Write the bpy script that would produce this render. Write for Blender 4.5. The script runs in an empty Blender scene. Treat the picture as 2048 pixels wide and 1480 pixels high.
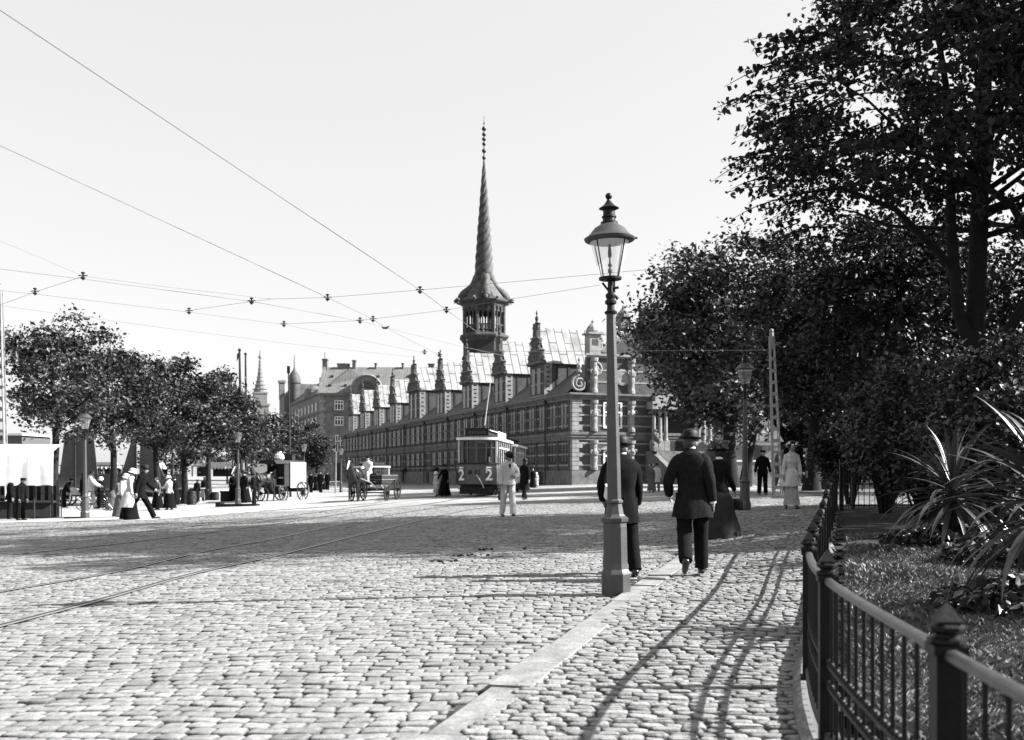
import bpy, math, random
import numpy as np
from mathutils import Vector, Matrix
R = math.radians
rng = np.random.default_rng(7)
random.seed(7)
scene = bpy.context.scene
COL = scene.collection

# ------------------------------------------------------------------ camera, sky, sun, exposure
EYE = 1.25
F = 2000.0            # focal length in photograph pixels (2048 wide)
HOR = 948.0           # horizon row
cam_d = bpy.data.cameras.new("camera")
cam = bpy.data.objects.new("camera", cam_d)
COL.objects.link(cam)
cam.location = (0, 0, EYE)
cam.rotation_euler = (R(90), 0, 0)
cam_d.sensor_width = 36
cam_d.lens = 36 * F / 2048
cam_d.shift_y = (HOR - 740) / 2048
cam_d.clip_start = 0.1
cam_d.clip_end = 6000
cam_d.dof.use_dof = True
cam_d.dof.focus_distance = 14
cam_d.dof.aperture_fstop = 3.4
scene.camera = cam

SUN_EL = 35.0
world = bpy.data.worlds.new("World")
scene.world = world
world.use_nodes = True
wn = world.node_tree
for n in list(wn.nodes):
    wn.nodes.remove(n)
w_out = wn.nodes.new("ShaderNodeOutputWorld")
w_bg = wn.nodes.new("ShaderNodeBackground")
w_sky = wn.nodes.new("ShaderNodeTexSky")
w_sky.sky_type = 'NISHITA'
w_sky.sun_disc = False
w_sky.sun_elevation = R(SUN_EL)
w_sky.sun_rotation = R(90)
w_sky.dust_density = 2.0
w_bw = wn.nodes.new("ShaderNodeRGBToBW")
w_mix = wn.nodes.new("ShaderNodeMath")
w_mix.operation = 'MULTIPLY_ADD'      # thin white summer veil over the sky
w_mix.inputs[1].default_value = 0.30
w_mix.inputs[2].default_value = 2.35
wn.links.new(w_sky.outputs[0], w_bw.inputs[0])
wn.links.new(w_bw.outputs[0], w_mix.inputs[0])
wn.links.new(w_mix.outputs[0], w_bg.inputs[0])
w_bg.inputs[1].default_value = 0.075
wn.links.new(w_bg.outputs[0], w_out.inputs[0])

sun_d = bpy.data.lights.new("sun", 'SUN')
sun_d.energy = 5.0
sun_d.angle = R(0.5)
sun_d.color = (1.0, 0.99, 0.98)
sun = bpy.data.objects.new("sun", sun_d)
COL.objects.link(sun)
sun.rotation_euler = (0, R(90 - SUN_EL), 0)
sun.location = (30, 0, 40)

scene.view_settings.view_transform = 'Standard'
scene.view_settings.look = 'None'
scene.view_settings.gamma = 1
scene.view_settings.exposure = 1.95
scene.cycles.max_bounces = 5
scene.cycles.diffuse_bounces = 2
scene.cycles.glossy_bounces = 2
scene.cycles.transparent_max_bounces = 8
scene.cycles.use_denoising = True

# ------------------------------------------------------------------ ground height, pixel -> ground
def sstep(a, b, x):
    t = np.clip((x - a) / (b - a), 0, 1)
    return t * t * (3 - 2 * t)
def G(x, y):
    xc = np.clip(x, -18, 9)
    slope = 0.03 - 0.012 * sstep(90, 180, y)
    far = 1.15 - slope * xc
    s = sstep(8, 21, y)
    s2 = 0.16 * sstep(2.6, 5.0, x) * sstep(7, 13, y) * (1 - sstep(19, 26, y))
    return EYE - (1.25 * (1 - s) + far * s) + s2 + 0.02 * (1 - s) * np.clip(x, -6, 0)
def at(px, py, dz=0.0):
    d = 1.25
    for _ in range(60):
        Y = F * (d - dz) / (py - HOR)
        X = (px - 1024) / F * Y
        d = EYE - float(G(X, Y))
    return Vector((X, Y, EYE - d + dz))
def un(px, py, Y):
    return Vector(((px - 1024) / F * Y, Y, EYE - (py - HOR) / F * Y))
def unz(px, py, z):
    Y = (EYE - z) * F / (py - HOR)
    return un(px, py, Y)

# ------------------------------------------------------------------ materials
MATS = {}
def mat(name, v, rough=0.85, var=0.25, scale=6.0, bump=0.0, bscale=None, spec=0.3, metal=0.0, attr=False, var2=0.0):
    if name in MATS:
        return MATS[name]
    m = bpy.data.materials.new(name)
    m.use_nodes = True
    nt = m.node_tree
    b = nt.nodes["Principled BSDF"]
    b.inputs["Roughness"].default_value = rough
    b.inputs["Specular IOR Level"].default_value = spec
    b.inputs["Metallic"].default_value = metal
    tc = nt.nodes.new("ShaderNodeTexCoord")
    nz = nt.nodes.new("ShaderNodeTexNoise")
    nz.inputs["Scale"].default_value = scale
    nz.inputs["Detail"].default_value = 5
    nt.links.new(tc.outputs["Object"], nz.inputs["Vector"])
    mr = nt.nodes.new("ShaderNodeMapRange")
    mr.inputs["From Min"].default_value = 0.25
    mr.inputs["From Max"].default_value = 0.75
    mr.inputs["To Min"].default_value = v * (1 - var)
    mr.inputs["To Max"].default_value = v * (1 + var)
    nt.links.new(nz.outputs["Fac"], mr.inputs["Value"])
    last = mr.outputs[0]
    if var2:
        n2 = nt.nodes.new("ShaderNodeTexNoise")
        n2.inputs["Scale"].default_value = scale * 0.12
        n2.inputs["Detail"].default_value = 3
        nt.links.new(tc.outputs["Object"], n2.inputs["Vector"])
        m2 = nt.nodes.new("ShaderNodeMapRange")
        m2.inputs["From Min"].default_value = 0.3
        m2.inputs["From Max"].default_value = 0.7
        m2.inputs["To Min"].default_value = 1 - var2
        m2.inputs["To Max"].default_value = 1 + var2
        nt.links.new(n2.outputs["Fac"], m2.inputs["Value"])
        mm = nt.nodes.new("ShaderNodeMath"); mm.operation = 'MULTIPLY'
        nt.links.new(last, mm.inputs[0]); nt.links.new(m2.outputs[0], mm.inputs[1])
        last = mm.outputs[0]
    if attr:
        at_ = nt.nodes.new("ShaderNodeAttribute"); at_.attribute_name = "tone"
        mm = nt.nodes.new("ShaderNodeMath"); mm.operation = 'MULTIPLY'
        nt.links.new(last, mm.inputs[0]); nt.links.new(at_.outputs["Fac"], mm.inputs[1])
        last = mm.outputs[0]
    nt.links.new(last, b.inputs["Base Color"])
    if bump:
        bp = nt.nodes.new("ShaderNodeBump")
        bp.inputs["Strength"].default_value = 1.0
        bp.inputs["Distance"].default_value = bump
        n3 = nt.nodes.new("ShaderNodeTexNoise")
        n3.inputs["Scale"].default_value = bscale or scale * 3
        n3.inputs["Detail"].default_value = 4
        nt.links.new(tc.outputs["Object"], n3.inputs["Vector"])
        nt.links.new(n3.outputs["Fac"], bp.inputs["Height"])
        nt.links.new(bp.outputs[0], b.inputs["Normal"])
    MATS[name] = m
    return m
def brickmat(name, v1, v2, mortar, bw, bh, rough=0.9, rows=True, axis='XZ', vary=0.25, msz=0.05):
    """courses of bricks / sheets laid out in the object's own space"""
    if name in MATS:
        return MATS[name]
    m = bpy.data.materials.new(name); m.use_nodes = True
    nt = m.node_tree; b = nt.nodes["Principled BSDF"]
    b.inputs["Roughness"].default_value = rough
    b.inputs["Specular IOR Level"].default_value = 0.25
    tc = nt.nodes.new("ShaderNodeTexCoord")
    sp = nt.nodes.new("ShaderNodeSeparateXYZ")
    cb = nt.nodes.new("ShaderNodeCombineXYZ")
    nt.links.new(tc.outputs["Object"], sp.inputs[0])
    if axis == 'XYZ':       # walls of any direction: x + y along, z up
        ad = nt.nodes.new("ShaderNodeMath"); ad.operation = 'ADD'
        nt.links.new(sp.outputs[0], ad.inputs[0]); nt.links.new(sp.outputs[1], ad.inputs[1])
        nt.links.new(ad.outputs[0], cb.inputs[0]); nt.links.new(sp.outputs[2], cb.inputs[1])
    else:
        i = {'X': 0, 'Y': 1, 'Z': 2}
        nt.links.new(sp.outputs[i[axis[0]]], cb.inputs[0]); nt.links.new(sp.outputs[i[axis[1]]], cb.inputs[1])
    br = nt.nodes.new("ShaderNodeTexBrick")
    br.inputs["Color1"].default_value = (v1,) * 3 + (1,)
    br.inputs["Color2"].default_value = (v2,) * 3 + (1,)
    br.inputs["Mortar"].default_value = (mortar,) * 3 + (1,)
    br.inputs["Scale"].default_value = 1
    br.inputs["Brick Width"].default_value = bw
    br.inputs["Row Height"].default_value = bh
    br.inputs["Mortar Size"].default_value = min(bw, bh) * msz
    nt.links.new(cb.outputs[0], br.inputs["Vector"])
    nz = nt.nodes.new("ShaderNodeTexNoise"); nz.inputs["Scale"].default_value = 0.9; nz.inputs["Detail"].default_value = 6
    nt.links.new(tc.outputs["Object"], nz.inputs["Vector"])
    mr = nt.nodes.new("ShaderNodeMapRange")
    mr.inputs["From Min"].default_value = 0.3; mr.inputs["From Max"].default_value = 0.7
    mr.inputs["To Min"].default_value = 1 - vary; mr.inputs["To Max"].default_value = 1 + vary
    nt.links.new(nz.outputs["Fac"], mr.inputs["Value"])
    vm = nt.nodes.new("ShaderNodeVectorMath"); vm.operation = 'SCALE'
    nt.links.new(br.outputs["Color"], vm.inputs[0]); nt.links.new(mr.outputs[0], vm.inputs["Scale"])
    nt.links.new(vm.outputs[0], b.inputs["Base Color"])
    MATS[name] = m
    return m
def glassmat(name, v=0.02, alpha=None, rough=0.05):
    if name in MATS:
        return MATS[name]
    m = bpy.data.materials.new(name); m.use_nodes = True
    nt = m.node_tree; b = nt.nodes["Principled BSDF"]
    b.inputs["Base Color"].default_value = (v, v, v, 1)
    b.inputs["Roughness"].default_value = rough
    b.inputs["Specular IOR Level"].default_value = 0.6
    if alpha is not None:
        b.inputs["Alpha"].default_value = alpha
    MATS[name] = m
    return m

M_sett = mat("sett_stone", 0.172, 0.75, 0.35, 22, 0.004, 60, 0.3, attr=True, var2=0.22)
M_sett_walk = mat("pavement_stone", 0.172, 0.8, 0.4, 22, 0.008, 50, 0.3, attr=True, var2=0.15)
M_joint = mat("joint_sand", 0.035, 0.95, 0.4, 12)
M_kerb = mat("granite_kerb", 0.165, 0.8, 0.35, 45, 0.003, 90, attr=False, var2=0.3)
M_plaza = mat("dusty_macadam", 0.21, 0.95, 0.3, 1.2, 0.015, 9, 0.1, var2=0.35)
M_quay = mat("pale_gravel_pavement", 0.27, 0.95, 0.2, 1.5, 0.01, 12, 0.1, var2=0.15)
M_soil = mat("garden_soil", 0.014, 0.95, 0.4, 5, 0.03, 14)
M_grass = mat("grass_blades", 0.125, 0.6, 0.5, 3, spec=0.4, attr=True)
M_iron = mat("black_iron", 0.005, 0.5, 0.4, 20, 0.001, 80, 0.22)
M_lampiron = mat("lamp_paint", 0.036, 0.5, 0.25, 9, 0.002, 60, 0.5)
M_rail = mat("worn_steel", 0.30, 0.35, 0.3, 8, spec=0.6, metal=0.6)
M_groove = mat("rail_groove", 0.02, 0.9, 0.2, 8)
M_glass = glassmat("lantern_glass", 0.6, 0.18, 0.06)
M_pane = glassmat("window_glass", 0.012, None, 0.25)
M_white = mat("white_paint", 0.62, 0.6, 0.12, 4)
M_whitecloth = mat("white_canvas", 0.42, 0.9, 0.12, 3, var2=0.1)
M_lightcloth = mat("light_linen", 0.42, 0.95, 0.25, 9, 0.004, 40)
M_greycloth = mat("grey_wool", 0.075, 0.95, 0.3, 14, 0.004, 50)
M_darkcloth = mat("dark_wool", 0.007, 0.95, 0.4, 16, 0.004, 50, 0.06)
M_blackcloth = mat("black_cloth", 0.004, 0.9, 0.4, 16, 0.003, 60, 0.08)
M_coat = mat("charcoal_wool", 0.0105, 0.95, 0.4, 22, 0.004, 70, 0.06)
M_felt = mat("black_felt", 0.006, 0.6, 0.3, 16, spec=0.2)
M_leather = mat("black_leather", 0.010, 0.35, 0.3, 20, spec=0.5)
M_skin = mat("skin", 0.20, 0.6, 0.15, 12, spec=0.35)
M_hair = mat("dark_hair", 0.015, 0.6, 0.4, 60)
M_hairgrey = mat("grey_hair", 0.03, 0.6, 0.4, 60)
M_linen = mat("white_linen", 0.6, 0.8, 0.1, 10)
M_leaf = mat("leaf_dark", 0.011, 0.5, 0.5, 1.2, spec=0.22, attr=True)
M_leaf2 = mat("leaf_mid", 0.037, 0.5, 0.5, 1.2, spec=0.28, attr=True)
M_leafquay = mat("leaf_quay", 0.027, 0.5, 0.5, 1.0, spec=0.25, attr=True)
M_bark = mat("bark", 0.008, 0.95, 0.5, 7, 0.02, 18)
M_sword = mat("sword_leaf", 0.042, 0.42, 0.5, 3, spec=0.6)
M_horse = mat("dark_bay_hide", 0.008, 0.5, 0.5, 5, spec=0.4)
M_horsewhite = mat("white_blaze", 0.4, 0.8, 0.2, 9)
M_wood = mat("dark_wood", 0.016, 0.8, 0.4, 10, 0.004, 30)
M_woodlight = mat("weathered_wood", 0.14, 0.85, 0.35, 12, 0.004, 40)
M_brick = brickmat("red_brick", 0.062, 0.045, 0.10, 0.46, 0.15, axis='XYZ')
M_brickbank = brickmat("grey_brick", 0.125, 0.105, 0.15, 0.5, 0.16, axis='XYZ')
M_stone = mat("sandstone", 0.195, 0.85, 0.35, 1.6, 0.02, 8)
M_stonedark = mat("weathered_sandstone", 0.11, 0.9, 0.45, 1.8, 0.02, 8)
M_lead = brickmat("lead_sheet", 0.24, 0.185, 0.06, 2.3, 0.83, 0.6, axis='ZX', vary=0.4, msz=0.075)
M_leadroof = brickmat("main_roof_tile", 0.085, 0.065, 0.02, 0.6, 0.22, 0.75, axis='YX', vary=0.25)
M_railtop = mat("rail_sheen_paint", 0.05, 0.38, 0.4, 14, 0.001, 60, 0.5)  # lighter than the iron: sky sheen put into the top rail's colour
M_tower = brickmat("tower_brick", 0.03, 0.024, 0.045, 0.46, 0.15, axis='XYZ')  # darker copy of the brick, the tower's shade put into its colour
M_gable = mat("dark_gable_stone", 0.05, 0.9, 0.5, 1.8, 0.03, 6)  # dark stone tone; on the tower it carries shade in the colour
M_frame = mat("dark_window_frame", 0.032, 0.85, 0.35, 3)
M_copper = mat("verdigris_copper", 0.055, 0.7, 0.5, 1.5, 0.03, 5, var2=0.2)
M_slate = brickmat("bank_roof", 0.13, 0.11, 0.05, 0.55, 5.0, 0.8, axis='XZ', vary=0.15)
M_timber = mat("boarded_timber", 0.03, 0.9, 0.4, 2)
M_tram = mat("tram_varnish", 0.055, 0.35, 0.2, 3, spec=0.5)
M_tramdark = mat("tram_underframe", 0.012, 0.8, 0.3, 5)
M_cream = mat("cream_paint", 0.42, 0.5, 0.12, 4, spec=0.4)
M_insul = mat("insulator", 0.01, 0.5, 0.1, 5)
M_wire = mat("copper_wire", 0.13, 0.5, 0.1, 5)
M_sail = mat("tanned_sail", 0.085, 0.95, 0.2, 1)  # lightened, distance haze put into the sail colour
M_water = mat("canal_water", 0.03, 0.08, 0.2, 0.5, 0.05, 2, 0.6)
M_farstone = mat("far_pale_stone", 0.14, 0.9, 0.15, 0.2)  # pale tone stands in for haze over the far church

# ------------------------------------------------------------------ mesh building
class MB:
    def __init__(self):
        self.v = []; self.f = []
    def add(self, vs, fs, M=None):
        o = len(self.v)
        for p in vs:
            p = Vector(p)
            self.v.append(tuple(M @ p) if M is not None else tuple(p))
        for q in fs:
            self.f.append(tuple(i + o for i in q))
        return self
    def box(self, x0, x1, y0, y1, z0, z1, M=None):
        vs = [(x0, y0, z0), (x1, y0, z0), (x1, y1, z0), (x0, y1, z0), (x0, y0, z1), (x1, y0, z1), (x1, y1, z1), (x0, y1, z1)]
        return self.add(vs, [(0, 3, 2, 1), (4, 5, 6, 7), (0, 1, 5, 4), (1, 2, 6, 5), (2, 3, 7, 6), (3, 0, 4, 7)], M)
    def bar(self, a, b, w, h=None):
        """rectangular bar from a to b"""
        a, b = Vector(a), Vector(b); d = b - a
        if d.length < 1e-6: return self
        q = d.to_track_quat('Y', 'Z').to_matrix().to_4x4()
        return self.box(-w / 2, w / 2, 0, d.length, -(h or w) / 2, (h or w) / 2, Matrix.Translation(a) @ q)
    def tube(self, pts, r, n=8, cap=True, flat=1.0):
        pts = [Vector(p) for p in pts]
        rs = list(r) if hasattr(r, '__len__') else [r] * len(pts)
        m = len(pts); vs = []; fs = []
        t0 = (pts[1] - pts[0]).normalized()
        up = Vector((0, 0, 1)) if abs(t0.z) < 0.9 else Vector((0, 1, 0))
        nx = t0.cross(up).normalized()
        for i in range(m):
            t = (pts[min(i + 1, m - 1)] - pts[max(i - 1, 0)])
            t = t.normalized() if t.length > 1e-9 else t0
            nx = (nx - t * nx.dot(t))
            nx = nx.normalized() if nx.length > 1e-6 else t.orthogonal().normalized()
            ny = t.cross(nx)
            for k in range(n):
                a = 2 * math.pi * k / n
                vs.append(pts[i] + nx * math.cos(a) * rs[i] + ny * math.sin(a) * rs[i] * flat)
        for i in range(m - 1):
            for k in range(n):
                k2 = (k + 1) % n
                fs.append((i * n + k, i * n + k2, (i + 1) * n + k2, (i + 1) * n + k))
        if cap:
            fs.append(tuple(reversed(range(n)))); fs.append(tuple(range((m - 1) * n, m * n)))
        return self.add(vs, fs)
    def lathe(self, prof, n=16, c=(0, 0, 0), a0=0.0, M=None, sy=1.0, wob=None):
        vs = []; fs = []; m = len(prof); c = Vector(c)
        for i, (r, z) in enumerate(prof):
            for k in range(n):
                a = a0 + 2 * math.pi * k / n
                rr = r * (wob(a, i) if wob else 1)
                vs.append((c.x + rr * math.cos(a), c.y + rr * math.sin(a) * sy, c.z + z))
        for i in range(m - 1):
            for k in range(n):
                k2 = (k + 1) % n
                fs.append((i * n + k, i * n + k2, (i + 1) * n + k2, (i + 1) * n + k))
        fs.append(tuple(reversed(range(n)))); fs.append(tuple(range((m - 1) * n, m * n)))
        return self.add(vs, fs, M)
    def ball(self, c, r, n=10, sz=1.0, sx=1.0, sy=1.0):
        prof = []
        k = max(4, n // 2)
        vs = []; fs = []
        for i in range(k + 1):
            th = math.pi * (0.02 + 0.96 * i / k)
            for j in range(n):
                a = 2 * math.pi * j / n
                vs.append((c[0] + r * sx * math.sin(th) * math.cos(a), c[1] + r * sy * math.sin(th) * math.sin(a), c[2] - r * sz * math.cos(th)))
        for i in range(k):
            for j in range(n):
                j2 = (j + 1) % n
                fs.append((i * n + j, i * n + j2, (i + 1) * n + j2, (i + 1) * n + j))
        fs.append(tuple(reversed(range(n)))); fs.append(tuple(range(k * n, (k + 1) * n)))
        return self.add(vs, fs)
    def loft(self, rings, cap=True):
        n = len(rings[0]); vs = [p for r in rings for p in r]; fs = []
        for i in range(len(rings) - 1):
            for k in range(n):
                k2 = (k + 1) % n
                fs.append((i * n + k, i * n + k2, (i + 1) * n + k2, (i + 1) * n + k))
        if cap:
            fs.append(tuple(reversed(range(n)))); fs.append(tuple(range((len(rings) - 1) * n, len(rings) * n)))
        return self.add(vs, fs)
    def prism(self, poly, ext, M=None):
        """polygon (3D points) extruded by vector ext"""
        n = len(poly); e = Vector(ext)
        vs = [Vector(p) for p in poly] + [Vector(p) + e for p in poly]
        fs = [tuple(range(n)), tuple(reversed(range(n, 2 * n)))]
        for k in range(n):
            k2 = (k + 1) % n
            fs.append((k, k2, n + k2, n + k))
        return self.add(vs, fs, M)
    def move(self, M):
        self.v = [tuple(M @ Vector(p)) for p in self.v]
        return self
    def mesh(self, name, m, smooth=None):
        me = bpy.data.meshes.new(name)
        me.from_pydata(self.v, [], self.f)
        me.materials.append(m)
        if smooth:
            me.shade_smooth()
            me.set_sharp_from_angle(angle=R(smooth))
        me.update()
        return me
    def build(self, name, m, parent=None, smooth=None, loc=None):
        o = bpy.data.objects.new(name, self.mesh(name, m, smooth))
        COL.objects.link(o)
        if parent is not None:
            o.parent = parent
        if loc is not None:
            o.location = loc
        return o
def npmesh(name, verts, faces, m, parent=None, tone=None, smooth=False, sizes=None):
    """big meshes from numpy arrays: faces (k, n) or flat with sizes"""
    me = bpy.data.meshes.new(name)
    nv = len(verts); nf = len(faces); k = faces.shape[1]
    me.vertices.add(nv); me.vertices.foreach_set("co", np.ascontiguousarray(verts, dtype=np.float32).ravel())
    me.loops.add(nf * k); me.loops.foreach_set("vertex_index", np.ascontiguousarray(faces, dtype=np.int32).ravel())
    me.polygons.add(nf)
    me.polygons.foreach_set("loop_start", np.arange(0, nf * k, k, dtype=np.int32))
    me.polygons.foreach_set("loop_total", np.full(nf, k, dtype=np.int32))
    me.polygons.foreach_set("use_smooth", np.full(nf, bool(smooth), dtype=bool))
    if tone is not None:
        a = me.attributes.new("tone", 'FLOAT', 'POINT')
        a.data.foreach_set("value", np.ascontiguousarray(tone, dtype=np.float32))
    me.materials.append(m)
    me.update(calc_edges=True)
    o = bpy.data.objects.new(name, me)
    COL.objects.link(o)
    if parent is not None:
        o.parent = parent
    return o
def tag(o, label=None, cat=None, group=None, kind=None):
    if label: o["label"] = label
    if cat: o["category"] = cat
    if group: o["group"] = group
    if kind: o["kind"] = kind
    return o
def thing(name, label, cat, loc=(0, 0, 0), rz=0.0, group=None):
    o = bpy.data.objects.new(name, None)
    COL.objects.link(o)
    o.empty_display_size = 0.2
    o.location = loc
    o.rotation_euler = (0, 0, R(rz))
    return tag(o, label, cat, group)
def dup(root, loc=None, rz=None, label=None, scale=None, group=None):
    def cp(o, parent):
        c = o.copy(); COL.objects.link(c)
        if parent is not None: c.parent = parent
        for ch in [x for x in KIDS.get(o.name, [])]:
            k = cp(ch, c)
        return c
    KIDS = {}
    for o in COL.objects:
        if o.parent is not None:
            KIDS.setdefault(o.parent.name, []).append(o)
    c = cp(root, None)
    if loc is not None: c.location = loc
    if rz is not None: c.rotation_euler = (0, 0, R(rz))
    if scale is not None: c.scale = (scale,) * 3
    if label: c["label"] = label
    if group: c["group"] = group
    return c
# ------------------------------------------------------------------ ground, road, pavement
KERB = [(-1.35, 1.4), (-0.9, 3.0), (-0.43, 4.7), (0.28, 7.2), (1.03, 9.84), (2.5, 14.6), (4.05, 19.7), (5.62, 24.8), (6.5, 27.6), (7.9, 29.8), (10.5, 31.0), (17, 31.8)]
FENCE = [(0.72, -0.4), (0.93, 0.9), (1.10, 2.53), (1.34, 4.25), (1.68, 5.66), (2.09, 6.95), (2.50, 8.2), (2.926, 9.5), (3.405, 10.95), (3.894, 12.4), (4.38, 13.85),
         (4.88, 15.3), (5.38, 16.75), (5.87, 18.2), (6.35, 19.6)]
KY = np.array([p[1] for p in KERB]); KX = np.array([p[0] for p in KERB])
FY = np.array([p[1] for p in FENCE]); FX = np.array([p[0] for p in FENCE])
def kx(y): return np.interp(y, KY, KX)
def fx(y): return np.interp(y, FY, FX)
RAILS = [
    [(0, 1254), (195, 1203), (390, 1148), (547, 1113), (664, 1084), (800, 1051), (871, 1034), (939, 1020), (1000, 1013), (1076, 1007), (1180, 1002), (1290, 998)],
    [(0, 1185), (234, 1144), (410, 1103), (547, 1078), (703, 1045), (800, 1027), (880, 1015), (960, 1006), (1080, 998)],
    [(0, 1112), (260, 1085), (560, 1047), (720, 1023), (840, 1010), (900, 1001), (930, 996)],
    [(0, 1084), (260, 1066), (560, 1034), (700, 1016), (800, 1004), (880, 996), (925, 992)],
]
def densify(pts, step):
    """Catmull-Rom through points"""
    P = [np.array(p, float) for p in pts]
    P = [2 * P[0] - P[1]] + P + [2 * P[-1] - P[-2]]
    out = []
    for i in range(1, len(P) - 2):
        a, b, c, d = P[i - 1:i + 3]
        n = max(2, int(np.linalg.norm(c - b) / step))
        for k in range(n):
            t = k / n
            out.append(0.5 * ((2 * b) + (c - a) * t + (2 * a - 5 * b + 4 * c - d) * t * t + (3 * b - a - 3 * c + d) * t ** 3))
    out.append(P[-2])
    return np.array(out)
RAIL3 = []
for r_ in RAILS:
    g = [at(*p) for p in r_]
    q = [(p.x, p.y) for p in g]
    e = np.array(q[0]) + (np.array(q[0]) - np.array(q[1])) / np.linalg.norm(np.array(q[0]) - np.array(q[1])) * 4
    RAIL3.append(densify([tuple(e)] + q, 0.5))

def in_canal(x, y):
    return (y > 74) & (y < 112) & (x < -24 - 0.385 * (y - 74))
def sheet(name, xs, ys, keep, m, dz=0.0, clip=None):
    X, Y = np.meshgrid(xs, ys)
    Z = G(X, Y) + dz
    nx, ny = len(xs), len(ys)
    V = np.stack([X.ravel(), Y.ravel(), Z.ravel()], 1)
    i, j = np.meshgrid(np.arange(nx - 1), np.arange(ny - 1))
    a = (j * nx + i).ravel()
    Fc = np.stack([a, a + 1, a + nx + 1, a + nx], 1)
    c = V[Fc].mean(1)
    k = keep(c[:, 0], c[:, 1])
    o = npmesh(name, V, Fc[k], m, smooth=True)
    return tag(o, kind="structure")
xs_far = np.unique(np.concatenate([np.linspace(-900, -80, 18), np.arange(-80, 60.1, 1.0), np.linspace(60, 900, 18)]))
ys_far = np.unique(np.concatenate([np.arange(38, 150, 1.0), np.linspace(150, 400, 20), np.linspace(400, 4500, 14)]))
sheet("ground", xs_far, ys_far, lambda x, y: ~in_canal(x, y), M_plaza, -0.006)
sheet("road_bed", np.arange(-40, 40.1, 0.5), np.arange(-6, 38.1, 0.5), lambda x, y: x > -999, M_joint, -0.017)

# setts: each stone real geometry, one paved surface
def setts(name, m, inside, s0, s1, r0, r1, ang, row, wmin, wmax, wave, hgap=0.006, rgap=0.009, jit=0.006, zvar=0.006, dz=0.0, seed=1, tone=(0.8, 1.2), tl=0.01):
    g = np.random.default_rng(seed)
    ca, sa = math.cos(ang), math.sin(ang)
    cs, cr, cw, ch = [], [], [], []
    r = r0
    while r < r1:
        h = row * g.uniform(0.9, 1.12)
        n = int((s1 - s0) / wmin) + 2
        w = g.uniform(wmin, wmax, n)
        e = s0 + g.uniform(0, wmax) + np.cumsum(w)
        cs.append(e - w / 2); cw.append(w); cr.append(np.full(n, r + h / 2)); ch.append(np.full(n, h))
        r += h
    cs, cw, cr, ch = map(np.concatenate, (cs, cw, cr, ch))
    def warp(s, q):
        q2 = q + wave * (0.05 * np.sin(s * 0.9 + q * 0.35) + 0.03 * np.sin(s * 2.3 - q * 0.8) + 0.12 * np.sin(s * 0.22 + 1.3))
        s2 = s + wave * 0.03 * np.sin(q * 1.7 + s * 0.5)
        return s2 * ca + q2 * sa, -s2 * sa + q2 * ca
    cx, cy = warp(cs, cr)
    k = inside(cx, cy)
    cs, cw, cr, ch = cs[k], cw[k], cr[k], ch[k]
    n = len(cs)
    base = g.normal(0, zvar, n)
    tiltx = g.normal(0, tl, n); tilty = g.normal(0, tl, n)
    jx = np.repeat(g.normal(0, jit, (n, 4)), 2, axis=1); jy = np.repeat(g.normal(0, jit, (n, 4)), 2, axis=1)
    sgx = np.array([-1, 1, 1, 1, 1, -1, -1, -1]); sgy = np.array([-1, -1, -1, 1, 1, 1, 1, -1])
    cxm = np.array([1, 1, 0, 0, 1, 1, 0, 0]); cym = 1 - cxm
    # jitter belongs to the corner: points 7,0 / 1,2 / 3,4 / 5,6 go together
    jx = np.roll(jx, -1, axis=1); jy = np.roll(jy, -1, axis=1)
    V = np.zeros((n, 4, 8, 3))
    for lvl, (ins, z, ch_) in enumerate([(-0.001, -0.035, 0.012), (0.001, -0.008, 0.012), (0.007, -0.0012, 0.015), (0.022, 0.0008, 0.016)]):
        hx = np.maximum(cw / 2 - hgap - ins, 0.008)[:, None]; hy = np.maximum(ch / 2 - rgap - ins, 0.006)[:, None]
        c_ = np.minimum(ch_, np.minimum(hx, hy) * 0.6)
        s = cs[:, None] + sgx * (hx - cxm * c_) + jx
        q = cr[:, None] + sgy * (hy - cym * c_) + jy
        X, Y = warp(s, q)
        V[:, lvl, :, 0] = X; V[:, lvl, :, 1] = Y
        zz = G(X, Y) + dz + z + base[:, None] * (lvl > 0)
        if lvl: zz = zz + tiltx[:, None] * sgx * hx + tilty[:, None] * sgy * hy
        V[:, lvl, :, 2] = zz
    fl = []
    for lvl in (0, 1, 2):
        for c in range(8):
            c2 = (c + 1) % 8
            fl.append([lvl * 8 + c, lvl * 8 + c2, lvl * 8 + 8 + c2, lvl * 8 + 8 + c])
    fl += [[24, 25, 26, 27], [24, 27, 28, 31], [28, 29, 30, 31]]
    Fc = (np.arange(n)[:, None, None] * 32 + np.array(fl)[None]).reshape(-1, 4)
    t = (g.uniform(tone[0], tone[1], n)[:, None] * np.repeat([0.2, 0.42, 0.92, 1.0], 8)[None]).ravel()      # joint dirt, stone sides also darkened in colour against the sun
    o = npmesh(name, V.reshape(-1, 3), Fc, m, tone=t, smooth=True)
    return tag(o, kind="structure")
rail_pts = np.concatenate([RAIL3[0], RAIL3[1]])
def off_rails(x, y):
    ok = np.ones(len(x), bool)
    for c in range(0, len(x), 20000):
        d = np.min((x[c:c + 20000, None] - rail_pts[None, :, 0]) ** 2 + (y[c:c + 20000, None] - rail_pts[None, :, 1]) ** 2, 1)
        ok[c:c + 20000] = d > 0.0
    return ok
def in_road(x, y):
    k = (y > 2.2) & (y < 38) & (x > -0.60 * y - 1.5) & (x < kx(y) - 0.02) & (x < 14)
    return k
setts("road", M_sett, in_road, -26, 16, -1, 44, R(8), 0.112, 0.115, 0.195, 1.7, hgap=0.0035, rgap=0.0055, jit=0.005, zvar=0.003, seed=3, tone=(0.85, 1.13), tl=0.012)
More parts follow.
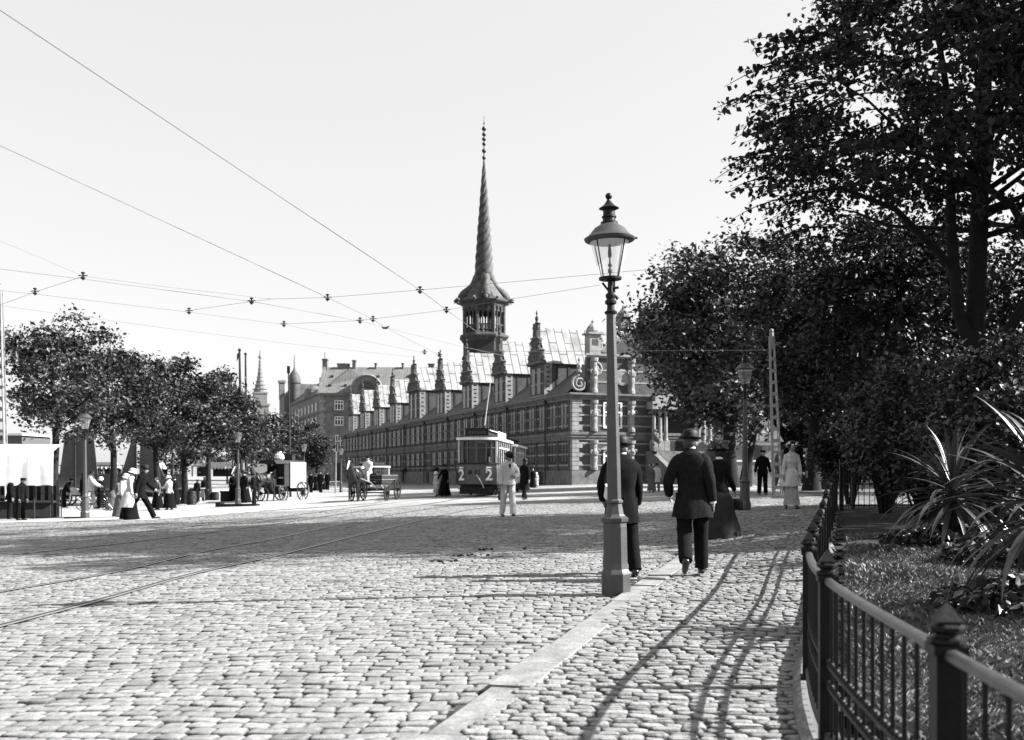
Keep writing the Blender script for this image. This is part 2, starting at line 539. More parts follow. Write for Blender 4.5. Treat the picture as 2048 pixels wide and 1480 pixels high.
def in_walk(x, y):
    right = np.where(y < 19.6, fx(y) + 0.1, 14.0)
    k = (y > 1.2) & (y < 31) & (x > kx(y) + 0.2) & (x < right)
    return k
setts("pavement", M_sett_walk, in_walk, -3, 15, 1, 36, R(2), 0.086, 0.09, 0.165, 0.4, hgap=0.0042, rgap=0.005, jit=0.006, zvar=0.0035, dz=0.045, seed=5, tone=(0.75, 1.2), tl=0.02)
# ground under the pavement setts
def strip(name, m, left, right, dz, thick, kind="structure"):
    V = []; Fc = []
    n = len(left)
    for a, b in zip(left, right):
        for (x, y) in (a, b):
            z = float(G(x, y)) + dz
            V += [(x, y, z), (x, y, z - thick)]
    for i in range(n - 1):
        o = i * 4
        Fc += [(o, o + 2, o + 6, o + 4), (o, o + 4, o + 5, o + 1), (o + 2, o + 3, o + 7, o + 6)]
    return tag(npmesh(name, np.array(V), np.array(Fc), m), kind=kind)
ysw = np.arange(1.0, 31.01, 0.5)
sheet("pavement_bed", np.arange(-2, 15.1, 0.1), np.arange(0.5, 31.2, 0.2), lambda x, y: (x > kx(y) + 0.03) & (x < np.where(y < 19.6, fx(y) + 0.16, 15.0)), M_joint, 0.029)
# kerb slabs, laid one after another with thin joints
kp = densify(KERB, 0.1)
seg = np.r_[0, np.cumsum(np.linalg.norm(np.diff(kp, axis=0), axis=1))]
mb = MB(); s = 0.0; random.seed(4)
while s < seg[-1] - 0.4:
    L = random.uniform(0.95, 1.5); e = min(s + L - 0.012, seg[-1])
    ss = np.linspace(s, e, 5)
    X = np.interp(ss, seg, kp[:, 0]); Y = np.interp(ss, seg, kp[:, 1])
    tx, ty = np.gradient(X), np.gradient(Y); l = np.hypot(tx, ty); nx, ny = ty / l, -tx / l
    dz = random.uniform(-0.008, 0.008); w = 0.255 + random.uniform(-0.008, 0.008); off = random.uniform(-0.014, 0.014)
    vs = []
    for i in range(5):
        for (d, z) in ((off, -0.1), (off, 0.034), (off + 0.018, 0.046), (w - 0.004, 0.046), (w, 0.041), (w, -0.1)):
            x_, y_ = X[i] + nx[i] * d, Y[i] + ny[i] * d
            vs.append((x_, y_, float(G(x_, y_)) + z + (dz if z > 0 else 0)))
    fs = []
    for i in range(4):
        for k in range(5):
            fs.append((i * 6 + k, i * 6 + k + 1, (i + 1) * 6 + k + 1, (i + 1) * 6 + k))
    fs += [tuple(range(6)), tuple(reversed(range(24, 30)))]
    mb.add(vs, fs)
    s += L
tag(mb.build("kerb", M_kerb, smooth=25), kind="structure")
# tram rails: two flush steel heads with a groove beside each
def rail_thing(i, P, label):
    t = thing("tram_rail", label, "tram rail", (0, 0, 0), group="tram rails set in the road")
    tx, ty = np.gradient(P[:, 0]), np.gradient(P[:, 1]); l = np.hypot(tx, ty); nx, ny = ty / l, -tx / l
    for nm, m, a, b, dz in (("rail_head", M_rail, 0.0, 0.055, 0.014), ("groove", M_groove, -0.06, 0.0, 0.012), ("guard_flange", M_rail, -0.078, -0.06, 0.014)):
        V = []
        for k in range(len(P)):
            for d in (a, b):
                x, y = P[k, 0] + nx[k] * d, P[k, 1] + ny[k] * d
                V.append((x, y, float(G(x, y)) + dz))
        Fc = np.array([(2 * k, 2 * k + 1, 2 * k + 3, 2 * k + 2) for k in range(len(P) - 1)])
        npmesh(nm, np.array(V), Fc, m, parent=t)
rail_thing(0, RAIL3[0], "long curved steel rail nearest the foreground lamp, sweeping from lower left to the worker")
rail_thing(1, RAIL3[1], "curved steel rail next behind the nearest rail, its pair across the gauge")
rail_thing(2, RAIL3[2], "steel rail of the far track in the shaded band, its nearer one")
rail_thing(3, RAIL3[3], "steel rail of the far track along the sunlit quay edge, its farther one")
# pale quay pavement on the far left
QE = [at(*p) for p in ((-900, 1068), (-300, 1056), (0, 1046), (300, 1041), (560, 1020), (700, 1010), (800, 1003))]
qx = np.array([p.x for p in QE]); qy = np.array([p.y for p in QE])
def in_quay(x, y):
    yb = np.interp(x, qx, qy)
    return (y > yb) & (x < -5.5 - 0.12 * (y - 40)) & (y < 150) & ~in_canal(x, y) & (x > -60)
sheet("quay_pavement", np.arange(-60, -4, 0.4), np.arange(26, 150, 0.4), in_quay, M_quay, 0.012)
# canal basin
tag(MB().add([(-140, 72, -2.1), (-20, 72, -2.1), (-20, 114, -2.1), (-140, 114, -2.1)], [(0, 1, 2, 3)]).build("water", M_water), kind="structure")
qw = MB()
pts = [(-140, 74), (-24, 74), (-38.6, 112), (-140, 112)]
for a, b in zip(pts, pts[1:]):
    za, zb = float(G(*a)), float(G(*b))
    qw.add([(a[0], a[1], za - 0.01), (b[0], b[1], zb - 0.01), (b[0], b[1], -2.3), (a[0], a[1], -2.3)], [(0, 1, 2, 3)])
tag(qw.build("quay_wall", M_stonedark), kind="structure")
# ------------------------------------------------------------------ the exchange building (local x along the front, y along the side)
GB = float(G(5.45, 90)) - 0.05
ex = thing("exchange_building", "long Renaissance exchange building with nine gabled dormers and a twisted dragon spire", "building", (5.45, 90, GB), 21.05)
W, L = 21.8, 104.0
EA = 8.3
MB().box(0, W, 0, L, 1.3, EA - 0.5).build("wall", M_brick, ex)
MB().box(-0.12, W + 0.12, -0.12, L + 0.12, -1.2, 1.35).build("plinth", M_stonedark, ex)
mb = MB()
for z0, z1, d in ((4.35, 4.6, 0.16), (4.6, 4.85, 0.24), (4.1, 4.35, 0.08)):
    mb.box(-d, W + d, -d, L + d, z0, z1)
mb.build("belt_course", M_stonedark, ex)
mb = MB()
for z0, z1, d in ((EA - 0.55, EA - 0.3, 0.14), (EA - 0.3, EA - 0.12, 0.26), (EA - 0.12, EA + 0.06, 0.42)):
    mb.box(-d, W + d, -d, L + d, z0, z1)
mb.build("cornice", M_stonedark, ex)
mb = MB()
for z in (1.75, 2.75, 3.75, 5.35, 6.3, 7.2):
    mb.box(-0.035, W + 0.035, -0.035, L + 0.035, z, z + 0.15)
mb.build("stone_band", M_stone, ex)
# side: tall paired windows between narrow pilasters
BAY = 2.6
def side_window(y, z0, z1, w):
    mb = MB()
    x = -0.05
    mb.box(x, 0.0, y - w / 2, y - w / 2 + 0.06, z0, z1); mb.box(x, 0.0, y + w / 2 - 0.06, y + w / 2, z0, z1)
    mb.box(x, 0.0, y - 0.05, y + 0.05, z0 + 0.09, z1 - 0.09)
    mb.box(x - 0.03, 0.0, y - w / 2, y + w / 2, z1 - 0.09, z1)
    mb.box(x - 0.06, 0.0, y - w / 2 - 0.05, y + w / 2 + 0.05, z0 - 0.02, z0 + 0.09)
    mb.box(x + 0.01, 0.0, y - w / 2 + 0.09, y - 0.05, (z0 + z1) / 2, (z0 + z1) / 2 + 0.06)
    mb.box(x + 0.01, 0.0, y + 0.05, y + w / 2 - 0.09, (z0 + z1) / 2, (z0 + z1) / 2 + 0.06)
    f = mb.build("window", M_frame, ex)
    MB().box(-0.02, 0.0, y - w / 2 + 0.09, y + w / 2 - 0.09, z0 + 0.09, z1 - 0.09).build("pane", M_pane, f)
nb = int((L - 1.5) / BAY)
for i in range(nb):
    y = 1.9 + BAY * i
    side_window(y, 5.1, 7.6, 1.5)
    if i % 5 != 2:
        side_window(y, 2.1, 4.0, 1.45)
    else:
        MB().box(-0.16, -0.125, y - 0.6, y + 0.6, -0.1, 1.3).build("cellar_door", M_wood, ex)
for i in range(nb):
    for (z0, z1) in ((1.35, 4.1), (4.85, EA - 0.55)):
        y = 0.6 + BAY * i
        mb = MB(); mb.box(-0.09, 0.0, y - 0.16, y + 0.16, z0, z1 - 0.3)
        mb.box(-0.14, 0.0, y - 0.2, y + 0.2, z1 - 0.3, z1 - 0.003)
        mb.build("pilaster", M_brick, ex)
for i in range(10):
    y = 5.6 + 10.4 * i
    m2 = MB(); m2.tube([(-0.32, y, -0.2), (-0.32, y, EA - 0.2)], 0.05, 6)
    m2.box(-0.42, -0.22, y - 0.14, y + 0.14, EA - 0.6, EA - 0.32)
    m2.build("downpipe", M_iron, ex)
for i in (3, 9, 15, 21, 27):       # cellar hatches with sloping hoods by the footway
    y = 1.9 + BAY * i + 1.3
    MB().prism([(-0.13, y - 0.9, 1.9), (-1.1, y - 0.9, 1.45), (-1.1, y - 0.9, 1.38), (-0.13, y - 0.9, 1.38)], (0, 1.8, 0)).build("cellar_hood", M_wood, ex)
# roof: steep slopes and a flat between
RH, RI = 14.6, 8.0
rf = MB()
p = lambda x, y, z: (x, y, z)
rf.add([(-0.35, 0.6, EA + 0.07), (RI, 0.6, RH), (RI, L, RH), (-0.35, L, EA + 0.07)], [(0, 1, 2, 3)])
rf.add([(W + 0.35, 0.6, EA + 0.07), (W - RI, 0.6, RH), (W - RI, L, RH), (W + 0.35, L, EA + 0.07)], [(3, 2, 1, 0)])
rf.add([(RI, 0.6, RH), (W - RI, 0.6, RH), (W - RI, L, RH), (RI, L, RH)], [(0, 1, 2, 3)])
rf.add([(-0.35, L, EA + 0.07), (RI, L, RH), (W - RI, L, RH), (W + 0.35, L, EA + 0.07)], [(0, 1, 2, 3)])
rf.build("roof", M_leadroof, ex)

def scroll(mb, c, r, th, turns=1.6, sgn=1, a0=0.0, w=0.16, axis='y'):
    """volute in the plane across axis"""
    pts = []
    n = 26
    for i in range(n):
        t = i / (n - 1); a = a0 + sgn * turns * 2 * math.pi * t; rr = r * (1 - 0.82 * t)
        u, v = rr * math.cos(a), rr * math.sin(a)
        pts.append((c[0] + u, c[1], c[2] + v) if axis == 'y' else (c[0], c[1] + u, c[2] + v))
    mb.tube(pts, w, 6)
def finial(mb, c, h, r):
    mb.lathe([(r, 0), (r, h * 0.10), (r * 0.5, h * 0.16), (r * 0.9, h * 0.3), (r * 0.95, h * 0.42), (r * 0.3, h * 0.58), (r * 0.3, h * 0.66), (r * 0.62, h * 0.76), (r * 0.25, h * 0.88), (0.01, h)], 8, c)
def dormer(y, w, z0, ze, zr, xin, wide=False):
    """gable in the side wall plane, lead roof running back into the main roof"""
    h = w / 2
    d = MB()
    d.box(-0.1, 5.0, y - h, y + h, z0, ze)
    d = d.build("dormer", M_brick, ex)
    # quoined pier on the side turned to the square, a slotted white panel
    q = MB()
    for k in range(7):
        zz = z0 + 0.15 + k * (ze - z0 - 0.2) / 7
        q.box(-0.06, 0.75, y - h - 0.06, y - h + 0.0, zz + 0.16, zz + (ze - z0 - 0.2) / 7)
        q.box(-0.06, 0.16, y - h - 0.06, y - h + 0.0, zz, zz + 0.16)
        q.box(0.52, 0.75, y - h - 0.06, y - h + 0.0, zz, zz + 0.16)
    q.build("quoin_pier", M_stone, d)
    tb = MB()
    for k in range(3):
        tb.box(1.2 + k * 1.25, 1.38 + k * 1.25, y - h - 0.05, y - h, z0 - 0.2, ze - 0.1)
    tb.box(0.75, 5.2, y - h - 0.12, y - h, ze - 0.12, ze + 0.02)
    tb.build("side_timber", M_timber, d)
    # roof
    o = 0.16; zl = ze - 0.1
    def at_x(z): return (z - EA) / (RH - EA) * RI
    xe, xr = max(4.3, at_x(zl) + 0.3), xin + 1.2
    r = MB()
    for s in (-1, 1):
        a = [(0.05, y + s * (h + o), zl), (xe, y + s * (h + o), zl), (xr, y, zr), (0.05, y, zr)]
        nrm = Vector((0, s * (zr - zl), h + o)).normalized() * 0.07
        b = [tuple(Vector(q_) + nrm) for q_ in a]
        r.add(a + b, [(0, 1, 2, 3), (7, 6, 5, 4), (0, 4, 5, 1), (1, 5, 6, 2), (2, 6, 7, 3), (3, 7, 4, 0)])
    r.add([(xe, y - h - o, zl), (xe, y + h + o, zl), (xr, y, zr)], [(0, 1, 2)])
    for s in (-1, 1):       # standing rolls
        k = 0.6
        while k < xe - 0.1:
            r.bar((k, y + s * (h + o), zl + 0.06), (k + (xr - xe) * 0.0, y + s * 0.02, zr + 0.06), 0.06, 0.05)
            k += 0.83
    r.build("dormer_roof", M_lead, d)
    # stepped and scrolled gable
    g = MB()
    u_ = zr - ze
    st = [(h + 0.16, ze - 0.1), (h + 0.16, ze + 0.2), (h * 0.86, ze + 0.28), (h * 0.74, ze + u_ * 0.22), (h * 0.80, ze + u_ * 0.30), (h * 0.92, ze + u_ * 0.35), (h * 0.58, ze + u_ * 0.42),
          (h * 0.46, ze + u_ * 0.55), (h * 0.50, ze + u_ * 0.62), (h * 0.60, ze + u_ * 0.66), (h * 0.30, ze + u_ * 0.74), (h * 0.26, ze + u_ * 0.9), (h * 0.25, zr + 0.36), (h * 0.34, zr + 0.42)]
    poly = [(-0.32, y + a, b) for a, b in st] + [(-0.32, y - a, b) for a, b in reversed(st)]
    g.prism(poly, (0.42, 0, 0))
    g.build("gable", M_gable, d)
    o2 = MB()
    for s in (-1, 1):
        scroll(o2, (-0.2, y + s * h * 0.86, ze + 0.62), 0.42, 0.1, 1.3, s, 0 if s > 0 else math.pi, 0.11, 'x')
        scroll(o2, (-0.2, y + s * h * 0.62, ze + (zr - ze) * 0.58), 0.30, 0.1, 1.3, s, 0 if s > 0 else math.pi, 0.09, 'x')
        finial(o2, (-0.15, y + s * (h + 0.1), ze + 0.25), 0.9, 0.16)
        scroll(o2, (-0.2, y + s * h * 0.3, zr - 0.05), 0.22, 0.1, 1.2, s, 0 if s > 0 else math.pi, 0.08, 'x')
    for z in (ze + 0.1, ze + (zr - ze) * 0.36, ze + (zr - ze) * 0.72):
        o2.box(-0.42, -0.325, y - h * (1.1 - (z - ze) / (zr - ze) * 0.8), y + h * (1.1 - (z - ze) / (zr - ze) * 0.8), z - 0.07, z + 0.07)
    o2.build("gable_ornament", M_stonedark, d)
    f = MB(); finial(f, (-0.1, y, zr + 0.4), 1.35, 0.19)
    f.build("finial", M_gable, d)
    wd = MB()
    for s in (-1, 1):
        wd.box(-0.16, -0.1, y + s * w * 0.2 - 0.42, y + s * w * 0.2 + 0.42, z0 + 0.5, ze - 0.45)
    wd.build("dormer_window", M_pane, d)
    sb = MB()
    for k in range(3):
        zz = z0 + 0.3 + k * (ze - z0) / 3
        sb.box(-0.15, -0.1, y - h + 0.05, y + h - 0.05, zz - 0.06, zz + 0.06)
    sb.build("dormer_band", M_stone, d)
for i, yy in enumerate((8.2, 18.7, 29.8, 40.4, 53.0, 65.0, 75.4, 85.6, 95.4)):
    if i == 4:
        dormer(yy, 5.6, EA, 12.6, 15.9, 7.4, True)
    else:
        dormer(yy, 3.5, EA, 11.75, 15.3, 7.1)

# front gable
FC = W / 2
fr = MB()
fr.box(1.5, W - 1.5, 0.0, 0.6, EA + 0.06, 11.7)
fr = fr.build("front_gable", M_brick, ex)
ug = MB()
ug.prism([(2.0, 0.0, 11.7), (W - 2.0, 0.0, 11.7), (W - 7.4, 0.0, 14.9), (7.4, 0.0, 14.9)], (0, 0.55, 0))
ug.box(7.0, W - 7.0, -0.02, 0.57, 14.9, 16.3)
ug.build("upper_gable", M_brick, fr)
og = MB()
for z0, z1, d in ((11.6, 11.78, 0.14), (11.78, 11.95, 0.3)):
    og.box(1.5 - d, W - 1.5 + d, -d, -0.003, z0, z1)
for z in (9.35, 10.4):
    og.box(1.5, W - 1.5, -0.04, -0.002, z, z + 0.15)
for z0, z1, d in ((14.85, 15.0, 0.2), (16.1, 16.3, 0.25), (16.3, 16.45, 0.35)):
    og.box(6.9 - d, W - 6.9 + d, -d, -0.022, z0, z1)
og.build("front_moulding", M_stone, fr)
for s in (-1, 1):
    X = lambda u: FC + s * u
    vo = MB(); scroll(vo, (X(10.25), 0.0, 9.2), 0.78, 0.1, 1.9, -s, math.pi / 2, 0.13); vo.build("volute", M_stone, fr)
    vo = MB(); scroll(vo, (X(8.6), -0.05, 10.55), 0.62, 0.1, 1.4, s, math.pi / 2, 0.13); vo.build("volute", M_stone, fr)
    for (u, z, r) in ((7.9, 12.6, 0.6), (6.4, 13.6, 0.55), (5.0, 14.5, 0.5)):
        vo = MB(); scroll(vo, (X(u), -0.05, z), r, 0.1, 1.5, -s, math.pi / 2, 0.14)
        vo.ball((X(u + 0.25), -0.1, z + r + 0.2), 0.24, 8); vo.build("volute", M_stone, fr)
    vo = MB(); vo.tube([(X(9.1), -0.08, 12.0), (X(8.0), -0.08, 12.35), (X(4.3), -0.08, 14.8)], 0.16, 6); vo.build("raking_moulding", M_stone, fr)
    vo = MB(); finial(vo, (X(10.3), -0.1, 10.2), 1.5, 0.26); vo.build("obelisk", M_stone, fr)
for s in (-1, 1):
    t_ = MB()
    x = FC + s * 8.75
    t_.box(x - 0.55, x + 0.55, -0.25, 0.85, 11.95, 13.7)
    t_.box(x - 0.75, x + 0.75, -0.45, 1.05, 13.7, 13.86)
    t_.lathe([(0.62, 0), (0.66, 0.2), (0.5, 0.55), (0.25, 0.8), (0.1, 0.95), (0.16, 1.05), (0.01, 1.25)], 10, (x, 0.3, 13.86))
    t_ = t_.build("gable_pier", M_stone, fr)
    MB().box(x - 0.3, x + 0.3, -0.27, -0.25, 12.7, 13.25).build("niche", M_brick, t_)
# ornate herm pilasters of the front, three storeys
def herm(x, z0, z1, parent):
    h = z1 - z0
    mb = MB()
    prof = [(0.30, 0), (0.30, 0.10), (0.22, 0.12), (0.20, 0.25), (0.28, 0.40), (0.24, 0.46), (0.34, 0.52), (0.36, 0.60), (0.26, 0.68), (0.19, 0.73), (0.23, 0.80), (0.20, 0.86), (0.33, 0.90), (0.36, 1.0)]
    mb.lathe([(r, z * h) for r, z in prof], 8, (x, -0.17, z0), R(22.5))
    mb.box(x - 0.36, x + 0.36, -0.1, -0.0, z0, z1)
    for s in (-1, 1):
        scroll(mb, (x + s * 0.3, -0.3, z0 + h * 0.62), 0.22, 0.1, 1.1, s, 0, 0.07)
    mb.build("herm_pilaster", M_stone, parent)
for x in (2.1, 5.9, W - 5.9, W - 2.1):
    herm(x, 1.4, 4.1, ex)
    herm(x, 4.9, EA - 0.58, ex)
    herm(x, EA + 0.1, 11.58, fr)
# corner quoins of the front
for x0, s in ((0, 1), (W, -1)):
    q = MB()
    z = 1.4; k = 0
    while z < EA - 0.7:
        w = 0.95 if k % 2 else 0.6
        q.box(min(x0 - s * 0.05, x0 + s * w), max(x0 - s * 0.05, x0 + s * w), -0.07, 0.5, z, z + 0.36)
        z += 0.4; k += 1
    q.build("quoin", M_stone, ex)
def front_window(x, z0, z1, w, ped=False):
    mb = MB()
    for (a, b) in ((-w / 2, -w / 2 + 0.16), (w / 2 - 0.16, w / 2), (-0.08, 0.08)):
        mb.box(x + a, x + b, -0.09, -0.001, z0, z1)
    for z in (z0, (z0 + z1) / 2 + 0.2, z1 - 0.14):
        mb.box(x - w / 2, x + w / 2, -0.1, -0.001, z, z + 0.14)
    f = mb.build("front_window", M_white, ex)
    MB().box(x - w / 2 + 0.16, x + w / 2 - 0.16, -0.03, -0.001, z0 + 0.14, z1 - 0.14).build("front_pane", M_pane, f)
    if ped:
        MB().prism([(x - w / 2 - 0.4, -0.25, z1 + 0.05), (x + w / 2 + 0.4, -0.25, z1 + 0.05), (x, -0.25, z1 + 0.7)], (0, 0.25, 0)).build("pediment", M_stone, f)
for x in (4.0, W - 4.0):
    front_window(x, 5.2, 7.6, 1.9)
    front_window(x, 1.6, 3.2, 1.9, True)
md = MB(); md.lathe([(0.75, 0), (0.78, 0.1), (0.55, 0.14), (0.5, 0.1), (0.01, 0.12)], 16, (0, 0, 0), M=Matrix.Translation((5.0, -0.03, 9.9)) @ Matrix.Rotation(R(90), 4, 'X'))
md.build("medallion", M_stone, fr)
# portal: dark doorway, free columns, ramp with lanterns and statue groups
MB().box(FC - 1.7, FC + 1.7, -0.06, -0.005, 2.0, 6.9).build("portal_door", M_wood, ex)
pc = MB(); pc.box(FC - 3.4, FC + 3.4, -1.2, -0.01, 7.0, 7.7); pc.box(FC - 3.0, FC + 3.0, -1.0, -0.01, 7.7, 8.4)
pc.build("portal_entablature", M_stone, ex)
for s in (-1, 1):
    for u in (1.75, 2.35, 3.0):
        c_ = MB(); c_.box(FC + s * u - 0.28, FC + s * u + 0.28, -1.0, -0.4, 3.2, 4.1)
        c_.lathe([(0.25, 0), (0.25, 0.12), (0.19, 0.18), (0.165, 2.5), (0.24, 2.62), (0.27, 2.89)], 10, (FC + s * u, -0.7, 4.1))
        c_.build("portal_column", M_stone, ex)
rp = MB()
rp.prism([(FC - 3.6, -1.3, 0), (FC + 3.6, -1.3, 0), (FC + 3.6, -1.3, 3.15), (FC - 3.6, -1.3, 3.15)], (0, 1.15, 0))
rp.prism([(FC - 3.6, -1.3, 0), (FC - 3.6, -7.5, 0), (FC - 3.6, -1.3, 3.1)], (0.5, 0, 0))
rp.prism([(FC + 3.1, -1.3, 0), (FC + 3.1, -7.5, 0), (FC + 3.1, -1.3, 3.1)], (0.5, 0, 0))
rp.prism([(FC - 3.1, -1.4, 0), (FC - 3.1, -7.5, 0), (FC - 3.1, -1.4, 1.95)], (6.2, 0, 0))
rp.build("entrance_ramp", M_stonedark, ex)
for s in (-1, 1):
    st = MB()
    x = FC + s * 3.35
    st.box(x - 0.35, x + 0.35, -2.0, -1.3, 3.1, 3.5)
    for k in range(7):
        st.ball((x + random.uniform(-0.3, 0.3), -1.65 + random.uniform(-0.25, 0.25), 3.7 + k * 0.17), random.uniform(0.16, 0.28), 7)
    st.ball((x, -1.65, 5.0), 0.16, 8)
    st.build("ramp_statue", M_stonedark, ex)

# tower and spire
TX, TY = W / 2, 54.8
tw = MB()
A0 = R(73 - 21.05)
OC = lambda r: r
tw.lathe([(3.2, 11.0), (3.2, 20.4)], 8, (TX, TY, 0), A0)
tw = tw.build("tower", M_tower, ex)
tm = MB()
tm.lathe([(3.28, 20.1), (3.4, 20.3), (3.75, 20.7), (3.75, 20.95), (3.3, 21.1), (3.2, 21.3)], 8, (TX, TY, 0), A0)
tm.lathe([(3.3, 17.6), (3.42, 17.7), (3.42, 17.95), (3.3, 18.0)], 8, (TX, TY, 0), A0)
tm.lathe([(3.12, 24.9), (3.3, 25.2), (3.35, 25.5), (3.85, 25.75), (3.9, 25.95), (3.5, 26.05)], 8, (TX, TY, 0), A0)
tm.build("tower_cornice", M_gable, tw)
ta = MB()
for k in range(8):
    a = A0 + k * math.pi / 4
    c = Vector((TX + 3.0 * math.cos(a), TY + 3.0 * math.sin(a), 0))
    b = a + math.pi / 4
    c2 = Vector((TX + 3.0 * math.cos(b), TY + 3.0 * math.sin(b), 0))
    ta.lathe([(0.27, 21.2), (0.27, 25.0)], 6, c, a)
    for t in (0.33, 0.66):
        m_ = c.lerp(c2, t)
        ta.lathe([(0.11, 21.2), (0.11, 24.0), (0.18, 24.2), (0.4, 24.95)], 6, m_, a)
    for z0, z1 in ((22.35, 22.5), (24.35, 25.0)):
        ta.bar(c + Vector((0, 0, (z0 + z1) / 2)), c2 + Vector((0, 0, (z0 + z1) / 2)), 0.22, z1 - z0)
    for t in np.linspace(0.1, 0.9, 6):
        m_ = c.lerp(c2, t); ta.bar(m_ + Vector((0, 0, 21.2)), m_ + Vector((0, 0, 22.4)), 0.09)
ta.build("lantern_arcade", M_gable, tw)
bl = MB(); bl.lathe([(2.95, 21.05), (2.95, 21.25)], 8, (TX, TY, 0), A0); bl.build("arcade_floor", M_stonedark, tw)
sr = MB()
sr.lathe([(3.7, 26.0), (2.9, 26.5), (2.4, 27.2), (1.65, 28.2), (1.1, 29.2), (0.7, 30.2)], 8, (TX, TY, 0), A0)
sr.build("spire_skirt", M_copper, tw)
# four twisted dragon tails
for q in range(4):
    pts = []; rs = []
    for i in range(121):
        t = i / 120
        if t < 0.16:
            u = t / 0.16
            z = 26.3 + u * 3.6
            rad = 3.4 * (1 - u) ** 1.5 + 0.66 * u + 0.30 * math.sin(u * math.pi)
            ang = 0.15 * u
            rr = 0.60 + 0.02 * u + 0.15 * math.sin(u * 9)
        else:
            u = (t - 0.16) / 0.84
            z = 29.9 + u * 16.7
            rad = 0.74 * (1 - u) ** 0.85 + 0.06
            ang = 0.15 + u * 2 * math.pi * 3.0
            rr = 0.60 * (1 - u) ** 0.85 + 0.05
        a = A0 + math.pi / 8 + q * math.pi / 2 + ang
        pts.append((TX + rad * math.cos(a), TY + rad * math.sin(a), z)); rs.append(rr)
    d = MB().tube(pts, rs, 8)
    hx, hy, hz = pts[0]
    a = A0 + math.pi / 8 + q * math.pi / 2
    d.tube([(hx, hy, hz), (hx + 0.5 * math.cos(a), hy + 0.5 * math.sin(a), hz - 0.1), (hx + 1.0 * math.cos(a), hy + 1.0 * math.sin(a), hz - 0.35)], [0.42, 0.34, 0.1], 7)
    d.build("dragon_tail", M_copper, tw, smooth=50)
rd = MB().tube([(TX, TY, 45.5), (TX, TY, 53.0)], [0.1, 0.03], 6)
rd = rd.build("spire_rod", M_insul, tw)
for z, r in ((46.9, .30), (47.9, .34), (48.9, .30), (49.6, .32), (50.3, .32), (51.1, .36), (51.9, .14)):
    MB().ball((TX, TY, z), r, 8).build("spire_ball", M_insul, rd)
for k in range(8):
    a = A0 + k * math.pi / 4
    MB().tube([(TX + 3.9 * math.cos(a), TY + 3.9 * math.sin(a), 25.9), (TX + 4.3 * math.cos(a), TY + 4.3 * math.sin(a), 26.15), (TX + 4.6 * math.cos(a), TY + 4.6 * math.sin(a), 26.0)], [0.2, 0.16, 0.05], 6).build("gargoyle", M_stonedark, tw)
# small ridge turret and chimneys on the roof
tt = MB(); tt.box(6.4, 7.5, 3.0, 4.1, 14.8, 16.0); tt.lathe([(0.75, 16.0), (0.6, 16.4), (0.2, 16.8), (0.05, 17.2)], 8, (6.95, 3.55, 0), R(22.5))
tt.build("ridge_turret", M_stonedark, ex)

# ------------------------------------------------------------------ large brick office block beyond the far end
BK = un(640, 948, 205); BK.z = float(G(BK.x, 205)) - 0.3
bank = thing("office_building", "tall brick office block with ribbed roof, arched dormer and chimneys beyond the gables", "building", BK, 0)
bs = 205 / F                                   # metres per pixel at its corner
zt = lambda y: (HOR - y) * bs + EYE - BK.z       # height of a picture row there
BW_, BD = 27.0, 60.0
ze, zr = zt(786), zt(727)
tilt = R(21.05)
d = Vector((-math.sin(tilt), math.cos(tilt), 0))          # receding wing
Mw = Matrix.Rotation(tilt, 4, 'Z')
MB().box(0, BW_, 0, 14, -1, ze).build("front_block", M_brickbank, bank)
r = MB(); r.add([(-0.3, -0.4, ze), (BW_, -0.4, ze), (BW_, 7, zr), (-0.3, 7, zr), (BW_, 14.4, ze), (-0.3, 14.4, ze)], [(0, 1, 2, 3), (3, 2, 4, 5), (0, 3, 5), (1, 4, 2)])
r.build("ribbed_roof", M_slate, bank)
g_ = MB(); g_.prism([(-0.5, -0.5, ze - 0.2), (-0.5, 14.5, ze - 0.2), (-0.5, 7, zr + 0.7)], (0.5, 0, 0))
g_.box(-0.7, 0.3, 6.2, 7.8, zr - 1.0, zr + 1.3); g_.box(-0.8, 0.4, 6.1, 7.9, zr + 1.3, zr + 1.7)
g_.build("parapet_gable", M_brickbank, bank)
ef = MB(); ef.box(-0.3, BW_, -0.45, 0, ze - 0.5, ze - 0.02); ef.box(-0.12, BW_, -0.12, -0.003, zt(826), zt(823)); ef.box(-0.12, BW_, -0.15, -0.003, zt(906), zt(903))
ef.build("eaves_band", M_stonedark, bank)
q = MB()
k = 0; z = 0
while z < ze - 1.2:
    q.box(-0.08, 1.1 if k % 2 else 0.75, -0.1, 0.6, z, z + 0.7); z += 0.78; k += 1
q.build("quoin", M_stone, bank)
def bank_window(x, z0, z1, w, arch=False):
    mb = MB()
    for a in (-w / 2, -w / 6 - 0.05, w / 6 - 0.05, w / 2 - 0.12):
        mb.box(x + a, x + a + 0.12, -0.08, -0.001, z0, z1)
    for z in (z0, z0 + (z1 - z0) * 0.62, z1 - 0.15):
        mb.box(x - w / 2, x + w / 2, -0.09, -0.001, z, z + 0.14)
    f = mb.build("window", M_white, bank)
    MB().box(x - w / 2 + 0.1, x + w / 2 - 0.1, -0.04, -0.001, z0 + 0.1, z1 - 0.1).build("pane", M_pane, f)
    if arch:
        a_ = MB()
        pts = [(x + (w / 2 + 0.15) * math.cos(t), -0.06, z1 + 0.5 * math.sin(t)) for t in np.linspace(0, math.pi, 9)]
        a_.tube(pts, 0.14, 5); a_.build("arch_moulding", M_stonedark, f)
for xx in (3.9,):
    bank_window(xx, zt(820), zt(801), 1.8); bank_window(xx, zt(851), zt(833), 1.8, True); bank_window(xx, zt(904), zt(870), 1.5)
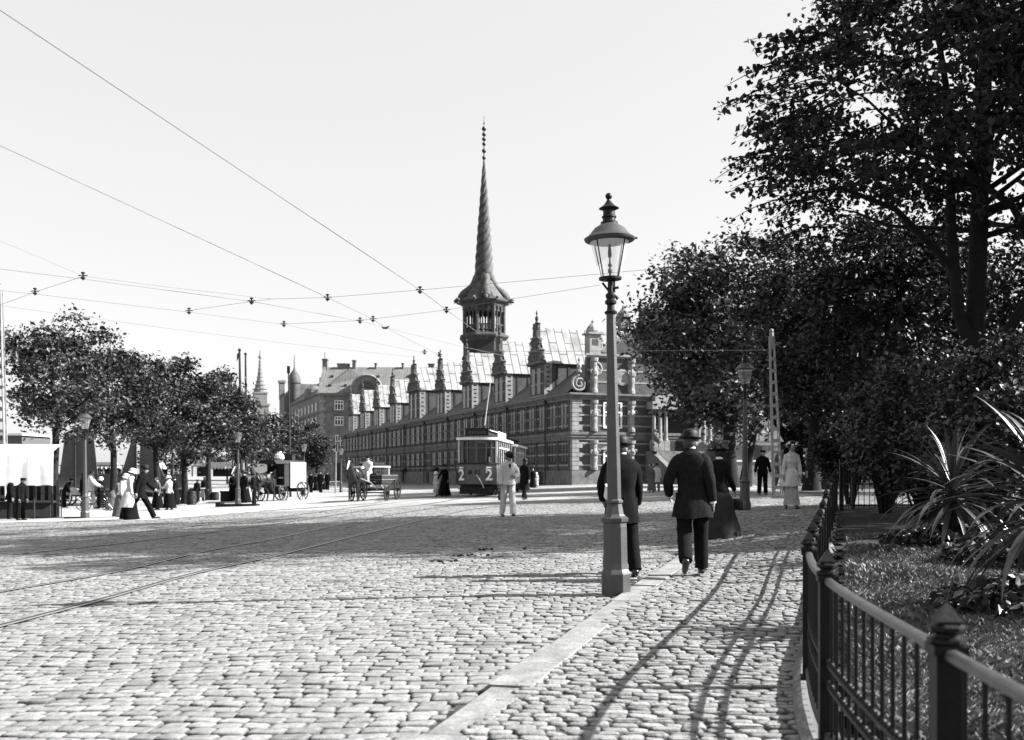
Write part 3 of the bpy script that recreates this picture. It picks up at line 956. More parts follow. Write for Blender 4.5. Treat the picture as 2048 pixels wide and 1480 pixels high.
for xx in (8.5, 13.0, 17.5, 22.0):
    bank_window(xx, zt(820), zt(801), 1.8); bank_window(xx, zt(851), zt(833), 1.8, True)
MB().box(3.0, 4.2, -0.08, -0.001, 0, zt(925)).build("door", M_wood, bank)
# arched dormer
ad = MB()
cx, rr = 9.6, 3.1
poly = [(cx - 4.9, -0.45, ze - 0.1)] + [(cx + rr * math.cos(t), -0.45, ze + 0.7 + 2.9 * math.sin(t)) for t in np.linspace(math.pi * 0.93, 0.0, 12)] + [(cx + rr, -0.45, ze - 0.1)]
ad.prism(poly, (0, 0.5, 0))
ad = ad.build("arched_dormer", M_brickbank, bank)
ad2 = MB(); ad2.prism([(x + (0.02 if 0 else 0), 0.05, z + 0.12) for x, _, z in poly], (0, 5.0, 0)); ad2.build("dormer_hood", M_leadroof, ad)
a3 = MB(); a3.tube([(x, -0.5, z + 0.05) for x, _, z in poly[1:-1]], 0.22, 5); a3.build("dormer_rim", M_stone, ad)
MB().prism([(cx + 1.7 * math.cos(t), -0.5, ze + 0.6 + 1.9 * math.sin(t)) for t in np.linspace(0, math.pi, 9)], (0, 0.045, 0)).build("dormer_pane", M_pane, ad)
for px_, w_, h_ in ((671, 0.85, 0.5), (696, 0.35, 1.2), (739, 0.18, 0.55), (793, 0.18, 0.55), (850, 0.6, 0.45)):
    x = (px_ - 640) * bs * 1.035
    c_ = MB(); c_.box(x - w_, x + w_, 6.4, 7.6, zr - 0.8, zr + h_); c_.box(x - w_ - 0.1, x + w_ + 0.1, 6.3, 7.7, zr + h_, zr + h_ + 0.25)
    c_.build("chimney", M_brickbank, bank)
sk = MB()
for row in range(2):
    for k in range(7):
        x = 1.8 + k * 3.2; y = 1.6 + row * 2.6; z = ze + (zr - ze) * (y + 0.4) / 7.4
        sk.box(x - 0.3, x + 0.3, y - 0.35, y + 0.3, z - 0.1, z + 0.28)
sk.build("roof_hatch", M_leadroof, bank)
# receding wing, corner pavilion and onion turret
wl = MB().box(-0.02, 13, 0.3, 46, -1, ze - 0.05).move(Mw); wl.build("side_wing", M_brickbank, bank)
wr = MB(); wr.add([(-0.4, 1, ze), (-0.4, 46, ze), (6.5, 46, zr - 0.6), (6.5, 1, zr - 0.6), (13.4, 1, ze), (13.4, 46, ze)], [(0, 1, 2, 3), (3, 2, 5, 4), (1, 5, 2), (0, 3, 4)])
wr.move(Mw).build("wing_roof", M_slate, bank)
for k in range(9):
    for lev, (za, zb) in enumerate(((820, 803), (850, 832), (885, 865))):
        y = 4 + k * 4.5
        mb = MB(); mb.box(-0.12, -0.025, y - 0.8, y + 0.8, zt(za), zt(zb)); mb.move(Mw).build("wing_window", M_pane, bank)
es = MB()
for z in (zt(788), zt(826), zt(858)):
    es.box(-0.3, -0.025, 0.3, 46, z, z + 0.25)
es.move(Mw).build("wing_band", M_stonedark, bank)
wd = MB(); wd.lathe([(2.4, 0), (2.4, 1.2), (2.0, 2.0), (1.0, 2.8), (0.2, 3.1)], 12, (1.6, 15, ze)); wd.move(Mw).build("round_dormer", M_slate, bank)
for y, h_, w_ in ((6, 1.4, 1.2), (14, 0.9, 1.6), (24, 1.2, 1.4), (31, 0.8, 2.2)):
    c_ = MB().box(5.8, 7.2, y - w_, y + w_, zr - 1.5, zr - 0.6 + h_); c_.move(Mw).build("chimney", M_brickbank, bank)
pv = MB().box(-1.2, 9, 42, 50, -1, ze + 2.2); pv.prism([(-1.2, 41.9, ze + 2.2), (9, 41.9, ze + 2.2), (6, 41.9, ze + 5.5), (2, 41.9, ze + 5.5)], (0, 8.2, 0))
pv.move(Mw).build("corner_pavilion", M_brickbank, bank)
pc_ = MB().box(-1.3, -0.1, 48.4, 50.1, ze + 2, ze + 6.2); pc_.box(-1.5, 0.1, 48.2, 50.3, ze + 6.2, ze + 6.8); pc_.move(Mw).build("chimney", M_brickbank, bank)
on = MB(); on.lathe([(1.35, ze + 0), (1.35, ze + 5.4), (1.6, ze + 5.6), (1.6, ze + 5.9), (1.5, ze + 6.4), (1.35, ze + 7.2), (0.9, ze + 8.0), (0.4, ze + 8.7), (0.14, ze + 9.4), (0.06, ze + 12.5)], 12, (1.2, 41.5, 0))
on.move(Mw).build("onion_turret", M_copper, bank, smooth=40)
for y in (30,):
    fp = MB().tube([(6.5, y, zr - 0.6), (6.5, y, zr + 6.0)], 0.07, 5); fp.move(Mw).build("flagstaff", M_insul, bank)

# ------------------------------------------------------------------ distant church with a winding stepped spire
CY = 620.0
ch = un(520, 948, CY); ch.z = float(G(ch.x, CY)) - 1
church = thing("church_tower", "pale distant church tower with stepped spiral spire above the quay trees", "church tower", ch, 20)
cs = CY / F; cz = lambda y: (HOR - y) * cs + EYE - ch.z
MB().box(-4.9, 4.9, -4.9, 4.9, 0, cz(812)).build("tower_base", M_farstone, church)
cb_ = MB().box(-5.5, 5.5, -5.5, 5.5, cz(812), cz(808)); cb_.box(-3.9, 3.9, -3.9, 3.9, cz(808), cz(788)); cb_.box(-4.3, 4.3, -4.3, 4.3, cz(788), cz(785)); cb_.build("belfry", M_farstone, church)
pr = []
zz = 785.0; rr = 3.9
while zz > 728:
    pr += [(rr, cz(zz)), (rr * 0.97, cz(zz - 6.4)), (rr * 1.12, cz(zz - 6.6)), (rr * 1.12, cz(zz - 7.4))]
    zz -= 8.0; rr *= 0.78
pr += [(0.7, cz(728)), (0.35, cz(718)), (1.0, cz(716)), (1.1, cz(713)), (0.4, cz(710)), (0.2, cz(700))]
MB().lathe(pr, 12).build("spire", M_farstone, church)
for s in (-1, 1):
    MB().box(s * 3.5 - 0.9, s * 3.5 + 0.9, -5.1, -4.92, cz(835), cz(818)).build("belfry_window", M_stonedark, church)
# ------------------------------------------------------------------ trees and plants
def leaf_cloud(name, pts, size, m, parent, seed, droop=0.35, tone=(0.5, 1.5), slim=0.55, tones=None):
    """one small four-sided leaf at each point"""
    g = np.random.default_rng(seed)
    n = len(pts)
    az = g.uniform(0, 2 * np.pi, n); el = g.normal(-droop, 0.45, n)
    d = np.stack([np.cos(az) * np.cos(el), np.sin(az) * np.cos(el), np.sin(el)], 1)
    rnd = g.normal(0, 1, (n, 3)); rnd[:, 2] += 1.2
    s = np.cross(d, rnd); s /= np.linalg.norm(s, axis=1)[:, None] + 1e-9
    nn = np.cross(s, d)
    L = size * g.uniform(0.6, 1.35, n)[:, None]; w = L * slim * 0.5
    V = np.stack([pts - d * L * 0.5, pts + s * w - d * L * 0.08 + nn * L * 0.05, pts + d * L * 0.5, pts - s * w - d * L * 0.08 + nn * L * 0.05], 1).reshape(-1, 3)
    Fc = np.arange(n * 4).reshape(-1, 4)
    t = g.uniform(tone[0], tone[1], n)
    if tones is not None: t = t * tones
    return npmesh(name, V, Fc, m, parent=parent, tone=np.repeat(t, 4))
def clump_points(g, n, nclump, c, r, spread, hollow=0.55, flat=0.6, keep=None):
    """clumps spread through an ellipsoid, denser to its skin"""
    u = g.normal(0, 1, (nclump * 3, 3)); u /= np.linalg.norm(u, axis=1)[:, None]
    rad = hollow + (1 - hollow) * g.uniform(0, 1, len(u)) ** 0.6
    C = np.array(c) + u * rad[:, None] * np.array(r) * (1 + 0.12 * np.sin(u[:, :1] * 5 + u[:, 2:3] * 7))
    if keep is not None: C = C[keep(C)]
    C = C[:nclump]
    wt = g.uniform(0.4, 1.6, len(C)); wt /= wt.sum()
    idx = g.choice(len(C), n, p=wt)
    sz = g.uniform(0.6, 1.4, len(C))
    P = C[idx] + g.normal(0, 1, (n, 3)) * spread * sz[idx][:, None] * np.array([1, 1, flat])
    tone = g.uniform(0.65, 1.4, len(C))[idx]
    return P, C, tone
def branches(mb, g, base, top, C, r0, k=14, n=7):
    """limbs from the trunk to some of the clumps"""
    base, top = np.array(base, float), np.array(top, float)
    for j in g.choice(len(C), min(k, len(C)), replace=False):
        e = C[j]
        t = np.clip((e[2] - base[2]) / (top[2] - base[2]) * 0.75, 0.25, 0.95)
        s = base + (top - base) * t
        mid = (s + e) / 2 + np.array([0, 0, -0.06 * np.linalg.norm(e - s)]) + g.normal(0, 0.08, 3) * np.linalg.norm(e - s) * 0.5
        q = (mid + e) / 2 + g.normal(0, 0.06, 3) * np.linalg.norm(e - s) * 0.4
        rr = r0 * (1 - t * 0.6) * 0.42
        mb.tube([s, (s + mid) / 2, mid, q, e], [rr, rr * 0.8, rr * 0.6, rr * 0.35, rr * 0.1], 5, cap=False)
def tree(label, base, h, c, r, nleaf, size, nclump, spread, tr, seed, m=None, fork=0.35, lean=(0, 0), limbs=14, group=None, name="tree", hollow=0.5, flat=0.6, keep=None, droop=0.35, cat="tree"):
    t = thing(name, label, cat, base, 0, group)
    g = np.random.default_rng(seed)
    P, C, tone = clump_points(g, nleaf, nclump, c, r, spread, hollow, flat, keep)
    leaf_cloud("crown", P, size, m or M_leaf2, t, seed + 1, droop=droop, tones=tone)
    mb = MB()
    top = np.array([c[0] + lean[0], c[1] + lean[1], c[2] + r[2] * 0.7])
    pts = []; rs = []
    for i in range(9):
        u = i / 8
        pts.append((top[0] * u ** 1.3 + math.sin(u * 5 + seed) * 0.03 * h * u, top[1] * u ** 1.3 + math.cos(u * 4 + seed) * 0.03 * h * u, -0.15 + (top[2] + 0.15) * u))
        rs.append(tr * (1.35 if i == 0 else 1) * (1 - u * 0.8))
    mb.tube(pts, rs, 9)
    branches(mb, g, (0, 0, 0), top, C, tr, limbs)
    mb.build("trunk", M_bark, t, smooth=60)
    return t
def pxr(pxw, Y): return pxw / F * Y
# quay trees, left
QT = [  # px trunk, py base, Y factor, crown centre px, crown top px, crown bottom px, half width px
    (103, 1029, 112, 632, 880, 112, "first quay tree by the white awning, tallest of the row with a gappy crown"),
    (225, 1018, 225, 676, 905, 88, "second quay tree, trunk just right of the near left street lamp"),
    (314, 1012, 312, 708, 910, 78, "third quay tree, trunk rising above the striding man"),
    (370, 1008, 372, 712, 915, 74, "fourth quay tree, trunk beside the dark market tables"),
    (418, 1001, 420, 745, 905, 62, "fifth quay tree, thin trunk beside the lone standing man"),
    (470, 994, 474, 790, 912, 50, "sixth quay tree, low crown behind the second lamp on the left"),
]
for i, (px, py, cx_, ty, by, hw, lab) in enumerate(QT):
    b = at(px, py); s = b.y / F
    top = (HOR - ty) * s + EYE - b.z; bot = (HOR - by) * s + EYE - b.z
    cz_ = (top + bot) / 2; rz_ = (top - bot) / 2
    tree(lab, b, top, ((cx_ - px) * s, 0, cz_), (hw * s * 0.95, hw * s * 1.1, rz_ * 0.95), 9500, 0.20 + 0.01 * i, 80, 0.34, 0.21, 100 + i, M_leafquay, lean=(0, 0), group="trees along the quay", name="quay_tree", limbs=12, hollow=0.45)
FT = [(505, 110, 842, 930, 34), (540, 118, 836, 930, 36), (578, 126, 840, 930, 34), (612, 134, 848, 935, 32), (632, 120, 868, 935, 22)]
FL = ["far quay tree directly below the distant church spire", "far quay tree behind the advertisement van roof", "far quay tree around the tall telegraph pole",
      "far quay tree before the office block corner", "small far quay tree at the right end of the distant row"]
for i, (px, Y, ty, by, hw) in enumerate(FT):
    s = Y / F; X = (px - 1024) * s
    b = Vector((X, Y, float(G(X, Y))))
    top = (HOR - ty) * s + EYE - b.z; bot = (HOR - by) * s + EYE - b.z
    tree(FL[i], b, top, (0, 0, (top + bot) / 2), (hw * s, hw * s, (top - bot) / 2), 2600, 0.42, 40, 0.6, 0.18, 140 + i, M_leafquay, group="far trees along the quay", name="quay_tree", limbs=8)
for i, (px, Y, ty, by, hw, lab) in enumerate(((330, 150, 880, 940, 60, "hazy dark tree across the canal between the third and fourth quay trees"), (455, 155, 868, 940, 55, "hazy dark tree across the canal left of the van"))):
    s = Y / F; X = (px - 1024) * s
    b = Vector((X, Y, float(G(X, Y))))
    top = (HOR - ty) * s + EYE - b.z; bot = (HOR - by) * s + EYE - b.z
    tree(lab, b, top, (0, 0, (top + bot) / 2), (hw * s, hw * s, (top - bot) / 2), 2500, 0.5, 40, 0.7, 0.18, 160 + i, M_leafquay, group="trees across the canal", name="tree", limbs=8)
# right: elm before the exchange front
def big(label, px, Y, cxp, typ, byp, hw, n, size, ncl, spread, tr, seed, **k):
    s = Y / F; X = (px - 1024) * s
    b = Vector((X, Y, float(G(X, Y))))
    top = (HOR - typ) * s + EYE - b.z; bot = (HOR - byp) * s + EYE - b.z
    return tree(label, b, top, ((cxp - px) * s, 0, (top + bot) / 2), (hw * s, hw * s, (top - bot) / 2), n, size, ncl, spread, tr, seed, **k)
big("broad dense elm hiding the right part of the exchange front", 1462, 66, 1440, 470, 868, 158, 26000, 0.36, 190, 0.75, 0.5, 200, m=M_leaf2, limbs=22, hollow=0.35, name="elm_tree")
big("second elm with a slender trunk just right of the broad elm", 1490, 70, 1560, 505, 880, 120, 16000, 0.36, 120, 0.8, 0.38, 201, m=M_leaf, limbs=18, hollow=0.35, name="elm_tree")
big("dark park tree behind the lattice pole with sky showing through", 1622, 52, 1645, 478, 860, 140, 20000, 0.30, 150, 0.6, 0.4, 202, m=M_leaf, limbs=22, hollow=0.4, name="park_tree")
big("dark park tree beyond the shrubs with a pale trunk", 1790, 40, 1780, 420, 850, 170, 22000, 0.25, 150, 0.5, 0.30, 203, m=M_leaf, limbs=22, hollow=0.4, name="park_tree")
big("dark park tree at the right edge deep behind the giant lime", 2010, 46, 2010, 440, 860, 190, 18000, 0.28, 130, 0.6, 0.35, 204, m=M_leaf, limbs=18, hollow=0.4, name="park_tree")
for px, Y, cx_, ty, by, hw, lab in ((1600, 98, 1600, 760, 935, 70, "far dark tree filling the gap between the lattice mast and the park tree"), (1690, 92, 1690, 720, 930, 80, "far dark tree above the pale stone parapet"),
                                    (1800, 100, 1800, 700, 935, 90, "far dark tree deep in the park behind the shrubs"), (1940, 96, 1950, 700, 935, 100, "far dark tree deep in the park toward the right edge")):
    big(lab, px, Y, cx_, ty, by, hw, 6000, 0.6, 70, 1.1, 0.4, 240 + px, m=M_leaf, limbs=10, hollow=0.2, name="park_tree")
# the giant lime overhanging the picture, forked trunk on the right
gb = Vector((10.6, 22.5, float(G(10.6, 22.5))))
gt = thing("lime_tree", "giant dark lime overhanging the upper right, drooping leafy sprays and forked trunk", "tree", gb)
g = np.random.default_rng(300)
PA, CA, tA = clump_points(g, 19000, 190, (0.2, -1.0, 8.75), (5.0, 6.0, 2.6), 0.27, 0.25, 0.55)
PB, CB, tB = clump_points(g, 34000, 260, (2.4, 1.5, 14.2), (5.8, 7.5, 6.6), 0.38, 0.4, 0.55)
P1, C1, t1 = np.concatenate([PA, PB]), np.concatenate([CA, CB]), np.concatenate([tA, tB])
# leafy twigs hanging outward on the left flank
tw_pts = []; twig = MB()
for k in range(280):
    z = g.uniform(6.4, 11.3); y = g.uniform(-6.0, 3.5)
    wx = 5.6 * math.sqrt(max(0.05, 1 - ((z - 8.75) / 3.0) ** 2)) * math.sqrt(max(0.05, 1 - ((y + 1.0) / 6.2) ** 2))
    x0 = 0.2 - wx * g.uniform(0.55, 0.98)
    L_ = g.uniform(0.6, 1.5); a = g.uniform(-0.5, 0.5)
    dirx = np.array([-math.cos(a), math.sin(a) * 0.8, g.uniform(-0.35, 0.25)])
    pts = [np.array([x0, y, z]) + dirx * L_ * u + np.array([0, 0, -0.25 * u * u * L_]) for u in np.linspace(0, 1, 5)]
    twig.tube(pts, [0.018, 0.015, 0.012, 0.009, 0.004], 4, cap=False)
    for u in np.linspace(0.0, 1, int(L_ * 17)):
        q = np.array([x0, y, z]) + dirx * L_ * u + np.array([0, 0, -0.25 * u * u * L_]) + g.normal(0, 0.06, 3)
        tw_pts.append(q + np.array([0, 0, -0.03]))
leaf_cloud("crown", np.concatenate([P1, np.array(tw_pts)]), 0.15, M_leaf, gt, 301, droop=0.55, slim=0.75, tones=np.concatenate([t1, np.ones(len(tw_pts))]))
tk = MB()
tk.tube([(0, 0, -0.2), (0.02, 0, 0.6), (-0.1, 0.05, 2.2), (-0.15, 0.1, 3.6), (-0.1, 0.1, 5.0), (0.1, 0.3, 8), (0.4, 0.6, 12), (0.8, 1, 17)], [0.42, 0.32, 0.26, 0.23, 0.21, 0.18, 0.13, 0.04], 10)
tk.tube([(-0.12, 0.1, 3.4), (-0.55, 0.0, 4.4), (-0.75, -0.1, 6.0), (-0.9, -0.3, 9.0), (-1.6, -0.6, 12.5)], [0.17, 0.14, 0.12, 0.08, 0.03], 8)
tk.tube([(-0.1, 0.1, 2.7), (0.5, 0.0, 3.9), (1.2, -0.2, 5.2), (2.0, -0.4, 8.0), (3.0, -0.5, 11.5)], [0.16, 0.13, 0.11, 0.08, 0.03], 8)
tk.tube([(-0.7, -0.1, 5.4), (-2.2, -0.6, 6.6), (-3.6, -1.2, 6.9), (-5.0, -1.6, 6.6)], [0.09, 0.065, 0.045, 0.015], 6)
tk.tube([(1.3, -0.2, 5.4), (0.2, -0.9, 6.6), (-1.4, -1.6, 7.3), (-3.6, -2.2, 7.6)], [0.11, 0.08, 0.06, 0.02], 6)
branches(tk, g, (0, 0, 2.2), (0.6, 0.8, 16), C1, 0.22, 60)
tk.add(twig.v, twig.f)
tk.build("trunk", M_bark, gt, smooth=60)
# companions of the park behind the lime, their crowns throw the band of shade
big("tall lime farther right whose crown throws the band of shade over the pavement", 2840, 20.8, 2840, -780, 760, 640, 32000, 0.36, 220, 0.8, 0.4, 320, m=M_leaf, limbs=20, hollow=0.4, name="lime_tree")

# shrubs at the back of the lawn
SH = [(1772, 18.5, 1772, 765, 950, 70, "loose shrub with sunlit leaf tips at the left of the garden border", M_leaf2),
      (1850, 17.0, 1850, 700, 1010, 130, "tall dark shrub behind the left sword-leaved plant", M_leaf2),
      (1990, 14.5, 1985, 690, 1030, 110, "bushy shrub with big pale leaves at the right edge behind the plants", M_leaf2),
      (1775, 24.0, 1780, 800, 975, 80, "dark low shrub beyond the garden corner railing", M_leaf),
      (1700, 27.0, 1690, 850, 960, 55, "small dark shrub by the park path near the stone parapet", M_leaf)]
for i, (px, Y, cx_, ty, by, hw, lab, m) in enumerate(SH):
    s = Y / F; X = (px - 1024) * s
    b = Vector((X, Y, float(G(X, Y)) + 0.05))
    top = (HOR - ty) * s + EYE - b.z; bot = max(0.1, (HOR - by) * s + EYE - b.z)
    t = thing("shrub", lab, "shrub", b)
    g = np.random.default_rng(400 + i)
    P, C, tone = clump_points(g, 12000, 120, ((cx_ - px) * s, 0, (top + bot) / 2), (hw * s, hw * s * 0.8, (top - bot) / 2), 0.16, 0.5, 0.7)
    leaf_cloud("foliage", P, 0.085 if i < 3 else 0.1, m, t, 410 + i, droop=0.2, slim=0.7, tones=tone)
    mb = MB()
    for k in range(26):
        e = C[k % len(C)]
        mb.tube([(e[0] * 0.12, e[1] * 0.12, -0.1), (e[0] * 0.4, e[1] * 0.4, e[2] * 0.5), tuple(e)], [0.03, 0.02, 0.006], 5, cap=False)
    mb.build("stem", M_bark, t)
# lawn inside the railing
gx = lambda x, y: (x > np.where(y < 19.6, fx(y) + 0.12, 6.5)) & (y < 21) & (x < 16)
LWN = 0.10
sheet("garden_soil", np.arange(0.2, 16.2, 0.2), np.arange(-1, 22, 0.2), gx, M_soil, LWN - 0.01)
sheet("park_ground", np.arange(6, 90, 0.8), np.arange(20.8, 82, 0.8), lambda x, y: x > 6.5 + (y - 20) * 0.18 + 2.2 * sstep(24, 34, y), mat("park_path_earth", 0.075, 0.95, 0.4, 1.0, 0.02, 8, var2=0.4), 0.012)
g = np.random.default_rng(500)
n = 150000
yy = 1.2 + 14.5 * g.uniform(0, 1, n) ** 1.5; xx = g.uniform(0.9, 1, n)
xx = (fx(yy) + 0.25) + g.uniform(0, 1, n) * (0.62 * yy - fx(yy) + 0.6)
k = (yy < 14.5 + 0.5 * np.sin(xx * 2)) & ((xx - 5.6) ** 2 / 1.7 + (yy - 13) ** 2 / 0.8 > 1)
xx, yy = xx[k], yy[k]; n = len(xx)
az = g.uniform(0, 2 * np.pi, n); ln = g.uniform(0.03, 0.085, n) * (1 + 0.4 * np.sin(xx * 3 + yy * 2)); bend = g.uniform(0.3, 1.1, n)
wd_ = 0.0022 + 0.0009 * yy * 0.35
zz = G(xx, yy) + LWN
d = np.stack([np.cos(az), np.sin(az), np.zeros(n)], 1); s_ = np.stack([-np.sin(az), np.cos(az), np.zeros(n)], 1)
B = np.stack([xx, yy, zz], 1)
up = np.array([0, 0, 1.0])
mid = B + d * (ln * bend * 0.35)[:, None] + up * (ln * 0.75)[:, None]
tip = B + d * (ln * bend)[:, None] + up * (ln * 1.0)[:, None]
V = np.stack([B - s_ * wd_[:, None], B + s_ * wd_[:, None], mid + s_ * wd_[:, None] * 0.8, tip, mid - s_ * wd_[:, None] * 0.8], 1).reshape(-1, 3)
Fc = (np.arange(n)[:, None] * 5 + np.arange(5)[None])
go = npmesh("grass", V, Fc, M_grass, tone=np.repeat(g.uniform(0.4, 1.7, n), 5))
tag(go, "short sunlit grass of the garden lawn behind the railing", "grass", kind="stuff")
# sword-leaved dracaena plants
def sword_plant(label, base, h, n, ll, seed, lean=(0, 0), wid=0.035):
    t = thing("dracaena_plant", label, "plant", base)
    g = np.random.default_rng(seed)
    c = np.array([lean[0], lean[1], h])
    tr = MB()
    tr.tube([(0, 0, -0.05), (lean[0] * 0.3, lean[1] * 0.3, h * 0.4), (lean[0] * 0.8, lean[1] * 0.8, h * 0.8), tuple(c)], [0.075, 0.06, 0.055, 0.05], 8)
    tr.build("stem", M_bark, t, smooth=50)
    V = []; Fc = []; tn = []
    for k in range(n):
        az = k * 2.39996 + g.normal(0, 0.2)
        el = 1.45 - 2.1 * (k / n) ** 0.9 + g.normal(0, 0.12)
        L_ = ll * g.uniform(0.75, 1.1) * (0.8 if el > 1.2 else 1.0)
        w0 = wid * g.uniform(0.7, 1.2)
        p_ = c + np.array([0, 0, -0.25 * (k / n)])
        e = el; o = len(V); seg_ = 9
        sid = np.array([-math.sin(az), math.cos(az), 0])
        droop = g.uniform(0.06, 0.17) * (1.0 if el > 0.3 else 1.25)
        tt = g.uniform(0.6, 1.5)
        for i in range(seg_ + 1):
            u = i / seg_
            w = w0 * (0.55 + 0.9 * u) if u < 0.4 else w0 * 0.91 * (1 - ((u - 0.4) / 0.6) ** 1.7) + 0.001
            dr = np.array([math.cos(az) * math.cos(e), math.sin(az) * math.cos(e), math.sin(e)])
            nrm = np.cross(dr, sid)
            V += [p_ - sid * w, p_ - nrm * w * -0.25 * 0, p_ + sid * w]
            V[-2] = p_ - nrm * w * 0.35
            p_ = p_ + dr * L_ / seg_
            e -= droop * (0.3 + u * 1.4)
        for i in range(seg_):
            a = o + i * 3
            Fc += [(a, a + 1, a + 4, a + 3), (a + 1, a + 2, a + 5, a + 4)]
        tn += [tt] * (3 * (seg_ + 1))
    npmesh("leaves", np.array(V), np.array(Fc), M_sword, parent=t, tone=np.array(tn), smooth=True)
    return t
b1 = un(1905, 0, 12.2); b1.z = float(G(b1.x, 12.2)) + LWN
sword_plant("sword-leaved plant with arching grey leaves standing in the middle of the lawn", b1, (HOR - 965) / F * 12.2 + EYE - b1.z, 90, 1.02, 610)
b2 = un(2090, 0, 7.6); b2.z = float(G(b2.x, 7.6)) + LWN
sword_plant("nearer sword-leaved plant cut by the right edge, with hanging old leaves", b2, (HOR - 985) / F * 7.6 + EYE - b2.z + 0.05, 120, 1.05, 611, lean=(0.05, 0), wid=0.038)
def low_plants(label, c, rx, ry, h, n, size, seed):
    t = thing("low_bedding_plants", label, "plants", c)
    g = np.random.default_rng(seed)
    a = g.uniform(0, 2 * np.pi, n); r = np.sqrt(g.uniform(0, 1, n))
    x = rx * r * np.cos(a); y = ry * r * np.sin(a)
    z = h * (1 - 0.6 * r ** 2) * g.uniform(0.2, 1.0, n) + 0.02
    leaf_cloud("leaves", np.stack([x, y, z], 1), size, M_sword, t, seed, droop=0.1, slim=0.8, tone=(0.5, 2.2))
lb = un(1915, 0, 12.4); lb.z = float(G(lb.x, 12.4)) + LWN
low_plants("mound of broad-leaved bedding plants round the foot of the middle plant", lb, 0.95, 0.55, 0.30, 1500, 0.10, 620)
lb = un(2075, 0, 8.0); lb.z = float(G(lb.x, 8.0)) + LWN
low_plants("dark clump of bedding plants at the foot of the nearer right plant", lb, 0.8, 0.7, 0.32, 1300, 0.09, 621)
lb = un(1990, 0, 11.0); lb.z = float(G(lb.x, 11)) + LWN
low_plants("bright-leaved bedding plants between the two sword-leaved plants", lb, 0.55, 0.6, 0.34, 900, 0.10, 622)
# ------------------------------------------------------------------ garden railing
fp_ = densify(FENCE, 0.05)
fs_ = np.r_[0, np.cumsum(np.linalg.norm(np.diff(fp_, axis=0), axis=1))]
def fpt(s):
    x, y = np.interp(s, fs_, fp_[:, 0]), np.interp(s, fs_, fp_[:, 1])
    return Vector((x, y, float(G(x, y)) + 0.06))
def fs_of(y): return float(np.interp(y, fp_[:, 1], fs_))
fence = thing("iron_railing", "curved black iron garden railing with pointed post heads along the pavement", "railing", (0, 0, 0))
HR = 0.74
def rail_along(mb, h, w, hh, s0, s1, step=0.25, prof=None):
    ss = np.arange(s0, s1 + step * 0.5, step)
    rings = []
    for s in ss:
        p_ = fpt(s); q = fpt(min(s + 0.05, fs_[-1])) - fpt(max(s - 0.05, 0))
        q.z = 0; q.normalize(); nx = Vector((q.y, -q.x, 0))
        rings.append([p_ + nx * a + Vector((0, 0, h + b)) for a, b in (prof or [(-w, -hh), (-w, hh * 0.4), (-w * 0.5, hh), (w * 0.5, hh), (w, hh * 0.4), (w, -hh)])])
    mb.loft(rings)
mb = MB(); rail_along(mb, HR, 0.018, 0.012, 0, fs_[-1]); mb.build("top_rail", M_railtop, fence, smooth=50)
for h in (0.39, 0.30):
    mb = MB(); rail_along(mb, h, 0.010, 0.009, 0, fs_[-1], 0.1)
    # small twisted beads riding on the rail
    s = 0.05
    while s < 9.0:
        mb.ball(tuple(fpt(s) + Vector((0, 0, h + 0.012))), 0.013, 6)
        s += 0.045
    mb.build("middle_rail", M_iron, fence, smooth=50)
mb = MB(); rail_along(mb, 0.09, 0.02, 0.012, 0, fs_[-1]); mb.build("bottom_rail", M_iron, fence, smooth=50)
posts_y = [0.9, 2.53, 4.25, 5.66, 6.95, 8.2, 9.5, 10.95, 12.4, 13.85, 15.3, 16.75, 18.2, 19.6]
bar_me = None; nbar = 0
pm = MB(); pm.box(-0.034, 0.034, -0.034, 0.034, -0.15, 0.76); pm.box(-0.045, 0.045, -0.045, 0.045, -0.15, 0.05); pm.box(-0.042, 0.042, -0.042, 0.042, 0.735, 0.76)
pm = pm.mesh("post", M_iron)
fm = MB(); fm.lathe([(0.034, 0.76), (0.048, 0.765), (0.048, 0.775), (0.032, 0.78), (0.03, 0.786), (0.046, 0.796), (0.047, 0.806), (0.032, 0.814)], 8, a0=R(22.5))
fm.lathe([(0.044, 0.814), (0.044, 0.82), (0.022, 0.845), (0.001, 0.868)], 4, a0=R(45))
fm = fm.mesh("finial", M_iron)
for y in posts_y:
    s = fs_of(y); p_ = fpt(s); q = fpt(min(s + 0.05, fs_[-1])) - fpt(max(s - 0.05, 0))
    o = bpy.data.objects.new("post", pm); COL.objects.link(o); o.parent = fence; o.location = p_; o.rotation_euler = (0, 0, math.atan2(q.y, q.x))
    f = bpy.data.objects.new("finial", fm); COL.objects.link(f); f.parent = o
bm_ = MB(); bm_.tube([(0, 0, 0.05), (0, 0, HR - 0.01)], 0.0075, 6); bm_ = bm_.mesh("bar", M_iron)
rest = MB()
ps = [fs_of(y) for y in posts_y]
for a, b in zip(ps, ps[1:]):
    nb_ = int(round((b - a) / 0.135))
    for k in range(1, nb_):
        p_ = fpt(a + (b - a) * k / nb_)
        if p_.y > 1.7 and nbar < 98:
            o = bpy.data.objects.new("bar", bm_); COL.objects.link(o); o.parent = fence; o.location = p_; nbar += 1
        else:
            rest.tube([p_ + Vector((0, 0, 0.05)), p_ + Vector((0, 0, HR - 0.01))], 0.0075, 5)
tag(rest.build("bars", M_iron, fence), kind="stuff")
# low kerb stone the railing stands on
mb = MB(); rail_along(mb, -0.02, 0.09, 0.05, 0, fs_[-1], 0.5); mb.build("railing_plinth", M_stonedark, fence)
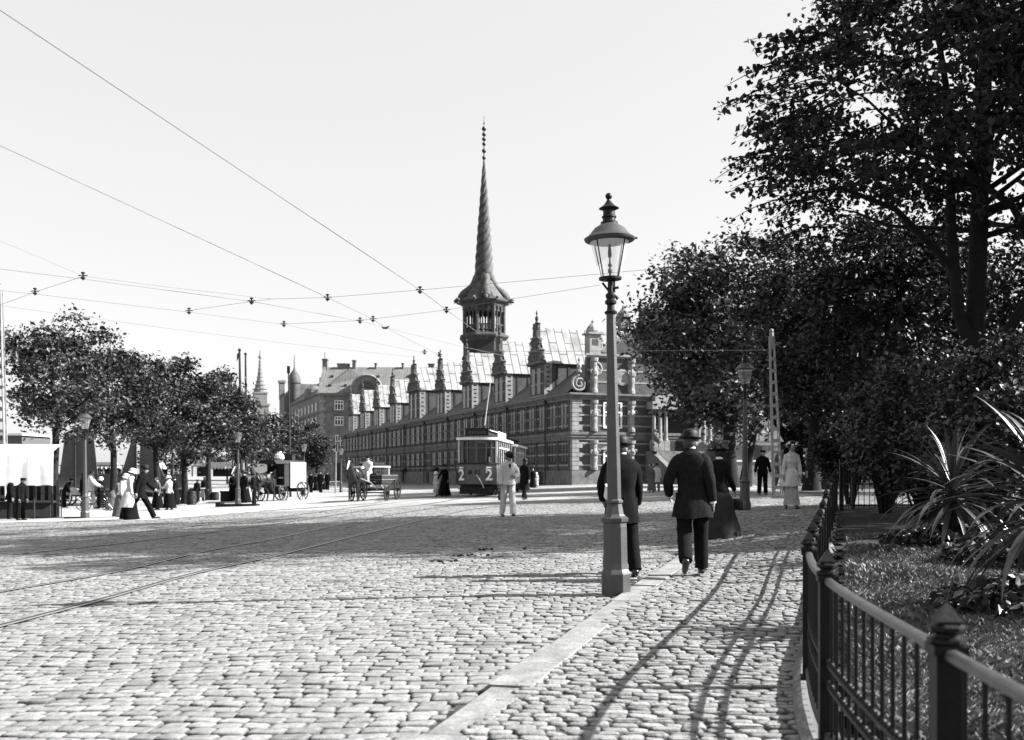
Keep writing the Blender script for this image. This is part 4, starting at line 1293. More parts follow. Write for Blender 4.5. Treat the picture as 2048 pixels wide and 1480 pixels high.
# plain railing closing the garden at its far end
rl = thing("park_railing", "plain dark iron railing closing the far end of the garden lawn", "railing", (6.35, 19.6, float(G(6.35, 19.6)) + 0.06))
E = [(0.12, 0.06), (0.55, 0.62), (1.4, 0.85), (6.2, 1.0)]
for h in (0.98, 0.55, 0.12):
    MB().tube([(x, y, h) for x, y in E], 0.016, 6).build("rail", M_iron, rl)
mb = MB(); k = 0
for a, b in zip(E, E[1:]):
    n_ = max(2, int(math.dist(a, b) / 0.12))
    for j in range(n_):
        x, y = a[0] + (b[0] - a[0]) * j / n_, a[1] + (b[1] - a[1]) * j / n_
        MB().tube([(x, y, -0.1), (x, y, 0.98)], 0.008, 5).build("bar", M_iron, rl)
for x, y in E:
    m_ = MB(); m_.box(x - 0.03, x + 0.03, y - 0.03, y + 0.03, -0.2, 1.05); m_.build("post", M_iron, rl)
tag(MB().box(6.6, 12.6, 21.0, 21.25, float(G(8, 21)) - 0.1, float(G(8, 21)) + 0.13).build("border_kerb", M_stone), "pale stone edging behind the far end railing of the lawn", "stone edging")

# ------------------------------------------------------------------ gas street lamps
def lamp(label, base, rz=0, lean=0.0, group="gas street lamps"):
    t = thing("street_lamp", label, "street lamp", base, rz, group)
    t.rotation_euler = (0, -lean, R(rz))
    n8 = 8; a0 = R(22.5)
    p = MB()
    p.lathe([(0.155, -0.2), (0.155, 0.22), (0.15, 0.235), (0.133, 0.27), (0.128, 0.33), (0.128, 0.335), (0.126, 0.70), (0.122, 0.74), (0.145, 0.755), (0.148, 0.79), (0.115, 0.81), (0.098, 0.83), (0.085, 0.90), (0.08, 0.935), (0.094, 0.945), (0.094, 0.965), (0.072, 0.985)], 8, a0=a0)
    p.build("pedestal", M_lampiron, t)
    s = MB(); s.lathe([(0.074, 0.98), (0.072, 1.3), (0.048, 2.88), (0.052, 2.9)], 8, a0=a0); s.build("post", M_lampiron, t)
    c = MB()
    c.lathe([(0.062, 2.88), (0.066, 2.90), (0.04, 2.92), (0.036, 2.97), (0.058, 2.985), (0.06, 3.01), (0.04, 3.03), (0.052, 3.06), (0.05, 3.08), (0.028, 3.10), (0.026, 3.21), (0.04, 3.22), (0.04, 3.24)], 12)
    c.tube([(0.0, 0, 3.05), (0.05, 0, 3.06), (0.075, 0, 3.03)], [0.016, 0.016, 0.02], 6)
    c.tube([(-0.08, 0, 3.20), (-0.02, 0, 3.12)], 0.012, 6); c.tube([(0.02, 0.0, 3.14), (0.085, 0.0, 3.15)], 0.014, 6); c.tube([(0.04, 0, 3.10), (0.04, 0, 3.24)], 0.012, 5)
    c.build("burner_cock", M_iron, t, smooth=35)
    rb, rt, zb, zt_ = 0.108, 0.205, 3.24, 3.64
    f = MB()
    f.lathe([(rb - 0.02, zb - 0.012), (rb + 0.008, zb - 0.01), (rb + 0.01, zb + 0.012), (rb - 0.02, zb + 0.014)], 20)
    for k in range(4):
        a = R(45) + k * R(90)
        f.tube([(rb * math.cos(a), rb * math.sin(a), zb), (rt * math.cos(a), rt * math.sin(a), zt_)], 0.007, 5)
    f.tube([(-rb, 0, zb), (rb, 0, zb)], 0.012, 6); f.tube([(0, -rb, zb), (0, rb, zb)], 0.012, 6)
    f = f.build("lantern_frame", M_iron, t, smooth=35)
    gl = MB(); n = 20; vs = []
    for (r_, z_) in ((rb, zb + 0.01), (rt, zt_)):
        vs += [(r_ * math.cos(2 * math.pi * k / n), r_ * math.sin(2 * math.pi * k / n), z_) for k in range(n)]
    gl.add(vs, [(k, (k + 1) % n, n + (k + 1) % n, n + k) for k in range(n)])
    gl.build("glass", M_glass, f, smooth=60)
    b = MB(); b.tube([(0, 0, zb), (0, 0, 3.50)], [0.012, 0.007], 6); b.ball((0, 0, 3.38), 0.022, 8); b.lathe([(0.02, 3.30), (0.024, 3.33), (0.01, 3.35)], 8); b.lathe([(0.018, 3.46), (0.02, 3.5), (0.012, 3.58), (0.005, 3.62)], 8)
    b.build("gas_burner", M_iron, t, smooth=50)
    rf = MB()
    rf.lathe([(0.19, 3.615), (0.253, 3.63), (0.262, 3.65), (0.235, 3.665), (0.20, 3.70), (0.155, 3.755), (0.10, 3.79), (0.085, 3.80)], 24)
    rf.tube([(0.24, 0, 3.645), (0.285, 0, 3.655)], 0.012, 5)
    rf = rf.build("hood", M_lampiron, t, smooth=35)
    rfl = MB(); rfl.lathe([(0.20, 3.612), (0.15, 3.60), (0.05, 3.595)], 20); rfl.build("white_reflector", M_white, rf, smooth=50)
    v = MB()
    v.lathe([(0.088, 3.795), (0.088, 3.82), (0.066, 3.83), (0.064, 3.86), (0.075, 3.865), (0.075, 3.88), (0.062, 3.885), (0.06, 3.94), (0.07, 3.945), (0.078, 3.955), (0.105, 3.96), (0.06, 3.99), (0.035, 4.02), (0.02, 4.045), (0.018, 4.06)], 16)
    v.ball((0, 0, 4.085), 0.036, 10)
    v.build("vent_finial", M_iron, rf, smooth=35)
    return t
def lb_(px, py): return at(px, py)
b = at(1232, 1190)
lamp_fg = lamp("tall gas street lamp in the foreground at the kerb edge", b, 0, R(1.05))
def lamp_copy(px, py, label, rz):
    o = dup(lamp_fg, at(px, py), None, label); o.rotation_euler = (0, 0, R(rz)); return o
lamp_copy(1490, 1024, "gas street lamp before the dark elm trees on the right", 20)
lamp_copy(170, 1037, "gas street lamp on the quay pavement near the first quay tree", 10)
lamp_copy(476, 1008, "gas street lamp between the two dark-dressed women and the van horses", 33)
lamp_copy(608, 992, "gas street lamp in front of the far crowd, right of the van", 50)
lamp_copy(682, 985, "small far gas street lamp left of the wagon driver", 5)

# ------------------------------------------------------------------ masts, poles
def lattice(label, base, top, w0, w1, m, group="lattice tramway masts"):
    t = thing("lattice_mast", label, "mast", base, 0, group)
    h = top[2]; ax, ay = top[0], top[1]
    def c(z, sx, sy):
        u = z / h; w = w0 + (w1 - w0) * u
        return Vector((ax * u + sx * w / 2, ay * u + sy * w * 0.35, z))
    mb = MB()
    for sx in (-1, 1):
        for sy in (-1, 1):
            mb.bar(c(-0.2, sx, sy), c(h * 0.97, sx, sy), 0.085 * w0 / 0.34, 0.04)
    mb.build("upright", m, t)
    z = 0.4
    while z < h * 0.93:
        mb = MB()
        for sy in (-1, 1): mb.bar(c(z, -1, sy), c(z, 1, sy), 0.05, 0.12)
        mb.bar(c(z, 0, -1), c(z, 0, 1), 0.05, 0.05)
        mb.build("batten", m, t)
        z += 0.42
    cp = MB(); cp.tube([c(h * 0.90, 0, 0), c(h * 0.99, 0, 0)], [0.09, 0.08], 8); cp.ball(tuple(c(h * 1.0, 0, 0)), 0.085, 8)
    cp.build("cap", m, t)
    ft = MB(); ft.box(-w0 * 0.65, w0 * 0.65, -w0 * 0.5, w0 * 0.5, -0.2, 0.12); ft.build("footing", m, t)
    return t
M_mast = mat("mast_paint", 0.18, 0.7, 0.25, 6)
b = at(6, 1036)
lattice("pale lattice mast cut by the left picture edge", b, (-0.15, 0, (HOR - 566) / F * b.y + EYE - b.z), 0.34, 0.17, M_mast)
bx = un(1556, 0, 36); bx.z = float(G(bx.x, 36))
lattice("pale leaning lattice mast before the dark park trees", bx, ((1543 - 1556) / F * 36, 0, (HOR - 662) / F * 36 + EYE - bx.z), 0.30, 0.13, M_mast)
def pole(name, label, cat, px, py0, Y, px1, py1, r, m, extra=None, group=None):
    b = un(px, HOR, Y); b.z = float(G(b.x, Y)) if py0 is None else EYE - (py0 - HOR) / F * Y
    t = thing(name, label, cat, b, 0, group)
    top = ((px1 - px) / F * Y, 0, (HOR - py1) / F * Y + EYE - b.z)
    MB().tube([(0, 0, -0.3), (top[0] * 0.5, 0, top[2] * 0.5), top], [r, r * 0.85, r * 0.5], 7).build("shaft", m, t)
    cap = MB(); cap.ball(top, r * 0.9, 7); cap.build("cap", m, t)
    if extra: extra(t, top)
    return t
def flag(t, top):
    pts = [(top[0], 0, top[2] - 0.1), (top[0] - 0.25, 0.1, top[2] - 0.35), (top[0] - 0.3, 0.2, top[2] - 1.0), (top[0] - 0.05, 0, top[2] - 0.6)]
    MB().prism(pts, (0, 0.03, 0)).build("flag", M_greycloth, t)
def xtree(t, top):
    m = MB()
    m.box(top[0] - 0.2, top[0] + 0.2, -0.06, 0.06, top[2] * 0.42, top[2] * 0.44)
    m.build("crosstree", M_wood, t)
pole("ship_mast", "tall ship mast with drooping flag, nearest of the three thin masts left of the church", "ship mast", 484, None, 85, 479, 700, 0.16, M_wood, flag)
pole("ship_mast", "tall plain ship mast just left of the distant church spire", "ship mast", 493, None, 88, 491, 708, 0.15, M_wood, xtree)
pole("ship_mast", "short thin ship mast with pennant above the quay trees", "ship mast", 466, None, 95, 463, 750, 0.09, M_wood, flag)
def cross(t, top):
    m = MB(); m.box(top[0] - 0.09, top[0] + 0.09, -0.09, 0.09, top[2] - 0.3, top[2] + 0.2); m.build("pole_head", M_insul, t)
pole("telegraph_pole", "tall dark telegraph pole rising behind the white advertisement van", "pole", 581, None, 70, 577, 738, 0.09, M_wood, cross)
pole("sign_post", "thin pale post with glazed head beside the far lamp near the wagon", "post", 671, 986, 80, 672, 905, 0.07, M_mast)

# ------------------------------------------------------------------ overhead wires
WZ = EYE + 4.8
def wpt(px, py, z=WZ): return unz(px, py, z)
def wire(label, pts, r=0.006, sag=0.0, z=WZ):
    P = [wpt(*p, z) if len(p) == 2 else Vector(p) for p in pts]
    q = []
    for a, b in zip(P, P[1:]):
        for k in range(6):
            u = k / 6; c = a.lerp(b, u); c.z -= sag * 4 * u * (1 - u) * (b - a).length * 0.01
            q.append(c)
    q.append(P[-1])
    o = MB().tube(q, r, 5).build("overhead_wire", M_wire)
    return tag(o, label, "overhead wire", "tramway overhead wires")
wire("overhead trolley wire from the upper left corner down toward the spire", [(-60, -20), (0, 20), (420, 300), (840, 580), (893, 620), (960, 668)], 0.007)
wire("overhead trolley wire from the left edge middle crossing near the switch", [(-60, 262), (0, 291), (330, 444), (655, 595), (745, 638), (770, 655), (880, 711)], 0.007)
wire("overhead trolley wire running from the left edge through the uppermost left insulator", [(-40, 532), (0, 538), (165, 558), (503, 603), (720, 642), (770, 655), (910, 690), (1010, 712)], 0.006)
wire("overhead trolley wire through the lower left insulators to the gables", [(-40, 577), (0, 581), (70, 588), (377, 624), (568, 649), (850, 706)], 0.006)
wire("lowest faint overhead wire above the quay trees", [(-40, 606), (0, 611), (300, 652), (600, 690), (830, 714)], 0.006)
wire("span wire from the left edge mast over the first two insulators", [(-5, 612), (70, 584), (165, 553)], 0.005)
wire("slack span wire coming down from the upper left to the second insulator", [(-30, 470), (0, 482), (80, 515), (165, 552), (350, 576), (543, 598)], 0.004)
wire("span wire joining four insulators in the middle of the sky and running right", [(378, 621), (503, 603), (543, 598), (655, 595), (840, 580), (1100, 557), (1330, 536)], 0.005)
wire("lower span wire from the middle insulators past the tower to the right", [(568, 648), (720, 641), (745, 638), (893, 620), (1010, 600), (1200, 570)], 0.005)
zz_ = EYE + (HOR - 701) / F * 36
wire("straight span wire at lamp height tied to the right lattice mast", [tuple(un(960, 703, 40)), tuple(un(1240, 702, 38)), tuple(un(1545, 700, 36))], 0.008)
def insul(px, py, label):
    p_ = wpt(px, py)
    m = MB(); m.lathe([(0.01, 0.10), (0.05, 0.09), (0.05, 0.06), (0.02, 0.05), (0.02, -0.02), (0.06, -0.03), (0.06, -0.06), (0.02, -0.08), (0.02, -0.10)], 8)
    m.tube([(-0.11, 0, 0.01), (0.11, 0, 0.01)], 0.014, 5)
    o = m.build("insulator", M_insul, None, loc=p_)
    tag(o, label, "insulator", "insulators on the overhead wires")
for px, py, lab in ((70, 583, "insulator at the far left above the first quay tree"), (166, 552, "uppermost insulator on the left part of the wires"), (378, 622, "insulator above the gap between third and fourth quay tree"),
                    (503, 602, "insulator above the ship masts"), (655, 595, "insulator where the second trolley wire meets the upper span"), (840, 580, "insulator on the trolley wire nearest left of the spire skirt"),
                    (568, 648, "insulator above the onion turret"), (720, 641, "left one of two close insulators above the office roof"), (746, 638, "right one of two close insulators above the office roof"),
                    (893, 620, "insulator just left of the tower arcade"), (878, 709, "small insulator above the fourth gable finial"), (849, 704, "small insulator near the wide middle gable")):
    insul(px, py, lab)
p_ = wpt(770, 655)
m = MB(); m.tube([(-0.14, 0.3, 0.06), (-0.06, 0.1, 0.0), (0.06, -0.1, -0.03), (0.17, -0.3, 0.0)], [0.02, 0.04, 0.04, 0.015], 6)
tag(m.build("wire_switch", M_insul, None, loc=p_), "curved black wire switch where two trolley wires cross", "wire switch")
# ------------------------------------------------------------------ people
from mathutils import noise as mnoise
def rotx(v, a):  # pitch forward (+y) by a
    return Vector((v.x, v.y * math.cos(a) + v.z * math.sin(a), -v.y * math.sin(a) + v.z * math.cos(a)))
def skinned(edges, verts, radii, name):
    me = bpy.data.meshes.new("skin_tmp"); me.from_pydata([tuple(v) for v in verts], edges, []); me.update()
    o = bpy.data.objects.new("skin_tmp", me); COL.objects.link(o)
    md = o.modifiers.new("s", 'SKIN'); md.use_smooth_shade = True
    sv = me.skin_vertices[0].data
    for i, r in enumerate(radii):
        sv[i].radius = r if hasattr(r, '__len__') else (r, r); sv[i].use_root = (i == 0)
    o.modifiers.new("u", 'SUBSURF').levels = 1
    dg = bpy.context.evaluated_depsgraph_get()
    ev = o.evaluated_get(dg); m2 = bpy.data.meshes.new_from_object(ev)
    vs = [tuple(v.co) for v in m2.vertices]; fs = [tuple(p.vertices) for p in m2.polygons]
    bpy.data.objects.remove(o); bpy.data.meshes.remove(me); bpy.data.meshes.remove(m2)
    return vs, fs
def head_mesh(mb, c, M3, s=1.0, beard=False):
    """skull with brow, nose, lips, chin and ears; c = centre of the head, face to +y"""
    nu, nv = 20, 14; vs = []; fs = []
    for i in range(nv + 1):
        th = math.pi * (0.03 + 0.94 * i / nv)
        for j in range(nu):
            a = 2 * math.pi * j / nu
            x = 0.076 * math.sin(th) * math.cos(a); y = 0.096 * math.sin(th) * math.sin(a); z = 0.118 * math.cos(th)
            if z < -0.02:
                k = (-z - 0.02) / 0.1; x *= 1 - 0.34 * k
                y = y * (1 - 0.12 * k) + 0.012 * k
                if y < 0: y *= 1 - 0.35 * k
            if y > 0.05:
                cx = math.exp(-(x / 0.016) ** 2)
                y += 0.026 * cx * math.exp(-((z + 0.022) / 0.018) ** 2) + 0.012 * cx * math.exp(-((z - 0.005) / 0.02) ** 2)
                y -= 0.010 * math.exp(-((abs(x) - 0.032) / 0.014) ** 2) * math.exp(-((z - 0.004) / 0.012) ** 2)
                y += 0.006 * math.exp(-((z - 0.028) / 0.012) ** 2)
                y -= 0.006 * math.exp(-(x / 0.025) ** 2) * math.exp(-((z + 0.062) / 0.006) ** 2)
                y += 0.006 * math.exp(-(x / 0.022) ** 2) * math.exp(-((z + 0.098) / 0.018) ** 2)
            vs.append(Vector((x, y, z)))
    for i in range(nv):
        for j in range(nu):
            j2 = (j + 1) % nu
            fs.append((i * nu + j, (i + 1) * nu + j, (i + 1) * nu + j2, i * nu + j2))
    fs.append(tuple(range(nu))); fs.append(tuple(reversed(range(nv * nu, (nv + 1) * nu))))
    mb.add([c + M3 @ (v * s) for v in vs], fs)
    for sx in (-1, 1):
        e = MB(); e.ball((sx * 0.079, -0.006, -0.012), 0.03, 7, sz=1.1, sx=0.35, sy=0.7)
        mb.add([c + M3 @ (Vector(v) * s) for v in e.v], e.f)
def person(label, px, py, ptop, face, kind="man", **k):
    """px, py: where the feet stand; ptop: picture row of the hat top"""
    b = k.get("base") or at(px, py, k.get("dz", 0.0))
    total = (py - ptop) / F * b.y
    hat = k.get("hat", "bowler")
    hat_h = {"bowler": 0.055, "cap": 0.03, "wide": 0.10, "none": 0.0, "bonnet": 0.04, "plumed": 0.16}[hat]
    sc = k.get("H", total) / (1.75 + hat_h)
    t = thing("person", label, "person", b, face)
    t.scale = (sc, sc, sc)
    g = random.Random(hash(label) % 1000 if False else sum(map(ord, label)))
    lean = R(k.get("lean", 3)); woman = kind in ("woman", "girl")
    sw = 0.148 if woman else 0.178
    # legs
    def leg(side, flex, knee):
        hip = Vector((side * 0.095, 0, 0.93))
        d1 = rotx(Vector((0, 0, -1)), -R(flex)); d2 = rotx(Vector((0, 0, -1)), -R(flex - knee))
        kn = hip + d1 * 0.44 + Vector((side * 0.012, 0, 0)); an = kn + d2 * 0.41 + Vector((side * 0.012, 0, 0))
        ft = rotx(Vector((side * 0.03, 1, 0)).normalized(), R(max(0, knee - flex) * 0.9 if knee > flex + 8 else -max(0, flex - knee) * 0.35))
        return hip, kn, an, ft
    lf, lk = k.get("legL", (2, 0)); rf_, rk = k.get("legR", (-2, 2))
    LL, RL = leg(-1, lf, lk), leg(1, rf_, rk)
    low = min(min(a.z - 0.075, (a + f_ * 0.16).z - 0.03) for _, _, a, f_ in (LL, RL))
    dz = -low
    up = lambda v: v + Vector((0, 0, dz))
    LL = tuple(up(v) for v in LL[:3]) + (LL[3],); RL = tuple(up(v) for v in RL[:3]) + (RL[3],)
    pel = up(Vector((0, 0, 0.95)))
    twist, bend = R(k.get("twist", 0)), R(k.get("bend", 0))
    def tp(x, y, z):           # point on the leaning, turning trunk
        u = max(0.0, min(1.0, z / 0.45)); c_, s_ = math.cos(twist * u), math.sin(twist * u)
        x, y = x * c_ - y * s_, x * s_ + y * c_
        return pel + rotx(Vector((x * math.cos(bend * u) + z * math.sin(bend * u), y, z * math.cos(bend * u) - x * math.sin(bend * u))), lean)
    neck0, neck1 = tp(0, -0.015, 0.53), tp(0, 0.0, 0.60)
    hc = tp(0, 0.03, 0.662)
    def arm(side, flex, abd, elbow, inw=0):
        s_ = tp(side * sw, -0.01, 0.46)
        d1 = Vector((side * math.sin(R(abd)), math.sin(R(flex)) * math.cos(R(abd)), -math.cos(R(flex)) * math.cos(R(abd))))
        f2 = R(flex + elbow)
        d2 = Vector((side * math.sin(R(abd - inw)), math.sin(f2) * math.cos(R(abd - inw)), -math.cos(f2) * math.cos(R(abd - inw)))).normalized()
        e_ = s_ + d1 * 0.29; w_ = e_ + d2 * 0.255
        return s_, e_, w_, d2
    LA = arm(-1, *k.get("armL", (0, 8, 12, 4))); RA = arm(1, *k.get("armR", (0, 8, 12, 4)))
    # continuous body
    V = [pel, tp(0, 0, 0.14), tp(0, 0.01, 0.32), tp(0, -0.01, 0.46), neck0, neck1, tp(0, 0.015, 0.66)]
    rad = [(0.12, 0.09), (0.105, 0.08), (0.12, 0.085), (0.10, 0.07), 0.052, 0.05, 0.055]
    E = [(0, 1), (1, 2), (2, 3), (3, 4), (4, 5), (5, 6)]
    for A in (LA, RA):
        i = len(V); V += [A[0], A[1], A[2], A[2] + A[3] * 0.075]; rad += [0.06, 0.043, 0.03, (0.036, 0.022)]
        E += [(3, i), (i, i + 1), (i + 1, i + 2), (i + 2, i + 3)]
    for Lg in (LL, RL):
        i = len(V); V += [Lg[0], Lg[1], Lg[2], Lg[2] + Vector((0, 0, -0.04)) + Lg[3] * 0.1]; rad += [0.085, 0.056, 0.04, 0.035]
        E += [(0, i), (i, i + 1), (i + 1, i + 2), (i + 2, i + 3)]
    vs, fs = skinned(E, V, rad, "body")
    bd = MB(); bd.add(vs, fs)
    turn = R(k.get("turn", 0)); nod = R(k.get("nod", 0))
    M3 = (Matrix.Rotation(turn, 3, 'Z') @ Matrix.Rotation(-nod - lean * 0.3, 3, 'X'))
    head_mesh(bd, hc, M3)
    for side, A in ((-1, LA), (1, RA)):          # five fingers and a thumb at the side of the palm
        d = A[3]; sx = Vector((0, 1, 0)) if abs(d.y) < 0.8 else Vector((0, 0, 1))
        sx = (sx - d * sx.dot(d)).normalized(); nrm = d.cross(sx)
        if nrm.x * side > 0: nrm = -nrm           # palm turned to the thigh
        pb = A[2] + d * 0.085
        curl = k.get("curl", 0.45)
        for q, ln in enumerate((0.062, 0.072, 0.068, 0.052)):
            a = pb + sx * (0.026 - q * 0.0175)
            b1_ = a + (d * math.cos(curl * 0.5) + nrm * math.sin(curl * 0.5)) * ln * 0.5
            c1_ = b1_ + (d * math.cos(curl * 1.5) + nrm * math.sin(curl * 1.5)) * ln * 0.35
            d1_ = c1_ + (d * math.cos(curl * 2.4) + nrm * math.sin(curl * 2.4)) * ln * 0.25
            bd.tube([a - d * 0.02, a, b1_, c1_, d1_], [0.009, 0.0095, 0.0085, 0.008, 0.006], 6)
        a = A[2] + d * 0.035 + sx * 0.025
        bd.tube([a - sx * 0.01, a + sx * 0.018 + d * 0.02, a + sx * 0.024 + d * 0.045, a + sx * 0.02 + d * 0.062 + nrm * 0.01], [0.011, 0.011, 0.0095, 0.007], 6)
    bd.build("body", M_skin, t, smooth=70)
    fold = lambda a, z, amp, n=5, ph=0.0: 1 + amp * math.sin(n * a + ph + z * 7) + amp * 0.6 * math.sin((n + 4) * a - z * 13 + ph * 2)
    N = 24
    def ring(c, a_, b_, amp=0.0, ph=0.0, pw=2.3, rot=0.0):
        out = []
        for j in range(N):
            an = 2 * math.pi * j / N
            ca, sa = math.cos(an), math.sin(an)
            r = (abs(ca) ** pw + abs(sa) ** pw) ** (-1 / pw) * fold(an, c.z, amp, 5, ph)
            out.append(c + Vector((a_ * r * ca, b_ * r * sa, 0)) if not rot else c + Vector((a_ * r * ca, b_ * r * sa, -b_ * r * sa * math.sin(rot))))
        return out
    def curve(P, rr, n=5):
        pts = []; rs = []
        for i in range(len(P) - 1):
            for q in range(n):
                u = q / n; pts.append(P[i].lerp(P[i + 1], u)); rs.append(rr[i] + (rr[i + 1] - rr[i]) * u)
        pts.append(P[-1]); rs.append(rr[-1])
        # round the joints
        for _ in range(2):
            pts = [pts[0]] + [(pts[i - 1] + pts[i] * 2 + pts[i + 1]) / 4 for i in range(1, len(pts) - 1)] + [pts[-1]]
        return pts, rs
    def wrinkled(mb, pts, rs, amp, ph):
        rs = [r * (1 + amp * math.sin(i * 2.1 + ph) + amp * 0.7 * math.sin(i * 3.7 + ph * 2)) for i, r in enumerate(rs)]
        mb.tube(pts, rs, 12)
    cm = k.get("coat", M_darkcloth); tm = k.get("trousers", M_darkcloth)
    # upper garment
    hem = k.get("hem", 0.72)            # height of the hem above ground (at 1.75 m)
    c_ = MB(); ph = g.uniform(0, 6)
    fl = k.get("flare", 0.0)
    if not woman:
        rows = [(hem - 0.95, 0.205 + fl, 0.165 + fl, 0.045), (hem - 0.85 if hem < 0.8 else 0.0, 0.20 + fl * 0.7, 0.16 + fl * 0.7, 0.035), (0.02, 0.187, 0.145, 0.03), (0.10, 0.178, 0.132, 0.034), (0.16, 0.174, 0.127, 0.022), (0.23, 0.182, 0.132, 0.03), (0.30, 0.197, 0.138, 0.018), (0.36, 0.208, 0.136, 0.014), (0.40, 0.218, 0.136, 0.006), (0.45, 0.218, 0.13, 0.0), (0.49, 0.192, 0.122, 0.0), (0.525, 0.145, 0.112, 0), (0.552, 0.098, 0.092, 0), (0.575, 0.074, 0.074, 0), (0.592, 0.066, 0.066, 0)]
    else:
        rows = [(hem - 0.95, 0.20 + fl, 0.165 + fl, 0.02), (0.0, 0.18 + fl * 0.4, 0.15 + fl * 0.4, 0.015), (0.13, 0.128, 0.105, 0.01), (0.22, 0.14, 0.115, 0.008), (0.33, 0.165, 0.145, 0.006), (0.42, 0.178, 0.12, 0.004), (0.46, 0.17, 0.115, 0.0), (0.505, 0.135, 0.105, 0.0), (0.54, 0.085, 0.08, 0), (0.57, 0.055, 0.055, 0)]
    fine = []
    for r0_, r1_ in zip(rows, rows[1:]):
        for q in range(3): fine.append(tuple(r0_[i] + (r1_[i] - r0_[i]) * q / 3 for i in range(4)))
    fine.append(rows[-1])
    tw_at = lambda z: twist * max(0.0, min(1.0, z / 0.45))
    rr_ = []
    for z, a_, b_, amp in fine:
        rg = ring(Vector((0, 0, 0)), a_, b_, amp, ph + z * 2)
        cc = tp(0, 0, z); ca, sa = math.cos(tw_at(z)), math.sin(tw_at(z)); out = []
        for v in rg:
            f_ = 1 + (0.055 * mnoise.noise(Vector((v.x * 9 + ph, v.y * 9, z * 5))) + 0.035 * mnoise.noise(Vector((v.x * 22, v.y * 22 + ph, z * 11)))) * min(1, max(0, (0.5 - z) * 6))
            hx = 0.012 * math.sin(v.x * 14 + ph) if z < hem - 0.93 else 0
            out.append(cc + Vector(((v.x * ca - v.y * sa) * f_, (v.x * sa + v.y * ca) * f_, hx)))
        rr_.append(out)
    c_.loft(rr_)
    sl = 1.15 if not woman else 0.95
    for A in (LA, RA):
        pts, rs = curve([A[0] + (tp(0, 0, 0.40) - A[0]) * 0.62, A[0] + (tp(0, 0, 0.42) - A[0]) * 0.12, A[1], A[2] - A[3] * 0.01], [0.06 * sl, 0.078 * sl, 0.058 * sl, 0.047 * sl])
        wrinkled(c_, pts, rs, 0.055, ph + A[0].x)
    if k.get("lapel"):
        for s in (-1, 1):
            c_.tube([tp(s * 0.055, 0.075, 0.545), tp(s * 0.075, 0.128, 0.45), tp(s * 0.02, 0.150, 0.28)], [0.018, 0.028, 0.008], 6, flat=0.5)
    if k.get("vneck"):
        vn_ = MB(); vn_.tube([tp(0, 0.072, 0.545), tp(0, 0.135, 0.45), tp(0.0, 0.155, 0.36)], [0.05, 0.032, 0.004], 6, flat=0.4); vn_.build("scarf", M_blackcloth, t)
    if k.get("vent"):
        c_.bar(tp(0.01, -0.155 - fl, hem - 0.95), tp(0.0, -0.135, 0.05), 0.012)
    c_.build("jacket" if hem > 0.6 else "coat", cm, t, smooth=75)
    # collar and shirt
    cl = MB(); cl.lathe([(0.062, 0), (0.059, 0.04)], 14, tuple(tp(0, 0.0, 0.572))); cl.build("collar", M_linen if k.get("collar", True) else cm, t, smooth=50)
    if k.get("cuffs"):
        cf = MB()
        for A in (LA, RA): cf.tube([A[2] - A[3] * 0.03, A[2] + A[3] * 0.015], 0.042, 10)
        cf.build("cuff", M_linen, t, smooth=50)
    # lower garment
    if not woman:
        for nm, Lg in (("l", LL), ("r", RL)):
            m = MB()
            pts, rs = curve([Lg[0] + Vector((0, 0, 0.07)), Lg[0], Lg[1], Lg[2] + (Lg[1] - Lg[2]) * 0.0], [0.110, 0.110, 0.088, 0.082], 7)
            wrinkled(m, pts, rs, 0.035, ph + Lg[0].x * 9)
            m.build("trouser_leg", tm, t, smooth=75)
    else:
        m = MB(); sk = k.get("skirt", 0.30); drift = k.get("drift", 0.0)
        rings = []
        rows = [(0.06, 1.0), (0.2, 0.86), (0.45, 0.70), (0.75, 0.60), (0.98, 0.52), (1.09, 0.42)]
        for z, u in [(k.get("skirt_hem", 0.04), 1.0), (0.25, 0.87), (0.5, 0.72), (0.75, 0.61)]:
            rings.append(ring(Vector((0, -drift * (1 - z / 1.0), z + dz * 0)), sk * u + 0.03, sk * u * 0.95 + 0.02, 0.05 * u, ph, 2.0))
        rings.append(ring(pel + Vector((0, 0, 0.0)), 0.172, 0.148, 0.015, ph, 2.0)); rings.append(ring(tp(0, 0, 0.15), 0.122, 0.10, 0, 0, 2.0))
        m.loft(rings); m.build("skirt", k.get("skirtmat", tm), t, smooth=75)
        if k.get("apron"):
            a_ = MB(); a_.loft([[Vector((x, (0.16 if z > 0.8 else 0.1 + sk * (1.05 - z)) * math.cos(x * 2.2) + 0.02, z + dy)) for dy in (0,) for x in np.linspace(-0.2, 0.2, 7)] + [Vector((x, (0.16 if z > 0.8 else 0.1 + sk * (1.05 - z)) * math.cos(x * 2.2), z)) for x in np.linspace(0.2, -0.2, 7)] for z in (0.15, 0.5, 0.85, 1.02)])
            a_.build("apron", M_linen, t, smooth=60)
    # shoes
    for Lg in (LL, RL):
        m = MB(); an, f_ = Lg[2], Lg[3]
        dn = Vector((0, 0, -1)) - f_ * Vector((0, 0, -1)).dot(f_)
        dn.normalize()
        o = an + dn * 0.04
        m.tube([an + Vector((0, 0, 0.03)), an, o + f_ * 0.0], [0.05, 0.05, 0.045], 8)
        m.tube([o - f_ * 0.075 + dn * 0.0, o - f_ * 0.05, o + f_ * 0.03 - dn * 0.004, o + f_ * 0.11 + dn * 0.010, o + f_ * 0.175 + dn * 0.016, o + f_ * 0.19 + dn * 0.018], [0.018, 0.036, 0.043, 0.039, 0.026, 0.006], 10)
        m.build("shoe", k.get("shoemat", M_leather), t, smooth=60)
    # hair and hat
    hm = k.get("hair", M_hair)
    def onhead(mb): return mb.move(Matrix.Translation(hc) @ M3.to_4x4())
    h = MB()
